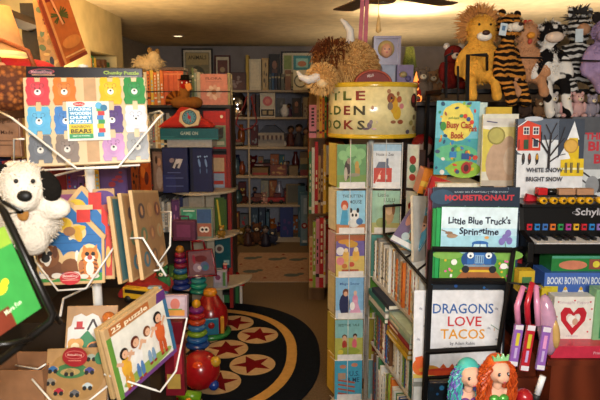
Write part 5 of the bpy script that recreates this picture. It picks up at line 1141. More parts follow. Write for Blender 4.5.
# green lampshade lamp farther back, on the tall cabinet behind
GLY = 4.3; gp = P(409, 75, GLY)
gsh = mat('#6c7c20', rough=.8, pat='weave', h2='#35400c', scale=110, emit=0)
gl = thing('green_lamp', 'standing lamp with a green woven shade behind the round sign', 'lamp', T(gp.x, GLY, gp.z))
r0, r1, hh_ = P(418, 75, GLY).x-gp.x, P(415, 47, GLY).x-gp.x-.01, P(409, 47, GLY).z-gp.z
MB().lathe([(r0, 0), (r1, hh_), (r1-.003, hh_), (r0-.003, 0)], gsh, n=28).build('lamp_shade', gl)
MB().lathe([(.12, -gp.z), (.12, -gp.z+.02), (.012, -gp.z+.04), (.010, .06), (.001, .07)], gloss('#8c6a34')).build('stem', gl)
MB().ell((0, 0, .10), .03, mat('#ffd890', emit=3)).build('bulb', gl)
lamp('green_lamp_bulb', 'SPOT', (gp.x, GLY, gp.z+hh_), 50, (1, .76, .50), .04, (PI, 0, 0), 2.9)
lamp('green_lamp_bulb_down', 'POINT', (gp.x, GLY, gp.z+.1), 3, WARM, .03)
# cabinet behind, right
gcz = P(409, 75, 3.25).z-.15
cbx = thing('dark_cabinet', 'tall dark cabinet behind the round sign carrying the green lamp', 'cabinet', T(P(398, 200, 3.2).x, 3.1, 0))
cw_ = 1.3
MB().box(0, cw_, .30, .34, 0, gcz-.001, '#241a14').build('back_panel', cbx)
for z in (.3, .7, 1.08, gcz-.001): MB().box(0, cw_, 0, .299, z-.02, z, '#33241a').build('shelf', cbx)
MB().box(0, .02, .0, .299, .301, gcz-.023, '#33241a').build('side_panel', cbx) if False else None
for i, (px, c, c2, s, lb) in enumerate([(423, '#8c2a30', '#c0a08c', .22, 'red hatted clown doll with pink dress on the cabinet behind the busy picture book'), (430, '#3c3430', '#8c7460', .2, 'dark brown plush on the dark cabinet behind the busy picture book')]):
    (fig if i == 0 else (lambda *a: None))(px, 3.1, 1.081, .36, '#b07080', '#c8b0a0', '#a01c20', lb)
ted(432, 3.08, 1.08, .22, '#5a4c40', 'dark grey brown plush next to the clown doll')
ted(421, 3.05, gcz, .20, '#6a5a4c', 'grey brown plush right of the green lamp'); ted(431, 3.1, gcz, .19, '#8c6a4c', 'tan plush between the grey plush and the black rack'); ted(414, 3.02, gcz, .12, '#a02420', 'small red plush under the green lamp')
o = thing('orange_lamp_glow', 'small orange lamp glow modelled as a solid below the green lamp', 'ornament', T(P(421, 75, 3.0).x, 3.12, gcz+.001))
MB().lathe([(.03, 0), (.035, .02), (.02, .06), (.012, .12), (.001, .16)], mat('#ff9040', emit=1.5)).build('body', o)  # emissive shape standing in for the orange glow of a lamp
# pink ribbon and pull chain from the ceiling fan
FY = 2.9; fz = P(367, -2, FY).z
m = MB(); 
for s in (-1, 1): m.add([P(363.5+2.2*s+1, -30, FY), P(367.2+2.2*s+1, -30, FY), P(364.2+2.6*s, 54, FY-.03), P(360+2.6*s, 54, FY-.03), P(363.5+2.2*s+1, -30, FY+.003), P(367.2+2.2*s+1, -30, FY+.003), P(364.2+2.6*s, 54, FY-.027), P(360+2.6*s, 54, FY-.027)], [(0, 1, 2, 3), (7, 6, 5, 4), (0, 3, 7, 4), (1, 5, 6, 2)], mat('#b05a68', rough=.6))
solo('pink_ribbon', m, 'long pink ribbon hanging from the ceiling fan above the cow plush', 'ribbon')
fan = thing('ceiling_fan', 'ceiling fan with dark brown blades just inside the top edge above the doll box', 'ceiling fan', T(P(385, -40, FY).x, FY+.1, 0))
fx, fy = P(385, -40, FY).x, FY+.1; bz_ = P(380, -2, FY+.1).z+.02
MB().lathe([(.07, bz_-.04), (.09, bz_-.01), (.09, bz_+.05), (.03, bz_+.07), (.02, CEIL-.005), (.06, CEIL-.003)], gloss('#7a5c34')).build('motor', fan)
for k, a in enumerate((.62, .62+2*PI/5, .62+4*PI/5, .62+6*PI/5, .62+8*PI/5)):
    MB().plate([(.10, -.03), (.16, -.055), (.52, -.065), (.54, 0), (.52, .065), (.16, .055), (.10, .03)], bz_-.003, bz_+.004, mat('#5c4028', rough=.5, pat='wood', h2='#4c341e', scale=5)).build('blade', fan, RZ(a))
m = MB(); m.tube([P(378.5, -6, FY-.02)-Vector((fx, fy, 0)), P(378.5, 15, FY-.02)-Vector((fx, fy, 0))], .0015, '#b09050'); m.build('pull_chain', fan)
m = MB(); q = P(378.5, 25, FY-.02)-Vector((fx, fy, 0)); m.lathe([(.002, .052), (.007, .03), (.010, .0), (.014, -.03), (.001, -.04)], '#d8b070', c=tuple(q), n=12); m.build('pull', fan)
# ================================================================ slanting low bookcase right of the spinner
D0 = Vector((.335, 2.50, 0)); D1 = Vector((.425, 1.93, 0)); dx_ = (D1-D0).normalized(); dn = Vector((0, 0, 1)).cross(dx_); DL = (D1-D0).length
DM = Matrix((dx_, dn, Vector((0, 0, 1)))).transposed().to_4x4(); DM.translation = D0
dbk = thing('bookcase', 'white shelved bookcase packed with spines running toward the viewer right of the spinner', 'bookcase', DM)
shw = mat('#b8b4b0', rough=.4)
DZ = [.815, .50, .18]
for z in DZ: MB().box(0, DL, 0, .24, z-.012, z, shw).build('shelf', dbk)
MB().box(0, DL, .242, .255, 0, 1.04, '#3a3430').build('back_panel', dbk)
def drow(z, a, b, pal, where, grp, hr, tr, seed, dr=(.19, .22)):
    book_row(D0+dx_*a+Vector((0, 0, z+.001)), dx_, b-a, pal, where, grp, hr, tr, dr, seed, jitter=.012, first='far end')
drow(DZ[0], .01, .24, ['white', 'white', 'white', 'cream', 'grey'], 'of the far half, slanting top shelf', 'white spines on the slanting top shelf', (.17, .195), (.012, .02), 91)
drow(DZ[0], .25, DL-.01, ['orange', 'white', 'grey', 'white', 'tan', 'white', 'dark red', 'green'], 'of the near half, slanting top shelf', 'mixed spines on the slanting top shelf', (.17, .215), (.010, .018), 92)
drow(DZ[1], .01, .27, ['brown', 'red', 'blue', 'orange', 'white', 'green'], 'of the far half, slanting second shelf', 'spines on the slanting second shelf', (.15, .2), (.012, .02), 93)
drow(DZ[2], .01, DL-.01, ['brown', 'orange', 'white', 'grey', 'white', 'lime', 'blue', 'green', 'white', 'white'], 'of the slanting lowest shelf', 'spines on the slanting lowest shelf', (.22, .29), (.014, .024), 94)
drow(DZ[1], .29, DL-.01, ['white', 'teal', 'white', 'green', 'blue', 'white', 'lime', 'white'], 'of the near half, slanting second shelf', 'mixed spines on the slanting second shelf', (.13, .155), (.010, .016), 95)
# books lying on those spines and leaning out
for i, (c, nm, t) in enumerate([('#c8a830', 'yellow', .018), ('#a8842c', 'ochre', .018), ('#8c2430', 'crimson', .022), ('#8fae9c', 'sage green', .022), ('#b0c4b4', 'pale mint', .018)]):
    z = DZ[1]+.160+.0205*i+.003*i
    M = T(*(D0+dx_*(.29+.008*i)-dn*.02)) @ DM.to_3x3().to_4x4() @ T(0, 0, z-0) 
    o = thing('picture_book', '%s book lying flat, %s up in the near pile of the slanting second shelf' % (nm, ORD[i]), 'book', M, 'picture books piled flat in the slanting second shelf')
    m = MB(); m.box(0, .25, 0, .22, 0, .002, c).box(0, .25, 0, .22, t-.002, t, c).box(0, .25, 0, .002, .002, t-.002, c); a = Art(m, 0, 0, .25, t); a.rect(.1, .3, .5, .7, '#d8d0b8'); m.build('cover', o)
    MB().box(.003, .247, .003, .217, .0022, t-.0022, PAGE).build('page_block', o)
for i, (c, nm, t, off) in enumerate([('#2c6a44', 'dark green', .02, 0), ('#b8b8b4', 'pale grey', .02, .01), ('#2c7468', 'teal', .025, .0), ('#1a2438', 'dark navy', .02, .05)]):
    z = DZ[1]+.203+.026*i
    M = T(*(D0+dx_*(.05+off)-dn*.03)) @ DM.to_3x3().to_4x4() @ T(0, 0, z)
    o = thing('picture_book', '%s book lying flat, %s up in the far pile of the slanting second shelf' % (nm, ORD[i]), 'book', M, 'books piled flat at the far end of the second shelf')
    m = MB(); m.box(0, .24, 0, .2, 0, .002, c).box(0, .24, 0, .2, t-.002, t, c).box(0, .24, 0, .002, .002, t-.002, c); m.build('cover', o)
    MB().box(.003, .237, .003, .197, .0022, t-.0022, PAGE).build('page_block', o)
# wire top tier with the leaning picture books
blk = mat('#141213', rough=.5, spec=.25)
tr_ = thing('black_wire_tier', 'black wire tray above the slanting bookcase holding leaning picture books', 'display rack', T(D0.x, D0.y, 0))
b_ = tr_.matrix_world.translation
def tr(pts, r=.005, nm='wire'): return MB().tube([P(*q)-b_ for q in pts], r, blk, n=8).build(nm, tr_)
tr([(384, 206, 2.36), (384, 234, 2.30), (430, 286, 1.78)], .006, 'front_rail'); tr([(384, 206, 2.36), (401, 205, 2.38)], .006); tr([(401, 232, 2.46), (444, 260, 1.95)], .005, 'rear_rail'); tr([(384, 234, 2.30), (401, 232, 2.46)], .005); tr([(405, 258, 2.05), (424, 247, 2.2)], .004); tr([(418, 270, 1.92), (436, 256, 2.02)], .004)
MB().tube([P(401, 232, 2.46)-b_, Vector((P(401, 232, 2.46).x-b_.x, 2.46-b_.y, 0))], .006, blk).build('post', tr_)
MB().tube([P(431, 285, 1.78)-b_, Vector((P(431, 285, 1.78).x-b_.x, 1.78-b_.y, 0))], .006, blk).build('post', tr_)
def art_face1(a):
    a.rect(0, 0, 1, 1, '#4c8ca4'); a.rect(0, 0, .42, 1, '#5a5480'); a.rect(0, .88, 1, 1, '#8c8478'); a.el(.22, .55, .12, .16, '#a87c78'); a.rect(.0, .02, 1, .12, '#c0ccd8'); a.el(.68, .52, .15, .17, '#c49478'); a.el(.68, .66, .16, .08, '#7c5434'); a.el(.66, .28, .2, .12, '#6a4c44'); a.circ(.62, .54, .004, '#20181c'); a.circ(.74, .54, .004, '#20181c'); a.el(.4, .2, .14, .08, '#9cb8c8'); a.text('Winter', .7, .78, .06, '#c8dce0', wu=.3); a.el(.68, .45, .04, .015, '#8c3c38')
fr = frame((391, 242, 2.10), (413, 255, 1.99), (402, 192, 2.20)); fr = frame(P(390, 240, 2.12), P(416, 254, 2.02), P(403, 190, 2.22))
fb = book(fr, .012, '#4c8ca4', art_face1, 'blue and purple picture book with childrens faces leaning in the black wire tray', spine='#9a9484')
fr = frame(P(414, 262, 1.99), P(436, 258, 2.14), P(426, 196, 2.12))
book(fr, .010, '#d8d4c8', lambda a: a.rect(.0, 0, 1, 1, '#d2cec4'), 'plain cream white book tilted behind the faces book', spine='#b8b0a0')

# ================================================================ black rack, front centre right
RY_ = 1.80
ra, rb2 = P(430, 340, RY_).x, P(512, 340, RY_).x
rk2 = thing('black_book_rack', 'black metal book rack carrying the truck and dragon picture books', 'display rack', T(0, 0, 0))
def r2(pts, w, nm='bar'):
    pts = [P(*q) for q in pts]; return MB().tube(pts, w, blk, n=4).build(nm, rk2)
r2([(430.5, 250, 1.78), (424, 404, 1.74)], .009, 'upright'); r2([(432, 249, 1.78), (512, 250, 1.78)], .009); r2([(425, 352, 1.75), (497, 348, 1.75)], .009)
r2([(514, 248, 1.80), (497, 360, 1.76), (490, 404, 1.75)], .008, 'upright'); r2([(527, 246, 1.87), (512, 345, 1.85), (505, 404, 1.84)], .008, 'upright'); r2([(512, 250, 1.79), (527, 247, 1.86)], .007)
r2([(430, 281, 1.80), (505, 281, 1.80)], .010); r2([(426, 378, 1.77), (495, 374, 1.77)], .006)
r2([(507, 282, 1.80), (520, 284, 1.64), (541, 284, 1.61)], .003, 'hook')
q = [P(x, y, 1.86) for x, y in ((522, 245), (528, 243), (531, 250), (529, 262), (520, 274), (508, 284))]; MB().tube(q, .003, blk).build('hook', rk2)
for x, y in ((424, 1.74), (490, 1.75), (505, 1.84)):
    p = P(x, 402, y); MB().tube([p, Vector((p.x, p.y, 0))], .009, blk, n=4).build('leg', rk2)
for (x, y, w) in ((430, 281, 1.83), (426, 374, 1.80)): MB().box(P(x, y, w).x, P(x+76, y, w).x, 1.84, 1.90, P(x, y, w).z-.012, P(x, y, w).z-.006, blk).build('shelf', rk2)

def art_truck(a):
    a.rect(0, 0, 1, 1, '#b8dcec'); a.rect(0, .36, 1, .62, '#a0d0e0'); a.rect(.0, .72, 1, 1, '#d4e8f0'); a.rect(0, 0, 1, .38, '#5c9a34'); a.el(.1, .36, .2, .06, '#7cae4c'); a.el(.9, .36, .2, .07, '#7cae4c')
    a.poly([(.18, 0), (.88, 0), (.66, .24), (.40, .24)], '#9a5c30'); a.rect(.27, .13, .75, .16, '#d8b02c')
    for t, v, wd in (("Little Blue Truck's", .78, .82), ('Springtime', .64, .52)): a.text(t, .50, v, .085, '#101c34', wu=wd, bold=.03, wob=.12)
    bl = '#2c66ac'; bd = '#1c4884'
    a.el(.37, .30, .09, .10, bd); a.el(.66, .30, .09, .10, bd); a.rect(.36, .24, .68, .36, bl); a.poly([(.38, .34), (.65, .34), (.62, .52), (.42, .52)], bl); a.el(.52, .52, .11, .035, bl); a.poly([(.42, .43), (.61, .43), (.60, .51), (.44, .51)], '#bfe0e8'); a.rect(.515, .43, .525, .54, bd)
    a.el(.52, .32, .09, .10, bl); a.rect(.46, .25, .58, .36, '#8ab0d0'); 
    for k in range(4): a.rect(.47+.03*k, .26, .48+.03*k, .35, bd)
    for u in (.40, .64): a.circ(u, .36, .013, bd); a.circ(u, .36, .011, '#e8f0f0'); a.circ(u, .35, .004, '#1c2c44')
    a.rect(.32, .205, .72, .235, '#7c94a8'); a.el(.34, .17, .05, .05, '#181c24'); a.el(.70, .17, .05, .05, '#181c24'); a.el(.60, .60, .03, .02, '#d8a05c')
    for u, v in ((.84, .60), (.90, .56), (.88, .66), (.80, .55)): a.el(u, v, .04, .05, '#7c70b4')
    a.line(.84, .55, .88, .38, .002, '#4c7c4c'); a.el(.14, .62, .07, .03, '#a08468'); a.el(.10, .66, .05, .02, '#8c6c54'); a.line(.0, .70, .22, .62, .003, '#8c6c54')
    r = random.Random(4)
    for k in range(16):
        u = r.choice([r.uniform(.02, .2), r.uniform(.78, .98)]); a.circ(u, r.uniform(.06, .34), .004, r.choice(['#e0609c', '#e8e4e0', '#d8b030', '#8c70c0', '#e07c9c']))
    a.el(.84, .22, .05, .04, '#ece8e0'); a.el(.18, .27, .04, .04, '#ece8e0'); a.text('ALICE AND JILL', .5, .05, .02, '#2c1c14', wu=.3)
M, w, h = upright(439, 514, 208, 281.5, 1.81, tilt=.05, roll=.01); lbt = book((M, w, h), .010, '#128a3c', art_truck, "sky blue picture book with a blue truck on its cover and a green spine", rough=.25, spine='#14a048')
# green spine strip turned forward
M2 = M @ T(-.028, .002, 0)
solo('picture_book', MB().box(0, .011, 0, .012, 0, h-.006, '#118438').box(.0125, .0255, .001, .014, 0, h-.004, '#15964a'), 'pair of narrow green book spines at the left of the truck book', 'book', M2)
def art_mouse(a):
    a.rect(0, 0, 1, 1, '#16263a'); r = random.Random(3)
    for _ in range(30): a.circ(r.random(), r.uniform(.5, 1), .0012, '#8ca4b8')
    a.el(.1, .9, .14, .08, '#24445c'); a.text('MOUSETRONAUT', .53, .865, .055, '#b8303c', wu=.80, bold=.045); a.text('BASED ON A PARTIALLY TRUE STORY', .55, .945, .014, '#a8b4c0', wu=.62); a.rect(0, 0, 1, .5, '#1c3450')
M, w, h = upright(431, 516, 188, 280, 1.86, tilt=.05)
book((M, w, h), .010, '#16263a', art_mouse, 'dark night blue picture book with red capital title behind the blue truck book', rough=.25, spine='#4c5c7c')
M, w, h = upright(426.5, 514, 189, 280, 1.885, tilt=.05)
book((M, w, h), .010, '#7c2c3c', None, 'dark red backed picture book tucked behind the night blue book', spine='#8c5a6c')
M, w, h = upright(505, 524, 194, 262, 1.94, roll=.25)
book((M, w, h), .010, '#c02430', None, 'bright red book peeking out at the right behind the night blue book', spine='#a01c28')
def art_dragon(a):
    a.rect(0, 0, 1, 1, '#dcdce0'); a.text('DRAGONS', .55, .745, .11, '#2c5a9c', wu=.68, bold=.012)
    cs = ['#2c5a9c', '#3c7a5c', '#b83c2c', '#c88a2c', '#5a4c8c']
    a.text('LOVE', .57, .60, .11, '#c02c34', wu=.38, bold=.012); a.text('TACOS', .55, .455, .11, '#d8941c', wu=.50, bold=.012); a.text('by Adam Rubin', .55, .385, .035, '#4c4c50', wu=.28); a.text('pictures by Daniel Salmieri', .55, .335, .03, '#4c4c50', wu=.42)
    a.rect(0, 0, 1, .05, '#d8bc58'); a.el(.08, .13, .09, .10, '#d86c2c'); a.el(.18, .10, .12, .05, '#c88a2c'); a.poly([(.02, .24), (.10, .26), (.14, .14), (.04, .10)], '#d8602c'); a.el(.55, .09, .40, .035, '#b8301c'); a.el(.36, .06, .3, .03, '#c8441c'); a.el(.86, .12, .10, .06, '#b82c1c')
    for k in range(5): a.poly([(.3+.1*k, .12), (.34+.1*k, .17), (.38+.1*k, .12)], '#c8541c')
    for u, v in ((.07, .8), (.12, .6), (.05, .45), (.92, .8), (.93, .45), (.9, .28), (.84, .58)): a.el(u, v, .02, .012, '#b0b0b8'); a.line(u-.01, v+.02, u+.02, v-.02, .0012, '#8c8c94')
    a.line(.86, .62, .95, .56, .002, '#4c7c5c'); a.line(.9, .58, .9, .55, .002, '#c07c2c')
M, w, h = upright(413, 501, 293, 378, 1.775, tilt=.08)
book((M, w, h), .012, '#dcdce0', art_dragon, 'white picture book about dragons and tacos on the lower tier of the black rack', rough=.25, spine='#d0d0cc')
# dark blue patterned books behind it and below
def art_blue(a):
    a.rect(0, 0, 1, 1, '#14202c'); r = random.Random(9)
    for _ in range(40): a.circ(r.random(), r.random(), r.uniform(.002, .009), r.choice(['#1c4c8c', '#24609c', '#10283c', '#2c7ab0', '#17324c']))
M, w, h = upright(426, 503, 262, 372, 1.86, tilt=.05); book((M, w, h), .012, '#16243a', art_blue, 'dark blue speckled picture book behind the white dragon book', spine='#1c3050')
M, w, h = upright(426, 500, 384, 470, 1.72, tilt=.02); book((M, w, h), .012, '#14283c', art_blue, 'blue leafy patterned book on the lowest tier behind the mermaid dolls')
M, w, h = upright(410, 424, 377, 470, 1.79); book((M, w, h), .012, '#d0d0cc', lambda a: a.rect(0, .9, 1, .95, '#8c8c84'), 'white book edge under the dragon book at the left of the black rack')

# ---------------------------------------------------------------- mermaid dolls
def mermaid(px, py, Y, hairc, hair2, topc, label, skin='#d8a78c', crown=None, turn=0.3, seed=1):
    c = P(px, py, Y); o = thing('mermaid_doll', label, 'doll', T(*c) @ RZ(turn) @ Matrix.Scale(.86, 4))
    sk = mat(skin, rough=.75, bump=.15)
    MB().ell((0, 0, 0), (.033, .034, .037), sk, n=24).ell((0, -.030, -.010), (.020, .012, .017), sk).ell((0, 0, -.045), (.014, .014, .02), sk).build('head', o, remesh=.004)
    MB().ell((0, .004, -.085), (.030, .022, .038), sk).ell((0, .0, -.20), (.03, .024, .06), mat(topc, rough=.3, metal=.4)).tube([(-.026, 0, -.062), (-.05, -.005, -.10), (-.045, -.02, -.14)], .010, sk, n=8).tube([(.026, 0, -.062), (.05, -.005, -.10), (.045, -.02, -.14)], .010, sk, n=8).ell((0, .0, -.14), (.026, .02, .04), sk).build('body', o, remesh=.004)
    tp = mat(topc, rough=.25, metal=.5); MB().ell((-.014, -.016, -.082), (.016, .012, .013), tp).ell((.014, -.016, -.082), (.016, .012, .013), tp).build('shell_top', o)
    e = MB()
    for s in (-1, 1):
        e.ell((s*.013, -.0335, .002), (.0048, .003, .0065), '#1a1c2c', n=10).ell((s*.013+.001, -.0362, .004), (.0014, .001, .0018), '#f0f0f0', n=6)
    e.ell((0, -.0405, -.018), (.005, .002, .0018), '#b8485c', n=8); e.build('face', o)
    hr_ = MB(); r = random.Random(seed); mts = [mat(hairc, rough=.35), mat(hair2, rough=.35)]
    for k in range(260):
        a = r.uniform(-.20*PI, 1.20*PI); el_ = r.uniform(.05, 1.2); d = Vector((math.cos(a)*math.cos(el_), math.sin(a)*math.cos(el_), math.sin(el_)))
        p = Vector((d.x*.033, d.y*.034+.002, d.z*.037)); out = Vector((d.x, max(d.y, -.05), 0)); out = out.normalized() if out.length > .01 else Vector((0, 1, 0)); L_ = r.uniform(.08, .12); pts = [p]
        w1 = r.uniform(0, 6)
        for i in range(1, 8):
            t = i/7; pts.append(Vector((d.x*.036, d.y*.036, d.z*.036*(1-t)))*1.1*(1 if t < .3 else 1)+out*(.013*math.sin(t*2)+.006*math.sin(w1+t*14))+Vector((.005*math.cos(w1+t*14), 0, -L_*t*t-.01*t)))
        hr_.tube(pts, .003, mts[k % 2], n=4, radii=[.0020]*7+[.0007], smooth=True)
    hr_.ell((0, .010, .010), (.0345, .0345, .037), mts[0], n=18); hr_.build('hair', o)
    if crown: 
        m = MB(); m.prism([(-.022, 0), (-.026, .018), (-.014, .008), (-.008, .022), (0, .009), (.008, .022), (.014, .008), (.026, .018), (.022, 0)], -.004, .004, gloss(crown)); m.build('crown', o, T(0, -.012, .034) @ RX(-.2), bevel=.001)
    return o
mermaid(469, 374, 1.36, '#48b0a8', '#6a5cb0', '#8c5cb0', 'mermaid doll with wavy turquoise and purple hair and a violet top, left of the two', turn=.12, seed=3)
mermaid(498, 370, 1.32, '#c8541c', '#a83c14', '#5cb04c', 'mermaid doll with long orange hair, green crown and green top, right of the two', crown='#7cb87c', turn=.15, seed=5)
zc = P(482, 371, 1.34).z-.262*.86
solo('doll_stand', MB().box(.28, .72, 1.15, 1.52, zc-.03, zc, '#1c1716').box(.30, .70, 1.2, 1.5, 0, zc-.03, '#171312'), 'dark stand under the mermaid dolls at the bottom edge', 'stand')

# ================================================================ right: long dark counter and display
CY = 1.98
czt = P(520, 197, CY).z  # lid of the toy piano
cm_ = mat('#6a2c16', rough=.4, pat='wood', h2='#4c1c0c', scale=3)
shz_ = P(560, 352, 1.80).z
wc = thing('wooden_counter', 'reddish brown wooden counter under the boxed books at the right edge', 'counter', T(P(515, 350, 1.8).x, 1.80, 0))
MB().box(0, 1.2, 0, .60, shz_-.03, shz_, cm_).build('counter_top', wc)
MB().box(.02, 1.18, .02, .58, 0, shz_-.031, cm_).build('cabinet', wc)
MB().box(.0, 1.2, -.012, -.001, shz_-.12, shz_-.09, cm_).build('rail', wc)
# black shelf base between counter and piano
pz0 = P(560, 291, 1.9).z
# toy piano
pn = thing('toy_piano', 'black upright toy piano with white keys and a coloured note strip', 'toy piano', T(P(524, 200, 1.90).x, 1.90, 0))
pbk = mat('#0b0a0b', rough=.35, spec=.4); pw = .62
zl_ = P(560, 203, 1.90).z; zk = P(560, 244, 1.80).z; zb__ = P(560, 252, 1.9).z-.10
MB().box(0, pw, 0, .20, zk-.03, zl_-.012, pbk).build('upper_case', pn, bevel=.002)
MB().box(-.015, pw+.01, -.03, .21, zl_-.011, zl_, pbk).build('lid', pn, bevel=.002)
MB().box(0, pw, -.10, -.001, zk-.028, zk-.012, pbk).box(-.0, pw, -.11, -.10, zk-.03, zk+.0, pbk).build('key_bed', pn)
MB().prism([(0, 0), (.02, 0), (.02, .01), (0, .01)], 0, .01, pbk)
m = MB(); m.T = T(-.022, 0, 0) @ RZ(PI/2) ; 
side = [(-.115, zk-.06), (.20, zk-.06), (.20, zl_-.012), (-.01, zl_-.012), (-.03, zk+.03), (-.115, zk+.008)]
m.prism(side, -.020, 0, pbk); m.build('side_panel', pn, bevel=.002)
kw = .0235
for i in range(22): MB().box(.012+kw*i, .012+kw*i+kw-.0015, -.098, -.002, zk-.011, zk+.002, '#d8d6d6').build('white_key', pn, bevel=.001)
for i in range(21):
    if i % 7 in (2, 6): continue
    MB().box(.012+kw*(i+1)-.006, .012+kw*(i+1)+.006, -.062, -.003, zk+.0021, zk+.012, '#100e0f').build('black_key', pn)
cc = ['#c02430', '#2c7cc0', '#3c6cb0', '#d8702c', '#2c8c4c', '#b03c8c', '#d8a82c', '#c02430', '#2c7cc0', '#8c70b8', '#d8702c', '#2c8c4c', '#b03c8c', '#d8a82c', '#c02430', '#2c7cc0']
for i, c in enumerate(cc): MB().box(.014+.027*i, .031+.027*i, -.008, -.0005, zk+.026, zk+.048, gloss(c)).box(.018+.027*i, .028+.027*i, -.0095, -.0081, zk+.034, zk+.042, '#14101c').build('note_tab', pn)
m = MB(); Art(m, .180, zk+.072, .19, .040, -.0005).text('Schylling', .36, .15, .6, '#b8b4b8', wu=.72, bold=.02).el(.0, .35, .06, .12, '#8c888c').el(0, .35, .05, .09, '#0b0a0b'); m.build('maker_name', pn)
MB().box(.0, pw, .0, .2, shz_+.001, shz_+.03, pbk).build('base', pn)
MB().box(0.0, .03, .12, .2, shz_+.031, zk-.031, pbk).build('leg', pn); MB().box(pw-.03, pw, .12, .2, shz_+.031, zk-.031, pbk).build('leg', pn)
MB().box(.031, pw-.031, .18, .199, shz_+.031, zk-.031, mat('#141113', rough=.5)).build('lower_panel', pn)
# toy train on the lid
tx0 = P(540, 196, 1.82).x; tzz = zl_+.001
tn = thing('toy_train', 'wooden toy train with a red engine, tan blocks and yellow wheels on the piano lid', 'toy train', T(tx0, 1.875, tzz))
def pxl(px): return P(px, 196, 1.875).x-tx0
for i, px in enumerate((544, 554.5, 564, 572.5, 582, 590, 602)):
    m = MB(); m.tube([(pxl(px), -.004, .0115), (pxl(px), .032, .0115)], .0115, gloss('#d8a01c'), n=16); m.tube([(pxl(px), -.006, .0115), (pxl(px), -.004, .0115)], .005, '#3c2a10', n=10); m.build('wheel', tn)
MB().box(pxl(538), pxl(558), 0, .028, .024, .030, '#181414').box(pxl(559), pxl(577), 0, .028, .024, .030, '#181414').box(pxl(578), pxl(597), 0, .028, .024, .030, '#181414').build('chassis', tn)
MB().box(pxl(538), pxl(547.5), -.002, .030, .0301, .055, gloss('#b81c20')).build('cab', tn, bevel=.003)
MB().tube([(pxl(548.5), .013, .041), (pxl(557), .013, .041)], .011, gloss('#141214'), n=16).build('boiler', tn)
for a, b in ((559, 575.5), (577, 594)): MB().box(pxl(a), pxl(b), 0, .028, .0301, .052, '#a87c5c').build('block', tn, bevel=.003)
# books on the piano lid / behind
def art_snow(a):
    a.rect(0, 0, 1, 1, '#d8dade'); a.rect(.0, .55, .62, 1, '#5a6474'); a.rect(0, 0, .02, 1, '#20222c'); a.el(.5, .62, .5, .12, '#d4d8dc'); a.rect(.62, .5, 1, 1, '#3a4250'); a.el(.25, 1.0, .14, .03, '#b8bcc4')
    a.rect(.02, .60, .36, .92, '#c83c24'); a.poly([(.04, .88), (.16, .98), (.34, .92), (.34, .86)], '#c83c24'); a.line(.02, .90, .16, .985, .003, '#e8e8e8'); a.rect(.16, .62, .20, .9, '#b0301c')
    for u in (.10, .24):
        a.rect(u, .80, u+.09, .90, '#e0e0dc'); a.rect(u+.01, .81, u+.08, .89, '#2c3448'); a.rect(u+.042, .80, u+.048, .90, '#e0e0dc'); a.rect(u, .848, u+.09, .854, '#e0e0dc')
    a.rect(.11, .62, .18, .74, '#2c4c34'); a.rect(.24, .64, .33, .75, '#e0e0dc'); a.rect(.25, .65, .32, .74, '#2c3448'); a.line(.04, .62, .04, .74, .003, '#20222c')
    for u, c in ((.11, '#4c3c38'), (.20, '#8c3c2c'), (.31, '#c89020')): a.el(u, .50, .025, .07, '#1c1c24'); a.el(u, .52, .018, .035, c); a.line(u-.02, .42, u+.02, .47, .003, '#181820')
    a.rect(.66, .28, 1.0, .50, '#d8b81c'); a.poly([(.72, .50), (.92, .50), (.92, .66), (.72, .66)], '#d8b81c'); a.poly([(.60, .48), (.72, .66), (.80, .50)], '#dfe2e6'); a.poly([(.74, .74), (.84, .97), (.92, .74)], '#dfe2e6'); a.rect(.77, .62, .90, .76, '#d8b81c'); a.rect(.62, .36, 1, .385, '#e0dca8')
    for u in (.72, .80, .90): a.rect(u, .32, u+.035, .45, '#2c3040'); a.rect(u+.015, .32, u+.02, .45, '#d8b81c')
    a.circ(.80, .66, .026, '#b88c34'); a.circ(.80, .66, .021, '#cfa44c')
    tk_ = '#241c20'; a.poly([(.46, .37), (.50, .37), (.50, .62), (.46, .62)], tk_)
    for u0, v0, u1, v1, w in ((.48, .55, .36, .70, .007), (.36, .70, .22, .76, .004), (.36, .70, .36, .84, .004), (.48, .58, .50, .80, .007), (.50, .80, .42, .93, .004), (.50, .80, .58, .95, .004), (.48, .52, .62, .68, .006), (.62, .68, .70, .90, .003), (.62, .68, .70, .76, .003), (.49, .46, .62, .54, .005), (.62, .54, .72, .56, .003), (.50, .7, .60, .80, .003), (.47, .62, .40, .80, .004)): a.line(u0, v0, u1, v1, w, tk_)
    a.text('WHITE SNOW', .42, .33, .055, '#3a3c48', wu=.54, bold=.03); a.text('BRIGHT SNOW', .42, .215, .055, '#3a3c48', wu=.54, bold=.03)
def art_bear(a):
    a.rect(0, 0, 1, 1, '#7a7c80'); a.rect(0, .78, 1, 1, '#4c4e54'); a.text('LYND', .66, .87, .07, '#c8ccd0', wu=.3); a.text('THE', .30, .72, .08, '#b8303c', wu=.26, bold=.04); a.text('BIGGEST', .62, .58, .11, '#b8303c', wu=.80, bold=.04); a.text('BEAR', .56, .42, .11, '#b8303c', wu=.50, bold=.04)
    a.rect(0, 0, 1, .34, '#c8ccce'); a.el(.75, .25, .3, .18, '#2c2a2c'); a.el(.5, .14, .2, .10, '#3c3a3c'); a.line(.0, .3, .4, .05, .006, '#4c4a4e'); a.line(.1, .34, .3, .22, .006, '#2c2a2c'); a.el(.3, .14, .1, .12, '#8a8c90')
M, w, h = upright(514.5, 582, 119, 192, 2.00, tilt=.08); M.translation.z = zl_+.001
snow = book((M, w, P(550, 119, 2.0).z-zl_), .012, '#d8dade', art_snow, 'white snowy picture book with a bare tree and red house on the piano lid', rough=.22, spine='#20222c')
M, w, h = upright(571, 640, 119, 192, 2.04, tilt=.08); M.translation.z = zl_+.001
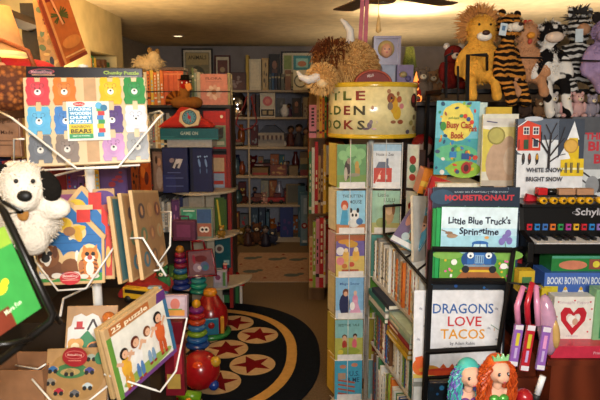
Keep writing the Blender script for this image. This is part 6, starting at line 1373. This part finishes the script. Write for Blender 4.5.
book((M, w, P(600, 117, 2.04).z-zl_), .012, '#6c6e72', art_bear, 'grey picture book with red title about a bear, cut off by the right edge', rough=.25)
# display ledge behind with more books
lz = P(480, 192, 2.25).z
lg = thing('display_ledge', 'black display ledge holding the busy picture book and the yellow book', 'shelf', T(P(430, 190, 2.2).x, 2.16, 0))
lw = P(560, 190, 2.2).x-P(430, 190, 2.2).x
MB().box(0, lw, 0, .30, lz-.02, lz, pbk).build('board', lg)
MB().box(.20, lw, .28, .30, 0, lz-.021, pbk).build('support', lg)
def art_busy(a):
    a.rect(0, 0, 1, 1, '#3f9aa0'); a.rect(0, .5, 1, 1, '#6ab8c8'); a.el(.5, .72, .38, .26, '#e0cf58'); a.el(.35, .82, .2, .12, '#e0cf58'); a.el(.5, .3, .5, .12, '#5cb080'); a.el(.7, .08, .4, .12, '#8cb83c')
    r = random.Random(14)
    for _ in range(60):
        u, v = r.uniform(.03, .95), r.uniform(.02, .97)
        if .22 < u < .92 and .48 < v < .80: continue
        a.el(u, v, r.uniform(.02, .06), r.uniform(.015, .035), r.choice(['#2c7cb8', '#c8402c', '#d8a82c', '#2c8c5c', '#3c4c6c', '#d8d4cc', '#8cb83c', '#a85c3c', '#1c4c6c']), a=r.uniform(-.5, .5))
    for u, c in ((.66, '#c83c2c'), (.74, '#2c4c8c'), (.82, '#c83c2c')): a.el(u, .80-.5*(u-.66), .05, .03, c)
    a.el(.16, .66, .07, .06, '#3c8c3c'); a.rect(.34, .24, .50, .32, '#2c7cb8'); a.rect(.62, .22, .8, .30, '#24508c'); a.el(.74, .10, .12, .08, '#a82c24'); a.el(.74, .10, .06, .05, '#481814')
    a.text('Busy Car', .52, .64, .085, '#a83c1c', wu=.56, bold=.03); a.text('Park', .86, .60, .07, '#a83c1c', wu=.18, bold=.03); a.text('Book', .50, .50, .085, '#a83c1c', wu=.30, bold=.03); a.text('pull-back', .4, .76, .03, '#4c7c3c', wu=.25)
M, w, h = upright(433.5, 476, 101, 175, 2.20, tilt=.05, roll=.02); 
bz = thing('board_book', 'thick bright turquoise and yellow picture book covered with little vehicles', 'book', M)
MB().box(0, w, 0, .008, 0, h, '#3f9aa0').box(w-.003, w+.030, .001, .028, 0, h-.003, '#b8ccc8').build('cover', bz, bevel=.001); m = MB(); art_busy(Art(m, 0, 0, w, h)); m.build('printed_cover', bz)
hz_ = P(455, 176, 2.22).z
for i, (c, nm, x0, x1) in enumerate([('#c8ac3c', 'yellow', 438, 484), ('#d8d0b8', 'cream', 436, 480)]):
    zz = lz+.001+.024*i
    solo('picture_book', MB().box(0, P(x1, 180, 2.2).x-P(x0, 180, 2.2).x, 0, .2, 0, .002, c).box(0, P(x1, 180, 2.2).x-P(x0, 180, 2.2).x, 0, .2, .019, .021, c).box(.002, P(x1, 180, 2.2).x-P(x0, 180, 2.2).x-.002, .003, .197, .0021, .0189, PAGE), nm+' book lying flat under the busy picture book', 'book', T(P(x0, 180, 2.2).x, 2.18, zz))
def art_gold(a):
    a.rect(0, 0, 1, 1, '#d0cfc0'); a.rect(.0, .2, .3, .8, '#d0c050'); a.poly([(.0, .86), (1, .78), (1, .72), (0, .8)], '#dcdad4'); a.rect(.3, .2, 1, .82, '#d8cc80'); a.rect(0, .84, 1, .94, '#c8c4bc'); a.el(.55, .30, .45, .34, '#b89a80'); a.el(.75, .5, .22, .2, '#b89a80'); a.el(.8, .35, .2, .2, '#c0a890'); a.circ(.38, .70, .034, '#8c8440'); a.circ(.38, .70, .028, '#b0a85c'); a.line(.1, .90, .4, .88, .004, '#3c3468'); a.rect(0, 0, 1, .08, '#b8ac9c')
M, w, h = upright(481, 516, 114, 186, 2.12, tilt=.06); book((M, w, h), .012, '#c8bc60', art_gold, 'pale yellow picture book with a gold seal left of the snow book', rough=.25, spine='#d8d4c0')
M, w, h = upright(484, 509, 107, 186, 2.16, tilt=.06); book((M, w, h), .010, '#c8a83c', None, 'mustard yellow book standing behind the gold seal book')
# books lower left of the busy book
rz = P(430, 188, 2.3).z
M, w, h = upright(417, 441, 170, 196, 2.32, roll=.25); sheetbox((M, w, h), .10, '#c07018', lambda a: a.rect(.0, .3, 1, .5, '#c8a030'), 'orange and yellow box behind the dark red book edge', 'boxed_game', 'box')
M, w, h = upright(424, 446, 178, 200, 2.22, roll=.3); book((M, w, h), .014, '#a8201c', None, 'tilted red book left of the busy picture book')
M, w, h = upright(404, 424, 150, 196, 2.75); book((M, w, h), .014, '#5c3c30', spots('#5a4038', '#8c6a4c', 6), 'brown book behind the right corner of the wire spinner')
# game boxes under the piano
def art_boyn(a):
    a.rect(0, 0, 1, 1, '#3f62ac'); a.text('BOOK! BOYNTON BOOK', .33, .58, .26, '#c8d0dc', wu=.60, bold=.03); a.rect(0, .0, 1, .08, '#c8d0dc')
    for k in range(6): a.poly([(.16+.16*k, .06), (.28+.16*k, .06), (.22+.16*k, .5)], '#dcdcdc'); a.circ(.22+.16*k, .40, .006, '#d8a82c')
    a.rect(0, 0, .14, .5, '#c8b82c')
zw = shz_+.031
M = T(P(546, 300, 1.80).x, 1.785, zk-.16)
def shelfbox(px0, px1, py0, py1, Y, t, col, art, label, name='boxed_books'):
    M, w, h = upright(px0, px1, py0, py1, Y); return sheetbox((M, w, h), t, col, art, label, name, 'box')
shelfbox(543, 640, 273, 299, 1.84, .10, '#3f62ac', art_boyn, 'blue boxed book set with white lettering and white birds under the toy piano')
shelfbox(551, 640, 256, 272.5, 1.86, .10, '#2c7c3c', lambda a: (a.el(.24, .45, .16, .28, '#c87a5c'), a.rect(.42, .2, .7, .8, '#8c4c3c'), a.el(.5, .5, .04, .2, '#d8c83c'), a.el(.6, .5, .04, .2, '#5c9a3c'), a.rect(0, .85, 1, 1, '#4c9a7c')), 'green boxed toy with red and yellow prints on top of the blue boxed set')
shelfbox(541, 551, 288, 302, 1.83, .05, '#c0a81c', spots('#c8b028', '#5c3c8c', 4), 'little yellow box at the left of the blue boxed set')
def art_heart(a):
    a.rect(0, 0, 1, 1, '#dcd8d0'); h_ = [(.5, .22), (.20, .52), (.17, .68), (.26, .79), (.40, .78), (.5, .68), (.60, .78), (.74, .79), (.83, .68), (.80, .52)]
    a.poly(h_, '#b81c2c'); a.poly([(.5+(u-.5)*.55, .53+(v-.53)*.50) for u, v in h_], '#e0c8c0'); a.el(.46, .54, .10, .09, '#e8e4dc'); a.el(.55, .50, .07, .07, '#c8a088'); a.el(.62, .60, .05, .06, '#e0e0d8')
    a.text('Snuggle Puppy', .5, .87, .05, '#c0a8b0', wu=.74); a.text('a love song', .5, .20, .03, '#b0a0b8', wu=.3); a.text('Sandra Boynton', .5, .06, .05, '#c0b0c0', wu=.74)
    for u, v in ((.10, .9), (.9, .9), (.08, .6), (.92, .55), (.12, .3), (.88, .3), (.94, .76), (.5, .93)): a.circ(u, v, .003, '#c83c4c')
shelfbox(551, 590.5, 297, 346, 1.76, .05, '#dcd8d0', art_heart, 'white boxed board book with a big red heart at the right', 'board_book')
shelfbox(592, 640, 290, 345, 1.75, .05, '#7fb080', lambda a: (a.rect(.12, .12, .9, .9, '#2c7c4c'), a.el(.6, .6, .3, .3, '#c8d8b8')), 'mint and green boxed board book at the right edge', 'board_book')
M, w, h = upright(551, 640, 346.5, 358.5, 1.70, yaw=0); M.translation.z = shz_+.001 if False else M.translation.z
sheetbox((M, w, h), .09, '#c03048', lambda a: a.text('Princess Books', .62, .35, .22, '#e0b0b8', wu=.30), 'flat raspberry red box under the heart board book', 'boxed_books', 'box')
# support shelf for these
zsup = M.translation.z
solo('display_shelf', MB().box(P(546, 358, 1.7).x, P(546, 358, 1.7).x+.5, 1.69, 1.799, zsup-.02, zsup-.001, cm_).box(P(546, 358, 1.7).x+.02, P(546, 358, 1.7).x+.46, 1.70, 1.798, 0, zsup-.021, cm_), 'reddish wooden step in front of the counter under the raspberry box', 'shelf')
# hanging pens and clear bag
for i, (x0, y0, x1, y1, cst, cb, nm) in enumerate([(523, 288, 513, 366, '#c87ca0', '#8c5cac', 'pink strapped toy watch, left of the three hanging from the black rack'), (532, 284, 524, 371, '#b01c2c', '#b01c2c', 'red strapped toy watch hanging between two pink ones from the black rack'), (536, 287, 540, 370, '#d088ac', '#8c5cac', 'pink strapped toy watch, right of the three hanging from the black rack')]):
    o = thing('toy_watch', nm, 'toy watch', T(*P(x0, y0, 1.60))); p0 = P(x0, y0, 1.60)
    ym = y0+(y1-y0)*.46; xm = x0+(x1-x0)*.5
    S = gloss(cst); MB().tube([P(x0+3, y0+1, 1.62)-p0, P(x0, y0-1, 1.6)-p0, P(xm-1, y0+(ym-y0)*.5, 1.58)-p0, P(xm, ym, 1.58)-p0], .009, S, n=8, radii=[.006, .008, .009, .009]).build('strap', o)
    M, w, h = frame((x1-4, y1, 1.57), (x1+4.5, y1+1, 1.57), (xm-4.5, ym, 1.58))
    Ml = T(*(-p0)) @ M; MB().box(0, w, 0, .012, 0, h, gloss(cb)).build('pack', o, Ml, bevel=.002)
    m = MB(); A = Art(m, 0, 0, w, h); A.rect(.05, .88, .95, .99, '#d8d0d8'); A.rect(.05, .02, .95, .12, '#d8d4dc'); A.rect(.3, .5, .7, .8, '#c8b82c' if i < 2 else '#d890c0'); A.rect(.35, .2, .65, .45, '#b8a0cc'); m.build('pack_print', o, Ml)
solo('clear_toy_bag', MB().ell((0, 0, 0), (.03, .035, .10), mat('#b88ca8', rough=.15, spec=.8), n=16).ell((.012, -.02, -.02), (.016, .02, .05), mat('#c8a060', rough=.2)), 'crinkled clear bag with pink toys hanging right of the toy watches', 'bag', T(*P(547, 325, 1.64)) @ RY(-.15))
solo('yellow_box', MB().box(0, .05, 0, .04, 0, .07, '#b89a20').box(.01, .04, -.001, 0, .015, .05, '#3c6c3c'), 'little yellow box behind the straps of the toy watches', 'box', T(*P(518, 292, 1.72)))
# bottom right corner clutter on the doll stand
MB_ = MB(); MB_.tube([(0, 0, 0), (.012, .0, .05)], .008, mat('#d8d8dc', rough=.3), n=12).tube([(-.004, 0, -.02), (0, 0, 0)], .009, '#1c1c1c', n=12)
solo('felt_marker', MB_, 'white capped black marker pen standing near the mermaid dolls at the bottom right', 'marker', T(*P(537, 394, 1.35)))
solo('blue_mesh_bag', MB().ell((0, 0, 0), (.05, .04, .025), mat('#0f2238', rough=.6, pat='speckle', h2='#1c4c70', scale=60, bump=.8)), 'crumpled dark blue bag behind the marker at the bottom right', 'bag', T(P(535, 388, 1.45).x, 1.45, zc+.024))
solo('red_ball', MB().ell((0, 0, 0), .022, gloss('#a01820')), 'small dark red ball behind the orange haired doll', 'ball', T(*P(524, 397, 1.33)))

# ================================================================ plush animals on the upper black shelf
AY = 2.62; asz = P(560, 89, AY).z
us_ = thing('black_shelf', 'black metal shelf carrying the row of plush animals at the upper right', 'shelf', T(P(443, 88, AY).x, AY+.02, 0))
uw = 1.25
MB().box(0, uw, 0, .34, asz-.018, asz, blk).build('board', us_)
for x in (.0, .62, 1.2):
    MB().tube([(x+.01, .33, 0), (x+.01, .33, asz-.02)], .012, blk, n=4).build('post', us_)
ub = us_.matrix_world.translation
def urod(pts, r=.007): MB().tube([P(*q)-ub for q in pts], r, blk, n=4).build('guard_bar', us_)
urod([(446, 98, 2.6), (446, 56, 2.6), (453, 53, 2.6)]); urod([(467, 101, 2.38), (468, 55, 2.38), (487, 55, 2.38)], .009); urod([(458, 101, 2.5), (458, 66, 2.5)], .005); urod([(500, 57, 2.5), (543, 58, 2.5)], .004); urod([(560, 60, 2.5), (600, 61, 2.5)], .004); urod([(487, 55, 2.38), (487, 70, 2.45)], .006)
MB().tube([P(467, 101, 2.38)-ub, P(467, 101, 2.38)-ub-Vector((0, 0, .5)), Vector(((P(467, 101, 2.38)-ub).x, 2.45-ub.y+.15, (P(467, 101, 2.38)-ub).z-.5))], .007, blk, n=4).build('guard_bar', us_)
def plush(name, label, px, Y, zbase, H, m, head=(.17, .15, .15), headz=.78, bodyr=(.19, .15, .24), tilt=0, legm=None, turn=0, armdx=.26, legs=True, legdrop=.0, spread=.14):
    o = thing(name, label, 'plush toy', T(P(px, 85, Y).x, Y, zbase) @ RZ(turn) @ RY(tilt)); s = H
    b = MB(); b.ell((0, 0, .36*s), [k*s for k in bodyr], m, n=20)
    b.ell((0, -.02*s, headz*s), [k*s for k in head], m, n=20).ell((0, 0, .6*s), (.09*s, .09*s, .09*s), m)
    for q in (-1, 1):
        b.tube([(q*.14*s, 0, .54*s), (q*(armdx-.03)*s, -.05*s, .42*s), (q*armdx*s, -.09*s, .26*s)], .06*s, m, n=10, radii=[.055*s, .062*s, .07*s]); b.ell((q*armdx*s, -.10*s, .22*s), .068*s, m)
        b.tube([(q*.09*s, -.02*s, .18*s), (q*spread*s, -.20*s, .12*s), (q*spread*s, -.27*s, (.05-legdrop)*s)], .07*s, m, n=10, radii=[.08*s, .075*s, .07*s]); b.ell((q*spread*s, -.29*s, (.03-legdrop)*s), (.075*s, .085*s, .085*s), legm or m)
    b.build('body', o, remesh=.014*s/.36 if s > .3 else .010)
    MB().hair((0, 0, .36*s), [k*s for k in bodyr], m, 1000, .011, .0015, .3, seed=int(px)).hair((0, -.02*s, headz*s), [k*s for k in head], m, 650, .009, .0014, .2, side=lambda d: not (d.y < -.75 and d.z < .3), seed=int(px)+1).build('fur', o)
    return o
def eyes(o, s, dx, y, z, r, c='#120e0c'):
    for q in (-1, 1): MB().ell((q*dx*s, y*s, z*s), r*s, gloss(c), n=10).build('eye', o)
# lion
S = .35; lf = fur('#d39a3c')
ln = plush('lion_plush', 'golden yellow lion plush with a shaggy tan mane and brown nose', 478, 2.56, asz-.01, S, lf, head=(.18, .16, .19), headz=.74, bodyr=(.23, .18, .27), armdx=.28, legdrop=.10, spread=.15)
MB().hair((0, .04*S, .78*S), (.19*S, .09*S, .20*S), fur('#b07844'), 1300, .050, .0032, .05, side=lambda d: d.y > -.25 and d.z > -.55, seed=4).hair((0, .02*S, .80*S), (.18*S, .10*S, .19*S), fur('#c98a4c'), 500, .04, .003, .0, side=lambda d: d.y > -.35 and d.z > -.3, seed=14).build('mane', ln)
MB().ell((0, -.15*S, .66*S), (.095*S, .07*S, .06*S), fur('#e6ddd0')).build('muzzle', ln)
MB().ell((0, -.215*S, .695*S), (.05*S, .03*S, .032*S), mat('#3a1a10', rough=.5)).build('nose', ln)
eyes(ln, S, .07, -.155, .80, .016)
tg_ = mat('#b8c4cc', rough=.4); MB().box(-.0, .030, -.002, 0, 0, .05, tg_).box(.008, .022, -.003, -.0021, .02, .04, '#4c6c8c').build('paper_tag', ln, T(.045, -.10, .66*S) @ RY(.15))
# red fox plush behind
fx_ = ted(452, AY+.10, asz, .24, '#6a1c18', 'dark red fox plush behind the lion at the end of the black shelf', 'fox_plush', c2='#c8bcb0')
# tiger
S = .37; tf = fur('#bd7c34', pat='stripe', h2='#1a120c', scale=12)
tg = plush('tiger_plush', 'orange tiger plush with black stripes leaning beside the lion', 503, 2.53, asz-.03, S, tf, head=(.16, .14, .14), headz=.80, armdx=.17, bodyr=(.15, .14, .26), tilt=.04, turn=.35, legdrop=.10, spread=.1)
MB().ell((0, -.14*S, .775*S), (.085*S, .06*S, .055*S), fur('#d8ccbc')).ell((-.06*S, -.11*S, .77*S), (.05*S, .04*S, .05*S), fur('#d8ccbc')).build('muzzle', tg)
MB().ell((0, -.20*S, .80*S), (.03*S, .02*S, .02*S), '#2a1410').build('nose', tg); eyes(tg, S, .055, -.135, .85, .014)
for q in (-1, 1): MB().ell((q*.11*S, 0, .945*S), (.05*S, .025*S, .045*S), tf).build('ear', tg)
# rooster / chicken
S = .33; cf = fur('#b3815c')
ch = plush('chicken_plush', 'tan brown chicken plush with a red comb and orange beak and feet', 523, 2.56, asz-.01, S, cf, head=(.15, .14, .16), headz=.74, bodyr=(.21, .17, .26), legm=fur('#c88a34'), armdx=.27, legdrop=.06, spread=.17)
MB().ell((-.03*S, -.02*S, .88*S), (.04*S, .03*S, .05*S), fur('#b83c30')).ell((.03*S, -.02*S, .885*S), (.04*S, .03*S, .045*S), fur('#b83c30')).build('comb', ch)
MB().ell((0, -.16*S, .71*S), (.055*S, .06*S, .045*S), fur('#d08a34')).ell((0, -.14*S, .64*S), (.03*S, .03*S, .04*S), fur('#b04c3c')).build('beak', ch); eyes(ch, S, .06, -.115, .77, .013)
# cow
S = .34; cf = fur('#d4cfc8', pat='patch', h2='#151212', scale=13)
cw2 = plush('cow_plush', 'black and white patched cow plush with a pale pink muzzle and dangling legs', 548, 2.56, asz-.02, S, cf, head=(.18, .15, .15), headz=.76, bodyr=(.16, .14, .26), armdx=.24, legdrop=.28, spread=.12, tilt=-.05, turn=.1)
MB().ell((0, -.14*S, .70*S), (.12*S, .08*S, .07*S), fur('#d8c0ac')).build('muzzle', cw2); eyes(cw2, S, .07, -.135, .80, .016)
for q in (-1, 1):
    MB().ell((q*.20*S, 0, .83*S), (.06*S, .025*S, .04*S), fur('#1a1616')).build('ear', cw2); MB().ell((q*.05*S, 0, .925*S), (.015*S, .015*S, .035*S), fur('#c8b89c')).build('horn', cw2)
MB().box(0, .035, -.002, 0, 0, .055, tg_).build('paper_tag', cw2, T(.08, -.07, .62*S))
# zebra
S = .38; zf = fur('#c4c0ba', pat='stripe', h2='#24211f', scale=12)
zb2 = plush('zebra_plush', 'grey and black striped zebra plush with a tan muzzle and dark mane', 573, 2.66, asz-.01, S, zf, head=(.14, .13, .15), headz=.74, bodyr=(.15, .13, .24), armdx=.2, legdrop=.02, tilt=.02)
MB().ell((0, -.12*S, .72*S), (.08*S, .07*S, .07*S), fur('#a87c5c')).build('muzzle', zb2); eyes(zb2, S, .065, -.10, .82, .014)
MB().hair((0, .02, .90*S), (.05*S, .08*S, .05*S), fur('#3c3836'), 160, .05, .004, 0, seed=8).build('mane', zb2)
for q in (-1, 1): MB().ell((q*.12*S, 0, .93*S), (.03*S, .02*S, .06*S), zf).build('ear', zb2)
MB().box(0, .035, -.002, 0, 0, .055, tg_).build('paper_tag', zb2, T(.062, -.08, .66*S))
# hippo
S = .36; hf = fur('#9c84a8')
hi = plush('hippo_plush', 'lilac purple hippo plush cut off by the right edge', 600, 2.58, asz-.01, S, hf, head=(.15, .13, .13), headz=.72, bodyr=(.22, .17, .24), armdx=.25, legdrop=.0)
MB().ell((-.02*S, -.14*S, .66*S), (.14*S, .10*S, .10*S), hf).build('muzzle', hi); eyes(hi, S, .06, -.12, .80, .014)
bk_ = ted(603, 2.76, asz, .40, '#2a2422', 'black plush head showing above the lilac hippo'); 
# lower tier plush behind the snow book
l2 = P(560, 118, 2.45).z
ls = thing('plush_ledge', 'dark ledge with small plush toys behind the snow picture book', 'shelf', T(P(500, 118, 2.4).x, 2.36, 0))
MB().box(0, .80, 0, .22, l2-.02, l2, pbk).build('board', ls); MB().box(0, .8, .2, .22, 0, l2-.021, pbk).build('support', ls)
for px, c, nm, h in ((527, '#3a2c26', 'dark brown', .10), (541, '#6a4c34', 'brown', .09), (554, '#b8b0ac', 'white', .12), (568, '#c09490', 'pink', .12), (580, '#c49c98', 'pale rose', .12), (594, '#8c8490', 'grey', .11)):
    ted(px, 2.40, l2, h, c, 'small %s plush on the ledge behind the snow picture book' % nm)
